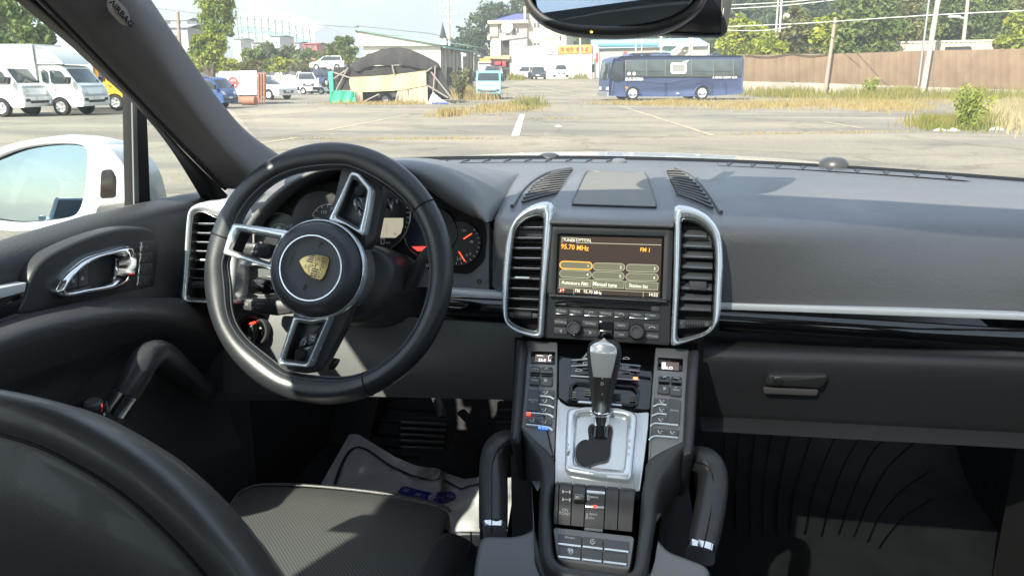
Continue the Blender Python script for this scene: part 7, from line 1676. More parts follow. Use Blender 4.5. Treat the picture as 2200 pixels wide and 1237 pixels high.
# ------------------------------------------------------------------ black-netted tent
zC = zoom(700, 0, 3.533)
YT = OG(840, 222).y; tent = thing('net_tent', 'low arched tent of black netting with a yellow banner and green tarp', 'tent', OG(840, 222))
def TP(pts, dy=0.0): return [OY(*zC(*q), YT + dy) for q in pts]
net = mat('black_net', (0.028, 0.027, 0.027), 0.95, bump=('noise', 9, 0.5, 0.06), var=(0.9, (0.045, 0.042, 0.04)))
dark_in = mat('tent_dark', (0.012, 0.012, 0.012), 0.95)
top = [(186, 505), (230, 462), (300, 425), (400, 385), (480, 368), (545, 362), (620, 372), (700, 400), (780, 438), (840, 470), (862, 490)]
f0 = resample(catmull(TP(top), 5), 40); vT = OG(840, 222) - CAM; vT.z = 0; vT.normalize(); f1 = [q + vT * 3.2 + V((0, 0, 0.12 * math.sin(k * 0.9) - 0.15)) for k, q in enumerate(f0)]
drp = [OY(*zC(*q), YT - 0.06) for q in ((186, 520), (240, 545), (300, 520), (380, 498), (470, 500), (560, 495), (680, 515), (770, 540), (840, 520), (862, 505))]
dp = resample(catmull(drp, 5), 40)
rows = [[q + V((0, -0.03 + 0.05 * math.sin(i * 1.3), 0)) for i, q in enumerate(dp)], [a.lerp(b, 0.5) + V((0, -0.12 + 0.06 * math.sin(i * 0.7), 0)) for i, (a, b) in enumerate(zip(f0, dp))], f0, [a.lerp(b, 0.5) + V((0, 0, 0.10 + 0.05 * math.sin(i))) for i, (a, b) in enumerate(zip(f0, f1))], f1]
obj('roof_net', MB().loft(rows[::-1]), net, tent, ang=70)
obj('front_net', MB().prism(TP(((58, 514), (186, 506), (850, 490), (905, 600), (960, 740), (905, 748), (770, 660), (60, 690)), 0.05), (0, -1, 0), 0.05), net, tent)
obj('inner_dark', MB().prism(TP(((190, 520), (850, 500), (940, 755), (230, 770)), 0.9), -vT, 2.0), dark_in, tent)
rs = [TP(((862, 490),))[0], TP(((900, 590),))[0], TP(((968, 755),))[0]]
obj('side_net', MB().loft([catmull(rs, 4), catmull([q + vT * 3.2 for q in rs], 4)]), net, tent)
banner = [[(182, 588), (300, 584), (400, 578), (500, 570), (600, 559), (700, 546), (765, 537)], [(188, 640), (300, 640), (400, 636), (500, 630), (600, 622), (700, 606), (767, 596)], [(200, 697), (300, 699), (400, 695), (500, 690), (600, 680), (700, 662), (768, 648)]]
obj('yellow_banner', MB().loft([[q + V((0, -0.10 - 0.05 * math.sin(i * 0.8 + j), 0)) for i, q in enumerate(catmull(TP(r), 4))] for j, r in enumerate(banner)][::-1]), mat('banner_yellow', (0.62, 0.56, 0.24), 0.8), tent, ang=70)
grn = mat('green_tarp', (0.03, 0.34, 0.20), 0.6, bump=('noise', 4, 0.6, 0.06), var=(1.5, (0.05, 0.42, 0.27)))
obj('green_tarp', MB().prism(TP(((14, 548), (50, 540), (60, 690), (58, 770), (40, 795), (28, 700)), -0.1), (0, -1, 0), 0.3, 0.05), grn, tent, ang=60)
rws = [[q + V((0, -0.15 - 0.1 * math.sin(i * 1.1 + j * 2), 0)) for i, q in enumerate(catmull(TP(r), 4))] for j, r in enumerate(([(40, 700), (90, 685), (150, 690), (205, 692), (230, 700)], [(36, 745), (90, 730), (150, 740), (200, 738), (232, 735)], [(38, 795), (90, 790), (150, 782), (200, 780), (234, 775)]))]
obj('green_tarp', MB().loft(rws[::-1]), grn, tent, ang=70)
sackm = mat('beige_cloth', (0.42, 0.36, 0.27), 0.9, bump=('noise', 5, 0.7, 0.06))
for pts in (((228, 700), (278, 700), (285, 780), (234, 785)), ((545, 690), (620, 680), (640, 790), (520, 790)), ((628, 682), (772, 652), (776, 785), (632, 792))):
    a, b, c, d = TP(pts, -0.1); rws = []
    for j in range(6): rws.append([a.lerp(b, i / 14).lerp(d.lerp(c, i / 14), j / 5) + V((0, -0.07 * math.sin(i * 1.5) * (0.3 + j / 5), 0)) for i in range(15)])
    obj('hanging_cloth', MB().loft(rws[::-1]), sackm, tent, ang=70)
pm_ = mat('tent_pole', (0.26, 0.23, 0.20), 0.7)
for a, b in (((80, 685), (168, 515)), ((55, 550), (182, 592)), ((60, 600), (150, 535)), ((285, 775), (405, 715)), ((505, 500), (520, 570)), ((766, 545), (806, 515)), ((798, 548), (960, 752)), ((832, 500), (815, 700)), ((770, 650), (930, 745))):
    p, q = TP((a,), -0.15)[0], TP((b,), -0.15)[0]; obj('tent_pole', MB().tube([p, q], 0.045, 6), pm_, tent)
ws_ = thing('tarp_heap', 'crumpled white and blue tarp heaped at the right foot of the tent', 'tarp', OG(*zC(860, 790)))
hp_ = resample(catmull(TP(((772, 790), (795, 740), (812, 702), (830, 715), (880, 755), (920, 775), (942, 795)), -0.5), 5), 30)
rows = [[q + V((0.03 * math.sin(i * 2.1), -0.35 * (1 - s) - 0.2 * math.sin(i * 0.9) * s * (1 - s), (q.z * (s - 1)))) for i, q in enumerate(hp_)] for s in (0.0, 0.3, 0.6, 0.85, 1.0)] + [[V((q.x, q.y + 0.6, 0.0)) for q in hp_]]
obj('tarp_cloth', MB().loft(rows), mat('tarp_white', (0.62, 0.64, 0.70), 0.6, bump=('noise', 6, 0.6, 0.05)), ws_, ang=70)
obj('blue_edge', MB().tube([q + V((0, -0.36, -q.z + 0.06)) for q in hp_[12:]], 0.06, 6), mat('tarp_blue', (0.08, 0.14, 0.5), 0.6), ws_)
sv = thing('covered_car', 'dim car standing in the dark of the black tent', 'car', OG(*zC(470, 775)))
obj('tyre', MB().lathe([(0.18, 0.1), (0.30, 0.1), (0.34, 0.06), (0.34, -0.1), (0.02, -0.1)], OY(*zC(455, 752), YT + 0.5), (0, -1, 0), 22), X['tyre'], sv)
obj('tyre_rim', MB().lathe([(0.19, 0.09), (0.15, 0.07), (0, 0.08)], OY(*zC(455, 752), YT + 0.5), (0, -1, 0), 18), X['silver'], sv)
obj('bumper', MB().prism(TP(((395, 712), (545, 702), (545, 735), (500, 740), (490, 720), (430, 725), (420, 745), (395, 745)), 0.55), (0, -1, 0), 0.3, 0.05), X['pale'], sv)
# ------------------------------------------------------------------ shed with green roof
YS = 61.0
def SP2(pts, Y=YS): return [OY(*zC(*q), Y) for q in pts]
shed = thing('white_shed', 'white gabled shed with a green roof edge behind the tent', 'shed', V((SP2(((580, 640),))[0].x, YS, 0)))
wall_w = mat('shed_white', (0.66, 0.64, 0.56), 0.85, var=(0.6, (0.60, 0.58, 0.49)))
obj('front_wall', MB().prism(SP2(((284, 340), (872, 345), (872, 700), (284, 700))), (0, -1, 0), 0.3), wall_w, shed)
obj('gable', MB().prism(SP2(((230, 232), (880, 340), (872, 350), (232, 352)), YS - 0.35), (0, -1, 0), 0.6, 0.02), wall_w, shed)
obj('gable_seam', MB().prism(SP2(((232, 347), (872, 345), (872, 350), (232, 352)), YS - 0.37), (0, -1, 0), 0.04), mat('seam_green', (0.25, 0.36, 0.33), 0.7), shed)
grr = mat('roof_green', (0.25, 0.42, 0.38), 0.7)
a, b = SP2(((215, 208), (890, 322)), YS - 0.6); bk = V((0.3, 13, 0))
obj('roof', MB().loft([[a, b], [a + bk, b + bk]]).loft([[a - V((0, 0, 0.22)), b - V((0, 0, 0.22))], [a, b]]), grr, shed, ang=30)
obj('eave_bracket', MB().prism(SP2(((212, 205), (240, 200), (236, 240), (226, 245)), YS - 0.5), (0, -1, 0), 0.3), mat('rust_dark', (0.12, 0.09, 0.08), 0.9), shed)
c0, c1 = SP2(((878, 348), (878, 700))); d = V((-0.25, 12.0, 0.0))
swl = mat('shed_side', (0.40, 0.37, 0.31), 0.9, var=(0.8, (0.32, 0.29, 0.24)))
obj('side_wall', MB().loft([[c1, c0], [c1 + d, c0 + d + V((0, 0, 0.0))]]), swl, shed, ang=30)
for k in range(9):
    q = c0.lerp(c0 + d, (k + 0.5) / 9); obj('wall_rib', MB().tube([q + V((0.03, 0, 0)), V((q.x + 0.03, q.y, 0))], 0.05, 5), swl, shed)
for s in (0.18, 0.5, 0.8):
    q = c0.lerp(c0 + d, s); obj('window', MB().prism([q + V((0.05, -0.4, -1.6)), q + V((0.05 + 0.16, 0.4, -1.6)), q + V((0.05 + 0.16, 0.4, -3.0)), q + V((0.05, -0.4, -3.0))], (1, -0.2, 0), 0.06), X['dark'], shed)
e0 = c0 + V((-0.1, -0.4, 0.10)); obj('side_roof', MB().prism([e0, e0 + V((0.5, 0, -0.2)), e0 + d + V((0.5, 0.6, -0.2)), e0 + d + V((0, 0.6, 0))], (0, 0, 1), 0.12), grr, shed)
ll = thing('yard_lamp', 'slim post with a white lamp head right of the shed', 'lamp', OG(995, 208))
q = OG(995, 206); obj('post', MB().tube([V((q.x, q.y, 0)), OY(*zC(1035, 420), q.y)], 0.06, 8), X['pale'], ll)
obj('lamp_head', MB().prism(rounded([OY(*zC(*p), q.y - 0.1) for p in ((1024, 398), (1064, 412), (1058, 432), (1026, 424))], 0.05, 3), (0, -1, 0), 0.3, 0.04), X['white'], ll)
# ------------------------------------------------------------------ houses up the slope
def HP(pts, Y): return [OY(*zB(*q), Y) for q in pts]
def base(Y, px): return gz(OY(px, 165, Y).x, Y)
YH = 116.0
cream = mat('render_cream', (0.60, 0.54, 0.40), 0.9, var=(0.3, (0.52, 0.46, 0.35))); tan = mat('render_tan', (0.46, 0.38, 0.30), 0.9); concrete = mat('render_grey', (0.36, 0.35, 0.34), 0.9)
roofb = mat('blue_roof', (0.10, 0.12, 0.42), 0.6); frm = mat('window_frame', (0.72, 0.72, 0.70), 0.6); pane_m = mat('house_pane', (0.10, 0.11, 0.11), 0.2)
hs_ = thing('cream_house', 'three storey cream house with a hipped blue roof', 'house', V((HP(((700, 900),), YH)[0].x, YH, base(YH, 1090))))
obj('wall', MB().prism(HP(((470, 205), (985, 195), (985, 1000), (480, 1000)), YH), (0, -1, 0), 9), tan, hs_)
obj('corner_pier', MB().prism(HP(((468, 205), (580, 205), (580, 380), (470, 380)), YH - 0.3), (0, -1, 0), 0.4), cream, hs_)
obj('corner_pier', MB().prism(HP(((480, 430), (622, 430), (622, 660), (490, 660)), YH - 0.3), (0, -1, 0), 0.4), cream, hs_)
obj('roof_band', MB().prism(HP(((433, 160), (960, 150), (1000, 150), (1000, 196), (960, 195), (436, 206)), YH - 0.9), (0, -1, 0), 10, 0.05), cream, hs_)
a, b, c, d = HP(((500, 158), (1000, 148), (1000, 30), (760, 32)), YH - 0.6)
obj('roof', MB().loft([[a, b], [V((d.x, YH + 4, d.z)), V((c.x, YH + 4, c.z))], [a + V((0, 9, 0)), b + V((0, 9, 0))]], ).add([a, V((d.x, YH + 4, d.z)), a + V((0, 9, 0))], [(0, 1, 2)]), roofb, hs_, ang=20)
obj('tower', MB().prism(HP(((985, 60), (1530, 60), (1530, 1000), (1000, 1000)), YH + 0.5), (0, -1, 0), 10), cream, hs_)
obj('chimney', MB().prism(HP(((938, -40), (966, -40), (966, 160), (940, 160)), YH - 0.5), (0, -1, 0), 0.6), cream, hs_)
def hwin(x0, y0, x1, y1, Y, par, split=1):
    f = obj('window', MB().prism(HP(((x0, y0), (x1, y0), (x1, y1), (x0, y1)), Y), (0, -1, 0), 0.12, 0.02), frm, par)
    for k in range(split):
        a = x0 + (x1 - x0) * k / split + 5; b_ = x0 + (x1 - x0) * (k + 1) / split - 5
        obj('pane', MB().prism(HP(((a, y0 + 6), (b_, y0 + 6), (b_, y1 - 6), (a, y1 - 6)), Y - 0.02), (0, -1, 0), 0.03), pane_m, f)
hwin(1070, 185, 1165, 268, YH + 0.44, hs_, 2); hwin(1070, 462, 1165, 522, YH + 0.44, hs_, 2); hwin(595, 262, 690, 345, YH - 0.04, hs_, 2); hwin(790, 258, 880, 340, YH - 0.04, hs_, 2)
obj('side_vent', MB().prism(HP(((1440, 365), (1456, 365), (1456, 440), (1440, 440)), YH + 0.44), (0, -1, 0), 0.1), X['dark'], hs_)
obj('balcony', MB().prism(HP(((600, 372), (985, 362), (985, 392), (620, 440), (604, 430)), YH - 1.2), (0, -1, 0), 1.2, 0.03), concrete, hs_)
obj('annex', MB().prism(HP(((740, 392), (985, 375), (1000, 1000), (745, 1000)), YH - 1.0), (0, -1, 0), 1.1), concrete, hs_)
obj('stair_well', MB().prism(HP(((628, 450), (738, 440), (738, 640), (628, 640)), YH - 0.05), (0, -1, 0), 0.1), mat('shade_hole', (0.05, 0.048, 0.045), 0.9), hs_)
obj('canopy', MB().prism(HP(((385, 665), (600, 650), (740, 650), (740, 700), (600, 690), (385, 685)), YH - 1.6), (0, -1, 0), 1.6), mat('canopy_orange', (0.55, 0.36, 0.2), 0.8), hs_)
obj('side_balcony', MB().prism(HP(((428, 372), (470, 330), (470, 430), (430, 430)), YH - 0.4), (0, -1, 0), 1.2), concrete, hs_)
dsh_ = obj('satellite_dish', MB().lathe([(0.0, 0.0), (0.6, 0.08), (0.85, 0.2), (0.83, 0.22), (0.5, 0.1)], HP(((712, 258),), YH - 0.8)[0], (0, -1, 0.2), 20), frm, hs_)
obj('dish_arm', MB().tube(HP(((712, 270), (722, 330)), YH - 0.5), 0.06, 6), X['dark'], hs_)
obj('cooling_unit', MB().prism(HP(((722, 305), (774, 305), (774, 360), (722, 360)), YH - 0.9), (0, -1, 0), 0.5, 0.03), concrete, hs_)
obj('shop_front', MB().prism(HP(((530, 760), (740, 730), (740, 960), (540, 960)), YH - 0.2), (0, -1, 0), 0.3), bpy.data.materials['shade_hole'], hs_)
rsg = mat('sign_red', (0.55, 0.04, 0.04), 0.6); osg = mat('sign_orange', (0.75, 0.27, 0.05), 0.6)
def sign(name, label, rect, Y, m, body=None, ink_m=None, cat='sign', hz=40):
    t = thing(name, label, cat, HP(((sum(p[0] for p in rect) / 4, sum(p[1] for p in rect) / 4),), Y)[0])
    obj('board', MB().prism(HP(rect, Y), (0, -1, 0), 0.12, 0.02), m, t)
    if body:
        mb = MB(); F_ = Fr(HP((rect[0],), Y - 0.02)[0], (1, 0, 0), (0, 0, 1))
        for s, x, y, h_ in body: mb.text(F_, s, *zB(x, y), h_ / 6.47, h=0.01, wide=0.95, bold=0.02)
        obj('lettering', mb, ink_m, t, ang=None)
    return t
sign('shop_sign', 'orange shop sign over the low shop left of the house', ((330, 690), (475, 680), (475, 735), (330, 742)), YH - 2.2, osg)
sign('shop_sign', 'red awning sign over the house shop entrance', ((530, 735), (620, 728), (620, 772), (535, 775)), YH - 1.7, rsg)
sign('banner_sign', 'tall red banner hanging at the shop door', ((640, 725), (690, 722), (690, 795), (645, 800)), YH - 1.75, rsg)
shp = thing('low_shop', 'low grey shop with an awning left of the cream house', 'shop', V((HP(((380, 800),), YH - 2)[0].x, YH - 2, base(YH, 1045))))
obj('wall', MB().prism(HP(((310, 740), (480, 735), (480, 960), (310, 960)), YH - 2), (0, -1, 0), 4), concrete, shp)
obj('roof', MB().prism(HP(((300, 725), (485, 720), (485, 745), (300, 750)), YH - 2.3), (0, -1, 0), 5), tan, shp)
for k in range(3): obj('shutter', MB().prism(HP(((322 + 52 * k, 768), (366 + 52 * k, 768), (366 + 52 * k, 940), (322 + 52 * k, 940)), YH - 2.05), (0, -1, 0), 0.08), mat('shutter_blue', (0.33, 0.40, 0.42), 0.7) if 'shutter_blue' not in bpy.data.materials else bpy.data.materials['shutter_blue'], shp)
for k, (x0, x1, y0, m, lab) in enumerate(((190, 250, 630, concrete, 'grey narrow building beyond the shop street'), (270, 330, 660, wall_w, 'pale flat roofed building beyond the shop street'), (60, 200, 690, tan, 'tan roofed house at the far end of the street'))):
    hb = thing('far_house', lab, 'house', V((HP(((x0, 900),), 130)[0].x, 130 + k, base(130, 1010))))
    obj('wall', MB().prism(HP(((x0, y0), (x1, y0), (x1, 960), (x0, 960)), 130 + k), (0, -1, 0), 6), m, hb)
    obj('roof', MB().prism(HP(((x0 - 8, y0 - 22), (x1 + 8, y0 - 22), (x1 + 8, y0 + 4), (x0 - 8, y0 + 4)), 129.6 + k), (0, -1, 0), 7, 0.1), concrete, hb)
    obj('window', MB().prism(HP(((x0 + 14, y0 + 40), (x0 + 40, y0 + 40), (x0 + 40, y0 + 90), (x0 + 14, y0 + 90)), 129.95 + k), (0, -1, 0), 0.2), pane_m, hb)
# long white wall building with banners
YW = 107.0
lw = thing('white_depot', 'long low white building with sign boards behind the parked cars', 'building', V((HP(((1300, 900),), YW)[0].x, YW, base(YW, 1190))))
obj('wall', MB().prism(HP(((778, 530), (1060, 515), (1420, 505), (1890, 495), (1890, 1000), (778, 1000)), YW), (0, -1, 0), 5), mat('depot_white', (0.76, 0.77, 0.76), 0.8, var=(0.4, (0.70, 0.71, 0.70))), lw)
for x in (1050, 1424): obj('wall_joint', MB().prism(HP(((x, 520), (x + 5, 520), (x + 5, 940), (x, 940)), YW - 0.01), (0, -1, 0), 0.03), concrete, lw)
obj('pier', MB().prism(HP(((1905, 495), (1975, 560), (1985, 620), (1985, 960), (1905, 960)), YW - 0.2), (0, -1, 0), 1.5, 0.05), wall_w, lw)
wb_m = mat('board_white', (0.72, 0.70, 0.72), 0.6); pink = mat('letter_pink', (0.62, 0.16, 0.26), 0.6); yel = mat('letter_yellow', (0.85, 0.62, 0.08), 0.6)
sign('wall_sign', 'white board with pink lettering on the depot wall', ((1062, 530), (1418, 515), (1418, 630), (1062, 640)), YW - 0.15, wb_m, (('3', 1080, 585, 62), ('PARTS  SALE', 1235, 598, 34), ('OPEN', 1370, 590, 30)), pink)
os_ = sign('wall_sign', 'orange banner board with yellow panels on the depot wall', ((1424, 512), (1885, 494), (1885, 612), (1424, 628)), YW - 0.15, osg)
for k in range(7):
    x = 1440 + 62 * k; obj('panel', MB().prism(HP(((x, 522 - 2 * k), (x + 50, 520 - 2 * k), (x + 50, 612 - 2 * k), (x, 614 - 2 * k)), YW - 0.19), (0, -1, 0), 0.05), yel if k % 2 == 1 else osg, os_)
mb = MB(); F_ = Fr(HP(((1650, 560),), YW - 0.2)[0], (1, 0, 0), (0, 0, 1))
for k, s in enumerate('자동차매매상'): mb.text(F_, s, *zB(1480 + 66 * k, 566 - 2 * k), 58 / 6.47, h=0.03, bold=0.03)
obj('lettering', mb, rsg, os_, ang=None)
sign('gate_sign', 'narrow red upright sign on the depot gate pier', ((1940, 610), (1972, 606), (1972, 735), (1942, 738)), YW - 0.3, rsg)
# blue-roofed warehouse behind the bus
YR = 122.0
wh = thing('warehouse', 'wide warehouse with a pale blue roof behind the bus', 'warehouse', V((OY(1390, 150, YR).x, YR, base(YR, 1390))))
def RP(pts, Y): return [OY(*zD(*q), Y) for q in pts]
obj('wall', MB().prism(RP(((620, 345), (1500, 330), (1500, 600), (620, 600)), YR), (0, -1, 0), 12), mat('warehouse_tan', (0.46, 0.42, 0.35), 0.9), wh)
a, b, c, d = RP(((600, 345), (1480, 325), (1440, 270), (560, 285)), YR - 0.6)
obj('roof', MB().loft([[a, b], [V((d.x, YR + 8, d.z)), V((c.x, YR + 8, c.z))]]).loft([[a - V((0, 0, 0.5)), b - V((0, 0, 0.5))], [a, b]]), mat('roof_pale_blue', (0.30, 0.50, 0.58), 0.7), wh, ang=20)
obj('fascia', MB().prism(RP(((650, 335), (1110, 330), (1110, 348), (650, 350)), YR - 0.8), (0, -1, 0), 0.1), mat('fascia_blue', (0.10, 0.30, 0.48), 0.7), wh)
for k, (x0, x1, m) in enumerate(((680, 860, concrete), (950, 1110, tan), (1150, 1230, grr))): obj('door', MB().prism(RP(((x0, 358), (x1, 356), (x1, 590), (x0, 590)), YR - 0.05), (0, -1, 0), 0.15), m, wh)
obj('red_notice', MB().prism(RP(((846, 395), (872, 395), (872, 425), (846, 425)), YR - 0.2), (0, -1, 0), 0.1), rsg, wh)
obj('roof_sign', MB().prism(RP(((1145, 318), (1240, 316), (1240, 350), (1145, 352)), YR - 0.9), (0, -1, 0), 0.1), wb_m, wh)
for k in range(2): obj('prop', MB().tube(RP(((1195 + 40 * k, 410), (1285 + 30 * k, 345)), YR - 1), 0.15, 5), frm, wh)
# cars by the wall
def upcar(name, label, px0, px1, pyb, rz, col, Y=101.0, **k):
    x = OY((px0 + px1) / 2, pyb, Y).x; return car(name, label, V((x, Y + 1.2, OY((px0 + px1) / 2, pyb, Y).z)), rz, col, **k)
upcar('white_car', 'small white car half hidden by the charcoal car at the depot wall', 1117, 1140, 170, math.radians(-100), X['white'])
upcar('charcoal_car', 'charcoal hatchback with number plate in front of the depot wall', 1137, 1170, 171.5, math.radians(-84), X['charcoal'], Y=99.0)
upcar('silver_car', 'silver hatchback alone in front of the depot wall', 1183, 1221, 166.5, math.radians(-80), X['pale'], Y=101.0)
cab_truck('sky_blue_truck', 'old sky blue and white cab truck among weeds right of the shed', put((1022, 213), -0.98, -0.86, math.radians(-79)), math.radians(-79), X['sky'], X['white'], 'bed', cat='truck', scale=0.92)
vq = OY(1056, 178, 92)
car('navy_van', 'dark blue people carrier standing behind the sky blue truck', V((vq.x, 93, vq.z)), math.radians(-95), X['navy'], cat='van', L_=4.6, H=1.9, W=1.85, suv=True)
# ------------------------------------------------------------------ brown fence along the right
fa, fb = OG(1596, 203), OG(2330, 196); fd = (fb - fa); fd.z = 0; flen = fd.length; fd.normalize(); fnn = V((fd.y, -fd.x, 0))
if fnn.dot(CAM - fa) < 0: fnn = -fnn
fence = thing('brown_fence', 'long rusty brown panel fence on a low concrete footing', 'fence', V((fa.x, fa.y, 0)))
def FP(px, py, out=0.0):
    d = ray(px, py); o = fa + fnn * out; return CAM + d * ((o - CAM).dot(fnn) / d.dot(fnn))
rust = mat('fence_brown', (0.25, 0.175, 0.11), 0.85, var=(0.8, (0.19, 0.125, 0.078), 0.4, 0.7), bump=('noise', 2.5, 0.3, 0.05))
topl = [(1590, 118), (1640, 119), (1700, 115), (1740, 117), (1780, 116), (1860, 114), (1990, 109), (2100, 107), (2200, 105), (2330, 102)]
botl = [(1590, 176), (1640, 176), (1700, 176), (1740, 178), (1780, 180), (1860, 184), (1990, 190), (2100, 194), (2200, 197), (2330, 200)]
nf_ = 46
tp = resample([V((a, b, 0)) for a, b in topl], nf_ + 1); bt_ = resample([V((a, b, 0)) for a, b in botl], nf_ + 1)
for k in range(nf_):
    o_ = 0.003 * (k % 2)
    obj('panel', MB().prism([FP(tp[k].x + 0.03, tp[k].y, o_), FP(tp[k + 1].x - 0.03, tp[k + 1].y, o_), FP(bt_[k + 1].x - 0.03, bt_[k + 1].y, o_), FP(bt_[k].x + 0.03, bt_[k].y, o_)], fnn, 0.06, 0.003), rust, fence)
cw = [FP(1590, 176, 0.1)]
obj('footing', MB().prism([FP(1590, 175, 0.12), FP(1760, 179, 0.12), FP(2330, 199, 0.12), V((FP(2330, 199, 0.12).x, FP(2330, 199, 0.12).y, -0.3)), V((FP(1590, 175, 0.12).x, FP(1590, 175, 0.12).y, -0.3))], fnn, 0.3, 0.02), mat('footing_grey', (0.42, 0.38, 0.32), 0.9, var=(0.7, (0.3, 0.27, 0.22))), fence)
fpst = mat('wood_post', (0.33, 0.27, 0.21), 0.9)
obj('fence_cable', MB().tube(catmull([FP(1600, 119, 0.1), FP(1650, 123, 0.1), FP(1700, 116, 0.1), FP(1740, 121, 0.1), FP(1785, 116, 0.1)], 5), 0.03, 5), X['dark'], fence)
conc = mat('pole_concrete', (0.46, 0.43, 0.37), 0.85, var=(1.5, (0.38, 0.35, 0.30)))
def pole(name, label, bx, by, tx, ty, Y, r0, r1, m, cat='pole', extra=None):
    b = OY(bx, by, Y); t_ = OY(tx, ty, Y); b2 = b + (b - t_).normalized() * 0.0
    t = thing(name, label, cat, V((b.x, b.y, b.z)))
    dn = V((b.x, b.y, gz(b.x, b.y) - 0.1)) if b.z > gz(b.x, b.y) else b
    obj('shaft', MB().tube([dn, b, t_], [r0, r0, r1], 12) if (dn - b).length > 0.02 else MB().tube([b, t_], [r0, r1], 12), m, t)
    if extra: extra(t, b, t_)
    return t
YF = fa.y
def band_at(s): 
    def f(t, b, e):
        for k in s: q = b.lerp(e, k); obj('band', MB().tube([q, q + (e - b).normalized() * 0.12], 0.22, 10), X['silver'], t)
    return f
dpt = FP(1985, 190, 0.5).y
pole('utility_pole', 'thick leaning concrete pole in front of the brown fence', 1984, 188, 2034, -110, dpt, 0.22, 0.17, conc, extra=band_at((0.4, 0.62)))
pole('light_pole', 'slim grey steel pole right beside the thick concrete pole', 1972, 190, 2010, -110, dpt + 0.3, 0.10, 0.08, mat('steel_grey', (0.33, 0.34, 0.35), 0.5, 0.4))
pole('wooden_post', 'weathered wooden post leaning against the fence', 1776, 172, 1795, 38, FP(1776, 172, 0.4).y, 0.15, 0.12, fpst)
Yq = 74.0
pole('lamp_post', 'pale steel post with a round lamp behind the fence', 1672, 118, 1682, -40, Yq, 0.09, 0.07, frm, extra=lambda t, b, e: obj('lamp_globe', MB().lathe([(0.0, -0.3), (0.25, -0.2), (0.32, 0), (0.25, 0.2), (0, 0.3)], OY(1690, 37, Yq - 0.2), (0, 0, 1), 16), frm, t))
pole('lamp_post', 'taller plain steel post left of the lamp post behind the fence', 1667, 71, 1675, -40, Yq + 6, 0.10, 0.08, conc)
pole('street_lamp', 'street lamp post with a flat head above the container', 2070, 88, 2084, -40, 78, 0.17, 0.13, conc, cat='street lamp', extra=lambda t, b, e: (obj('lamp_arm', MB().tube([OY(2077, 40, 78), OY(2050, 37, 78)], 0.08, 6), frm, t), obj('lamp_head', MB().box(OY(2050, 36, 78), (0.9, 0.4, 0.16), bev=0.05), frm, t)))
pole('utility_pole', 'tapering concrete pole beside the tall yellow-green tree', 389, 150, 382, 26, 72, 0.2, 0.14, mat('pole_brown', (0.30, 0.24, 0.19), 0.9))
def xarm(t, b, e):
    for z_, hw_ in ((0.55, 0.35), (0.72, 0.9), (0.9, 0.9)):
        q = b.lerp(e, z_); a_ = obj('cross_arm', MB().box(q, (hw_ * 2.2, 0.12, 0.14), bev=0.02), X['silver'], t)
        for s in (-1, -0.4, 0.4, 1): obj('insulator', MB().lathe([(0.06, 0), (0.09, 0.1), (0.06, 0.3), (0, 0.32)], q + V((s * hw_, 0, 0.08)), (0, 0, 1), 8), X['pale'], a_)
pole('power_pole', 'power pole with cross arms rising behind the shed', 966, 110, 963, 0, 88, 0.17, 0.12, conc, extra=xarm)
pole('utility_pole', 'thin pole with wires in front of the depot banners', *zB(1740, 860), *zB(1722, 330), 103, 0.16, 0.13, conc)
for k, (x, lab) in enumerate(((940, 'thin upright pole left of three over the bus roof'), (985, 'second thin pole over the bus roof air unit'), (1132, 'thicker pole over the end of the bus roof unit'), (1350, 'pale thick pole behind the rear half of the bus'), (1368, 'thin pole close right of the pale thick pole'))):
    pole('yard_pole', lab, *zD(x, 420), *zD(x + 2, 262), 112 - k, 0.16 if x in (1132, 1350) else 0.08, 0.14 if x in (1132, 1350) else 0.07, conc if k % 2 else frm)
sp = thing('church_spire', 'thin dark spire poking up behind the shed roof', 'spire', OY(952, 92, 150))
q0, q1 = OY(952, 90, 150), OY(952, 46, 150); obj('spire', MB().lathe([(0.9, 0), (0.5, (q1.z - q0.z) * 0.4), (0.12, (q1.z - q0.z) * 0.8), (0, q1.z - q0.z)], q0, (0, 0, 1), 8), X['dark'], sp)
obj('spire_tower', MB().lathe([(1.2, -10), (1.2, 0.2), (0.9, 0.6)], q0, (0, 0, 1), 4), wall_w, sp)
# wires
wm = mat('wire_dark', (0.10, 0.10, 0.11), 0.7)
def wire(label, pts, Ys, r=0.022, m=wm):
    p = [OY(x, y, Y) for (x, y), Y in zip(pts, Ys)]; o = obj('overhead_wire', MB().tube(catmull(p, 8), r, 5), m); tag(o, label, 'wire')
wire('long overhead wire from the tall tree to the shed gable', ((330, 18), (500, 38), (640, 50), (765, 60)), (66, 64, 62, 60))
wire('pale overhead wire crossing the trees at half height', ((1560, 58), (1740, 50), (1985, 34), (2230, 22)), (70, 68, 60, 58), 0.03, frm)
wire('upper overhead wire sagging over the fence trees', ((1560, 20), (1690, 12), (1830, -4)), (70, 66, 62), 0.03, frm)
wire('topmost overhead wire over the yellow-green tree', ((1560, 12), (1690, 5), (1780, -4)), (71, 67, 63), 0.03, frm)
wire('low overhead wire across the dark forest', ((1560, 66), (1640, 66), (1700, 58)), (70, 69, 68), 0.03, frm)
wire('wire drooping along the shed roof', ((765, 56), (860, 66), (940, 76), (985, 98)), (60, 60, 62, 66))
wire('wire across the front of the cream house', ((985, 112), (1100, 98), (1200, 80)), (95, 98, 100))
wire('wire curving over the depot boards', ((1040, 122), (1130, 98), (1160, 90), (1250, 72)), (104, 105, 105, 103), 0.03)
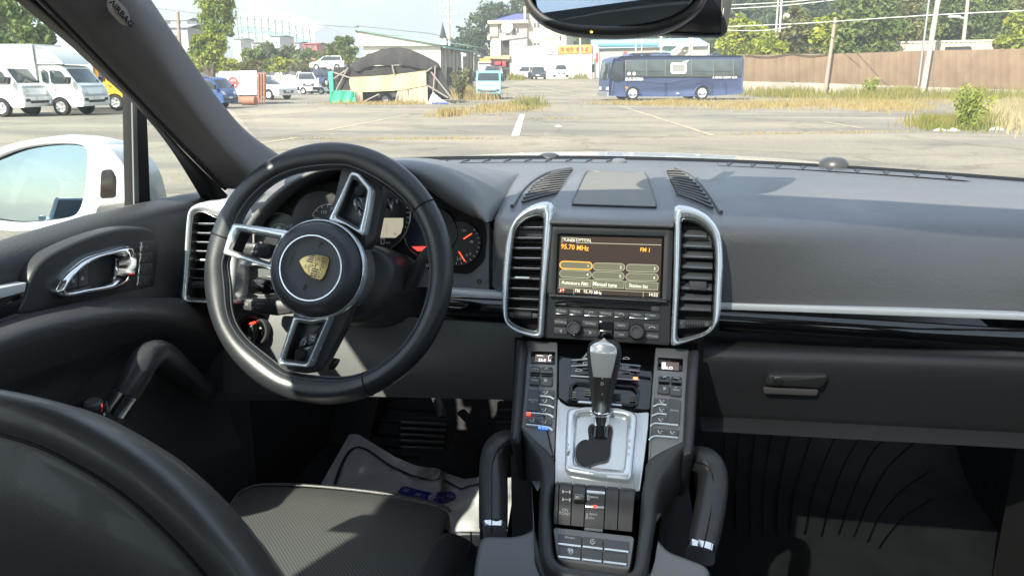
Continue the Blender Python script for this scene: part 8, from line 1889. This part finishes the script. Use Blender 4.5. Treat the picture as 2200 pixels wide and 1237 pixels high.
# container behind the fence
YN = max(FP(1898, 100).y, FP(2152, 100).y) + 1.5
cn = thing('ribbed_container', 'long cream ribbed container behind the brown fence', 'container', OY(2025, 100, YN))
crm = mat('container_cream', (0.60, 0.52, 0.40), 0.7)
obj('container_body', MB().prism([OY(a, b, YN) for a, b in ((1898, 91), (2152, 86), (2152, 130), (1895, 130))], (0, -1, 0), 2.4), crm, cn)
obj('top_rail', MB().prism([OY(a, b, YN - 0.1) for a, b in ((1898, 90), (2154, 85), (2154, 89), (1898, 94))], (0, -1, 0), 0.15), crm, cn)
for k in range(24):
    x = 1905 + 10.3 * k; obj('rib', MB().tube([OY(x, 93 - 0.02 * k * 10, YN - 0.05), OY(x, 128, YN - 0.05)], 0.07, 5), crm, cn)
obj('dark_panel', MB().prism([OY(a, b, YN - 0.2) for a, b in ((2032, 101), (2086, 100), (2090, 112), (2030, 113))], (0, -1, 0), 0.1), X['dark'], cn)
# far stadium-like hall with green netting, and the town to the left
hl = thing('netted_hall', 'huge pale hall veiled in green netting on the skyline', 'building', OY(590, 95, 300))
haz = mat('far_white', (0.62, 0.64, 0.63), 0.9); hg = mat('far_green', (0.44, 0.55, 0.52), 0.9); hg2 = mat('far_teal', (0.22, 0.45, 0.39), 0.9)
rows = []
for top_, Y in (((508, 40), 300),): pass
tpx = [(508, 34), (540, 33), (575, 38), (610, 46), (650, 58), (672, 66), (676, 72)]
tq = resample(catmull([OY(a, b, 300) for a, b in tpx], 4), 24)
obj('roof_dome', MB().loft([[q for q in tq], [q + V((0, 12, 3.0)) for q in tq], [q + V((0, 40, 0)) for q in tq]]), haz, hl, ang=60)
obj('front_wall', MB().loft([[V((q.x, q.y, 4)) for q in tq], tq]), hg, hl)
t2 = resample(catmull([OY(a, b, 299.7) for a, b in ((508, 58), (560, 62), (610, 72), (660, 84))], 4), 20)
obj('teal_band', MB().loft([[q - V((0, 0, 1.8)) for q in t2], t2]), hg2, hl)
for k in range(13):
    q = tq[int(k * 23 / 12)]; obj('mast', MB().tube([V((q.x, q.y - 0.6, 4)), V((q.x, q.y - 0.6, q.z + 0.5))], 0.22, 5), haz, hl)
for k in range(4):
    p = [V((q.x, q.y - 0.5, 5 + (q.z - 5) * (k + 1) / 5)) for q in tq]; obj('tie', MB().tube(p, 0.12, 4), haz, hl)
town = [(330, 402, 60, 118, 150, concrete, 'grey sided hall with a pale blue roof edge beyond the pole'), (345, 400, 44, 60, 210, haz, 'pale apartment block far behind the grey hall'), (500, 516, 84, 118, 210, wall_w, 'white narrow house left of the netted hall foot'), (540, 562, 92, 110, 200, concrete, 'dark roofed house below the netted hall'), (578, 600, 78, 112, 190, haz, 'white box house in front of the netted hall'), (650, 680, 95, 112, 200, mat('far_red', (0.5, 0.13, 0.12), 0.8), 'red roofed house right of the netted hall'), (700, 716, 96, 112, 190, tan, 'tan house beside the pine tree'), (620, 642, 92, 110, 205, haz, 'green edged pale house below the netted hall'), (516, 536, 114, 128, 120, wall_w, 'small white hut in the bushes by the pole')]
for (x0, x1, y0, y1, Y, m, lab) in town:
    tb_ = thing('far_building', lab, 'building', OY((x0 + x1) / 2, y1, Y))
    h0 = OY(x0, y0, Y).z
    obj('wall', MB().prism([OY(x0, y0, Y), OY(x1, y0, Y), V((OY(x1, y0, Y).x, Y, 0)), V((OY(x0, y0, Y).x, Y, 0))], (0, -1, 0), 8), m, tb_)
    a, b = OY(x0 - 1, y0, Y - 0.5), OY(x1 + 1, y0, Y - 0.5); rz_ = (b - a).length * 0.12
    obj('roof', MB().loft([[a, b], [a + V((0, 4, rz_)), b + V((0, 4, rz_))], [a + V((0, 9, 0)), b + V((0, 9, 0))]]), m if 'red' in lab else (mat('far_roof', (0.30, 0.36, 0.38), 0.8) if 'far_roof' not in bpy.data.materials else bpy.data.materials['far_roof']), tb_, ang=20)
    for k in range(2):
        u = x0 + (x1 - x0) * (0.3 + 0.4 * k); v = y0 + (y1 - y0) * 0.4; s = (x1 - x0) * 0.09
        obj('window', MB().prism([OY(u - s, v - s, Y - 0.05), OY(u + s, v - s, Y - 0.05), OY(u + s, v + s, Y - 0.05), OY(u - s, v + s, Y - 0.05)], (0, -1, 0), 0.1), pane_m, tb_)
yw = thing('yard_wall', 'grey corrugated yard wall behind the cars on the left', 'wall', OG(600, 200))
for k in range(20):
    x = 490 + 12.5 * k; obj('sheet', MB().prism([OY(x, 160 + (k * 7 % 5), 76 + 0.05 * (k % 2)), OY(x + 12.3, 160 + (k * 5 % 4), 76 + 0.05 * (k % 2)), OY(x + 12.3, 200, 76), OY(x, 200, 76)], (0, -1, 0), 0.08, 0.01), (concrete, wall_w, swl)[k * 7 % 3], yw)
for k, (x, y, m, a, lab) in enumerate(((-9.0, -22, 'white', 1.2, 'white car parked behind and left of the camera'), (-13.5, -24, 'pale', 1.3, 'pale car parked second behind and left'), (-17.5, -23, 'charcoal', 1.1, 'charcoal car parked third behind and left'))):
    car('parked_car', lab, V((x, y, 0)), a, X[m])
# ------------------------------------------------------------------ vegetation
def leafmat(name, c0, c1, sc=0.7):
    m = mat(name, c0, 0.55, var=(sc, c1, 0.38, 0.64), spec=0.3)
    t = m.node_tree; b = t.nodes['Principled BSDF']
    tr = t.nodes.new('ShaderNodeBsdfTranslucent'); mx = t.nodes.new('ShaderNodeMixShader'); mx.inputs[0].default_value = 0.32
    rmp_ = [n for n in t.nodes if n.bl_idname == 'ShaderNodeValToRGB'][0]; t.links.new(rmp_.outputs['Color'], tr.inputs['Color'])
    t.links.new(b.outputs[0], mx.inputs[1]); t.links.new(tr.outputs[0], mx.inputs[2]); t.links.new(mx.outputs[0], t.nodes['Material Output'].inputs['Surface'])
    return m
LF = dict(ginkgo=leafmat('leaf_ginkgo', (0.15, 0.23, 0.03), (0.33, 0.38, 0.06)), dark=leafmat('leaf_dark', (0.04, 0.07, 0.03), (0.085, 0.12, 0.045)), mid=leafmat('leaf_mid', (0.09, 0.15, 0.035), (0.19, 0.24, 0.06)),
          lime=leafmat('leaf_lime', (0.19, 0.26, 0.03), (0.40, 0.42, 0.06)), olive=leafmat('leaf_olive', (0.12, 0.14, 0.045), (0.25, 0.23, 0.075)))
bark = mat('bark', (0.09, 0.07, 0.055), 0.9, bump=('noise', 8, 0.6, 0.03))
def rdir(R):
    while True:
        v = V((R.uniform(-1, 1), R.uniform(-1, 1), R.uniform(-1, 1)))
        if 0.05 < v.length < 1: return v.normalized()
def leaves(mb, c, rad, n, s, R, shell=0.55):
    vs, fs = mb.v, mb.f
    sub = [(rdir(R), R.uniform(0.55, 0.95), R.uniform(0.22, 0.5)) for _ in range(max(4, n // 26))]
    for _ in range(n):
        d, rr, sz = R.choice(sub)
        p = d * rr + rdir(R) * sz * R.random() ** 0.4
        q = V((c.x + p.x * rad[0], c.y + p.y * rad[1], c.z + p.z * rad[2]))
        nn = (rdir(R) + V((0, 0, 0.5)) + d * 0.4).normalized(); u = nn.orthogonal().normalized(); w_ = nn.cross(u); a = R.uniform(0, 6.28); u, w_ = u * math.cos(a) + w_ * math.sin(a), w_ * math.cos(a) - u * math.sin(a)
        k = s * R.uniform(0.6, 1.4); b = len(vs); vs += [q - u * k, q + w_ * k * 0.5, q + u * k, q - w_ * k * 0.5 + nn * k * 0.25]; fs.append((b, b + 1, b + 2, b + 3)); mb.m.append(0)
def tree(name, label, base_px, Y, blobs, lm, n, s, trunk=True, seed=1, group=None, top=None):
    R = random.Random(seed); bx = OY(base_px, 165, Y).x; b = V((bx, Y, gz(bx, Y)))
    t = thing(name, label, 'tree', b, group=group)
    cs = [(OY(px, py, Y + dy), (rx * Y / FOC * 1.03, ry_ * Y / FOC * 1.03 * 0.85, ry_ * Y / FOC * 1.03)) for px, py, rx, ry_, dy in blobs]
    tot = sum(r[0] * r[2] for _, r in cs); mb = MB()
    for c, r in cs: leaves(mb, c, r, max(30, int(n * r[0] * r[2] / tot)), s, R)
    crown = obj('crown', mb, LF[lm], t, ang=None)
    if trunk:
        tc0 = max(cs, key=lambda q: q[0].z)[0]; hgt = tc0.z - b.z
        mid = b.lerp(V((tc0.x, tc0.y, b.z)), 0.5) + V((0, 0, hgt * 0.5))
        obj('trunk', MB().tube(catmull([b, mid, tc0], 6), [max(0.05, hgt * 0.03 * (1 - k / 13)) for k in range(13)], 8), bark, t, ang=60)
        for c, r in cs[:9]:
            q = b.lerp(V((c.x, c.y, b.z)), 0.35) + V((0, 0, (c.z - b.z) * 0.5)); obj('limb', MB().tube([V((b.x, b.y, q.z * 0.8 + b.z * 0.2)), q, c], [hgt * 0.014, hgt * 0.011, hgt * 0.004], 6), bark, t, ang=60)
    return t
tree('ginkgo_tree', 'tall narrow yellow-green tree right of the windscreen pillar', 452, 64, [(466, -20, 38, 30, 0), (462, 12, 42, 26, 0), (468, 42, 40, 24, 0.3), (466, 70, 36, 22, 0), (460, 96, 30, 20, 0), (452, 116, 26, 16, 0), (425, 88, 16, 14, -0.4), (424, 108, 24, 16, 0), (438, 126, 34, 14, 0)], 'ginkgo', 9000, 0.16, seed=3)
tree('roadside_tree', 'broad green tree above the white trucks at far left', 40, 52, [(-40, 10, 60, 40, 0), (20, 20, 50, 36, 0), (60, 55, 42, 32, 0), (0, 70, 60, 30, 0), (90, 80, 26, 20, 0), (40, 92, 50, 18, 0)], 'mid', 6500, 0.2, seed=4)
tree('small_tree', 'small dark tree right of the broad tree over the trucks', 112, 60, [(105, 78, 14, 18, 0), (100, 95, 20, 14, 0), (150, 118, 20, 10, 2)], 'dark', 1500, 0.2, seed=5)
tree('pine_tree', 'dark layered pine left of the white shed', 730, 84, [(735, 90, 24, 12, 0), (718, 104, 26, 12, 0), (748, 108, 24, 14, 0), (728, 122, 36, 14, 0), (752, 134, 24, 14, 0), (700, 130, 20, 10, 0)], 'mid', 3600, 0.22, seed=6)
for k, (px, py, rx, ry_, Y, lm, lab) in enumerate(((420, 134, 44, 16, 70, 'lime', 'lime bush at the foot of the tall tree'), (480, 140, 36, 14, 82, 'lime', 'lime bush right of the utility pole'), (545, 122, 30, 18, 100, 'mid', 'green bush behind the white container'), (575, 112, 30, 20, 110, 'mid', 'green round tree left of the white box house'), (615, 118, 34, 20, 112, 'olive', 'olive tree in front of the netted hall'), (660, 124, 36, 20, 108, 'mid', 'green tree left of the pine'), (600, 140, 40, 12, 96, 'lime', 'low lime hedge over the yard wall'), (540, 142, 34, 10, 92, 'olive', 'low olive hedge over the container'), (660, 142, 40, 10, 94, 'olive', 'low olive hedge above the white suv'))):
    tree('bush', lab, px, Y, [(px - rx * 0.4, py, rx * 0.6, ry_ * 0.9, 0), (px + rx * 0.35, py + 2, rx * 0.65, ry_, 0.5), (px, py - ry_ * 0.35, rx * 0.5, ry_ * 0.8, 0), (px, py + ry_ * 0.7, rx, ry_ * 0.6, 0)], lm, 1700, 0.24, seed=20 + k, group='bushes behind the yard on the left')
for k, (px, Y, lm, lab, bl) in enumerate(((1610, 76, 'lime', 'round yellow-green tree left of the lamp post', [(1598, 62, 36, 24, 0), (1630, 78, 30, 24, 0), (1575, 88, 30, 20, 0), (1600, 104, 46, 18, 0)]), (1650, 70, 'lime', 'low lime bush at the fence left end', [(1640, 96, 26, 16, 0), (1665, 106, 26, 14, 0)]),
        (1705, 74, 'olive', 'olive tree behind the two lamp posts', [(1705, 50, 24, 28, 0), (1725, 70, 26, 26, 0), (1690, 88, 26, 20, 0), (1720, 104, 30, 16, 0)]), (1790, 72, 'lime', 'pale lime tree behind the wooden post', [(1785, 60, 30, 22, 0), (1770, 84, 26, 20, 0), (1800, 100, 30, 18, 0)]),
        (1850, 69, 'mid', 'big leafy tree leaning over the brown fence', [(1840, 10, 44, 34, 0), (1880, 30, 50, 36, 0), (1850, 60, 50, 30, 0), (1900, 70, 46, 28, 0), (1835, 90, 44, 24, 0), (1880, 100, 40, 20, 0), (1812, 108, 36, 14, -1)]), (1945, 76, 'olive', 'olive tree behind the thick concrete pole', [(1940, 20, 40, 34, 0), (1960, 54, 44, 30, 0), (1930, 78, 34, 20, 0)]),
        (2050, 80, 'mid', 'green tree around the street lamp', [(2040, 10, 44, 30, 0), (2080, 40, 46, 30, 0), (2030, 60, 40, 26, 0), (2070, 80, 50, 18, 0)]), (2150, 84, 'mid', 'tall green tree toward the right edge', [(2140, 8, 40, 34, 0), (2180, 30, 44, 34, 0), (2130, 56, 40, 26, 0), (2170, 76, 44, 22, 0)]), (2190, 72, 'lime', 'lime bush at the right end behind the fence', [(2190, 52, 30, 20, 0), (2215, 76, 34, 22, 0), (2175, 92, 30, 14, 0)]), (2260, 74, 'olive', 'olive tree just past the right end of the fence view', [(2250, 20, 44, 40, 0), (2270, 70, 50, 34, 0)]))):
    tree('leafy_tree', lab, px, Y, bl, lm, 4200 if k in (4, 6, 7) else 2600, 0.22, seed=40 + k, group='trees behind the brown fence')
# wooded hill beyond: a green slope with its trees
R = random.Random(99)
def hillz(x, y):
    k = sst(-34, -8, x - 0.12 * (y - 150)); return 2.0 + k * (46 * sst(128, 300, y)) * (0.75 + 0.25 * math.sin(x * 0.02 + 1)) + 6 * k * sst(120, 150, y)
hx = [-60 + i * 9 for i in range(45)]; hy = [126 + i * 9 for i in range(22)]
obj('wooded_hill', MB().loft([[V((x, y, hillz(x, y))) for x in hx] for y in hy]), mat('hill_green', (0.04, 0.065, 0.03), 0.95), kind='structure', ang=70)
mb = MB(); mb2 = MB()
for k in range(1500):
    y = R.uniform(130, 290); a = R.uniform(-0.135, 0.44); x = 0.06 + y * math.tan(a)
    zb = hillz(x, y)
    if zb < 4.5 and x < 0: continue
    r = R.uniform(2.2, 4.2); c = V((x, y, zb + r * 0.9)); leaves(mb if R.random() < 0.75 else mb2, c, (r, r, r * 1.1), 26, 0.75, R)
ho = obj('hill_forest', mb, LF['dark'], ang=None, kind='stuff'); tag(ho, 'dark wooded slope rising behind the houses and fence', 'forest')
ho = obj('hill_forest', mb2, LF['mid'], ang=None, kind='stuff'); tag(ho, 'lighter crowns scattered through the dark wooded slope', 'forest')
mb = MB()
for k in range(170):                                            # the round-topped wood left of the cream house
    px = R.uniform(968, 1135); Y = R.uniform(135, 165); tl = 112 - 95 * sst(965, 1050, px) - 10 * sst(1050, 1100, px)
    py = R.uniform(tl, 140); q = OY(px, py, Y); r = R.uniform(1.6, 2.8); leaves(mb, q, (r, r, r), 60, 0.36, R)
ho = obj('wood', mb, LF['dark'], ang=None, kind='stuff'); tag(ho, 'dark green wood between the shed and the cream house', 'forest')
# grass and weeds
def blades(label, name, quads, m, n, h, w_=0.02, seed=1, dz=0.0, lean=0.35):
    R = random.Random(seed); mb = MB()
    ar = []
    for q in quads:
        p = [OG(*a) for a in q]; ar.append(p)
    for k in range(n):
        p = R.choice(ar); u, v = R.gauss(0.5, 0.27), R.gauss(0.5, 0.3); o = p[0].lerp(p[1], u).lerp(p[3].lerp(p[2], u), v); o.z = gz(o.x, o.y) - 0.01
        cl = 0.5 + 0.5 * math.sin(o.x * 1.7 + 3 * math.sin(o.y * 0.6)) * math.sin(o.y * 1.1); hh = h * R.uniform(0.35, 1.0) * (0.45 + 0.55 * cl)
        a = R.uniform(0, 6.28); d = V((math.cos(a), math.sin(a), 0)); s = V((-d.y, d.x, 0)) * w_ * R.uniform(0.6, 1.4); l = lean * R.random()
        b = len(mb.v); mb.v += [o - s, o + s, o + d * hh * l * 0.4 + V((0, 0, hh * 0.6)) + s * 0.6, o + d * hh * l + V((0, 0, hh)), o + d * hh * l * 0.4 + V((0, 0, hh * 0.6)) - s * 0.6]
        mb.f.append((b, b + 1, b + 2, b + 3, b + 4)); mb.m.append(0)
    o = obj(name, mb, m, ang=None, kind='stuff'); tag(o, label, 'grass')
GR = dict(dry=leafmat('grass_dry', (0.34, 0.26, 0.10), (0.44, 0.35, 0.16), 1.2), green=leafmat('grass_green', (0.16, 0.19, 0.035), (0.34, 0.28, 0.08), 0.5), straw=leafmat('grass_straw', (0.40, 0.33, 0.18), (0.47, 0.41, 0.25), 1.5))
blades('dry grass patch in the middle of the lot', 'grass', [((975, 246), (1150, 240), (1168, 226), (990, 232)), ((1060, 240), (1160, 236), (1168, 222), (1080, 228)), ((930, 252), (1000, 248), (1000, 242), (940, 246))], GR['dry'], 2400, 0.42, seed=11)
blades('green weed clump at the right end of the middle grass patch', 'weeds', [((1100, 236), (1165, 234), (1165, 224), (1110, 226))], GR['green'], 500, 0.7, seed=12)
blades('green weeds growing along the foot of the brown fence', 'weeds', [((1600, 208), (1780, 214), (1780, 200), (1600, 200)), ((1780, 218), (2000, 214), (2000, 204), (1780, 204)), ((1880, 214), (1960, 214), (1960, 200), (1900, 200)), ((2000, 216), (2210, 218), (2210, 204), (2000, 204))], GR['green'], 6000, 1.0, 0.025, seed=13)
blades('yellow grass spreading over the lot below the fence', 'grass', [((1520, 236), (1800, 232), (1800, 220), (1540, 224)), ((1790, 236), (2000, 242), (2000, 222), (1800, 222)), ((1560, 224), (2200, 224), (2200, 212), (1600, 214)), ((1300, 226), (1560, 228), (1560, 218), (1300, 220))], GR['dry'], 9000, 0.34, seed=14)
blades('tall straw grass at the right edge of the lot', 'grass', [((2130, 274), (2270, 276), (2270, 240), (2140, 242)), ((2100, 248), (2260, 248), (2260, 228), (2110, 228))], GR['straw'], 6000, 0.62, 0.014, seed=15)
blades('green weeds round the bushy shrub at the right', 'weeds', [((1970, 278), (2130, 280), (2120, 262), (1980, 264))], GR['green'], 2600, 0.6, 0.014, seed=16)
blades('weeds growing in front of the sky blue truck', 'weeds', [((970, 214), (1060, 216), (1060, 208), (975, 208)), ((985, 210), (1012, 212), (1012, 200), (985, 202))], GR['dry'], 2200, 1.1, 0.03, seed=17)
blades('grass fringe in front of the black tent', 'grass', [((730, 226), (960, 224), (960, 219), (735, 221))], GR['dry'], 1800, 0.3, seed=18)
blades('green verge along the depot wall', 'grass', [((1090, 172), (1130, 172), (1130, 168), (1095, 168)), ((1225, 170), (1262, 170), (1262, 164), (1225, 164)), ((1262, 168), (1290, 166), (1290, 160), (1262, 160))], GR['green'], 1600, 1.3, 0.05, seed=19)
blades('thin dry grass along the cracks of the lot', 'grass', [((1560, 291), (1960, 284), (1960, 282), (1560, 288)), ((940, 257), (1400, 256), (1400, 254), (940, 255)), ((600, 300), (1100, 300), (1100, 298), (600, 297))], GR['dry'], 1500, 0.10, 0.01, seed=21)
def shrub(label, px, py, w_px, h_px, lm, n, seed, s=0.08, name='shrub'):
    g0 = OG(px, py); Y = g0.y; k = Y / FOC; R = random.Random(seed); t = thing(name, label, 'shrub', V((g0.x, g0.y, gz(g0.x, g0.y))))
    mb = MB(); H_ = h_px * k * 1.03; W2 = w_px * k / 2
    stems = []
    for i in range(16):
        a = R.uniform(0, 6.28); e = g0 + V((math.cos(a) * W2 * R.uniform(0.2, 0.9), math.sin(a) * W2 * R.uniform(0.2, 0.9), H_ * R.uniform(0.6, 1.0))); stems.append(e)
    for i, e in enumerate(stems):
        obj('stem', MB().tube([g0, g0.lerp(e, 0.6) + V((0, 0, 0.05)), e], [0.012, 0.008, 0.003], 5), bark, t)
        for j in range(n // 16):
            q = g0.lerp(e, R.uniform(0.15, 1.02)); c = q + rdir(R) * W2 * 0.22
            nn = (rdir(R) + V((0, 0, 0.4))).normalized(); u = nn.orthogonal().normalized(); w_ = nn.cross(u); z = s * R.uniform(0.6, 1.4); b = len(mb.v); mb.v += [c - u * z, c + w_ * z * 0.4, c + u * z, c - w_ * z * 0.4]; mb.f.append((b, b + 1, b + 2, b + 3)); mb.m.append(0)
    obj('foliage', mb, LF[lm], t, ang=None)
shrub('bushy green shrub standing in weeds at the right of the lot', 2078, 279, 80, 82, 'lime', 1500, 71, 0.06)
shrub('small weed shrub in front of the fence left of the poles', 1868, 208, 40, 34, 'lime', 500, 72, 0.12)
shrub('leggy brown-green shrub left of the sky blue truck', 988, 214, 50, 62, 'olive', 700, 73, 0.13)
for k, (x, y, lab) in enumerate(((2020, 281, 'pale rubble lump left of the bushy shrub'), (2046, 281, 'smaller pale rubble lump at the foot of the bushy shrub'), (2140, 278, 'flat white rubble piece in the straw grass'), (2168, 212, 'white scrap lying by the fence at the right'), (1694, 214, 'white stone in the weeds left of the wooden post'), (1200, 272, 'small white scrap on the asphalt right of the white line'))):
    g0 = OG(x, y); R = random.Random(k); st_ = 0.16 if k < 4 else 0.10; rows = []
    n_ = 9
    for j in range(5):
        f = math.sin(math.pi * (0.5 * j / 4 + 0.5)) if j else 1; rows.append([g0 + V((math.cos(6.283 * i / n_) * st_ * f * (1 + 0.3 * math.sin(i * 2.3 + k)), math.sin(6.283 * i / n_) * st_ * f, st_ * 0.55 * j / 4 - 0.01)) for i in range(n_)])
    tag(obj('rubble', MB().loft(rows, cu=True, capu=True), M['white_ink'] if k != 4 else conc, ang=30), lab, 'rubble')
# thin summer haze over the lot
hzm = bpy.data.materials.new('haze_air'); hzm.use_nodes = True; t = hzm.node_tree; t.nodes.remove(t.nodes['Principled BSDF'])
pv = t.nodes.new('ShaderNodeVolumePrincipled'); pv.inputs['Color'].default_value = (0.92, 0.93, 0.95, 1); pv.inputs['Density'].default_value = 0.0013; pv.inputs['Anisotropy'].default_value = 0.3
t.links.new(pv.outputs[0], t.nodes['Material Output'].inputs['Volume'])
tag(obj('haze', MB().box((0, 335, 37), (880, 870, 78)), hzm, ang=None), kind='stuff', label='pale summer haze over the lot and the hills')
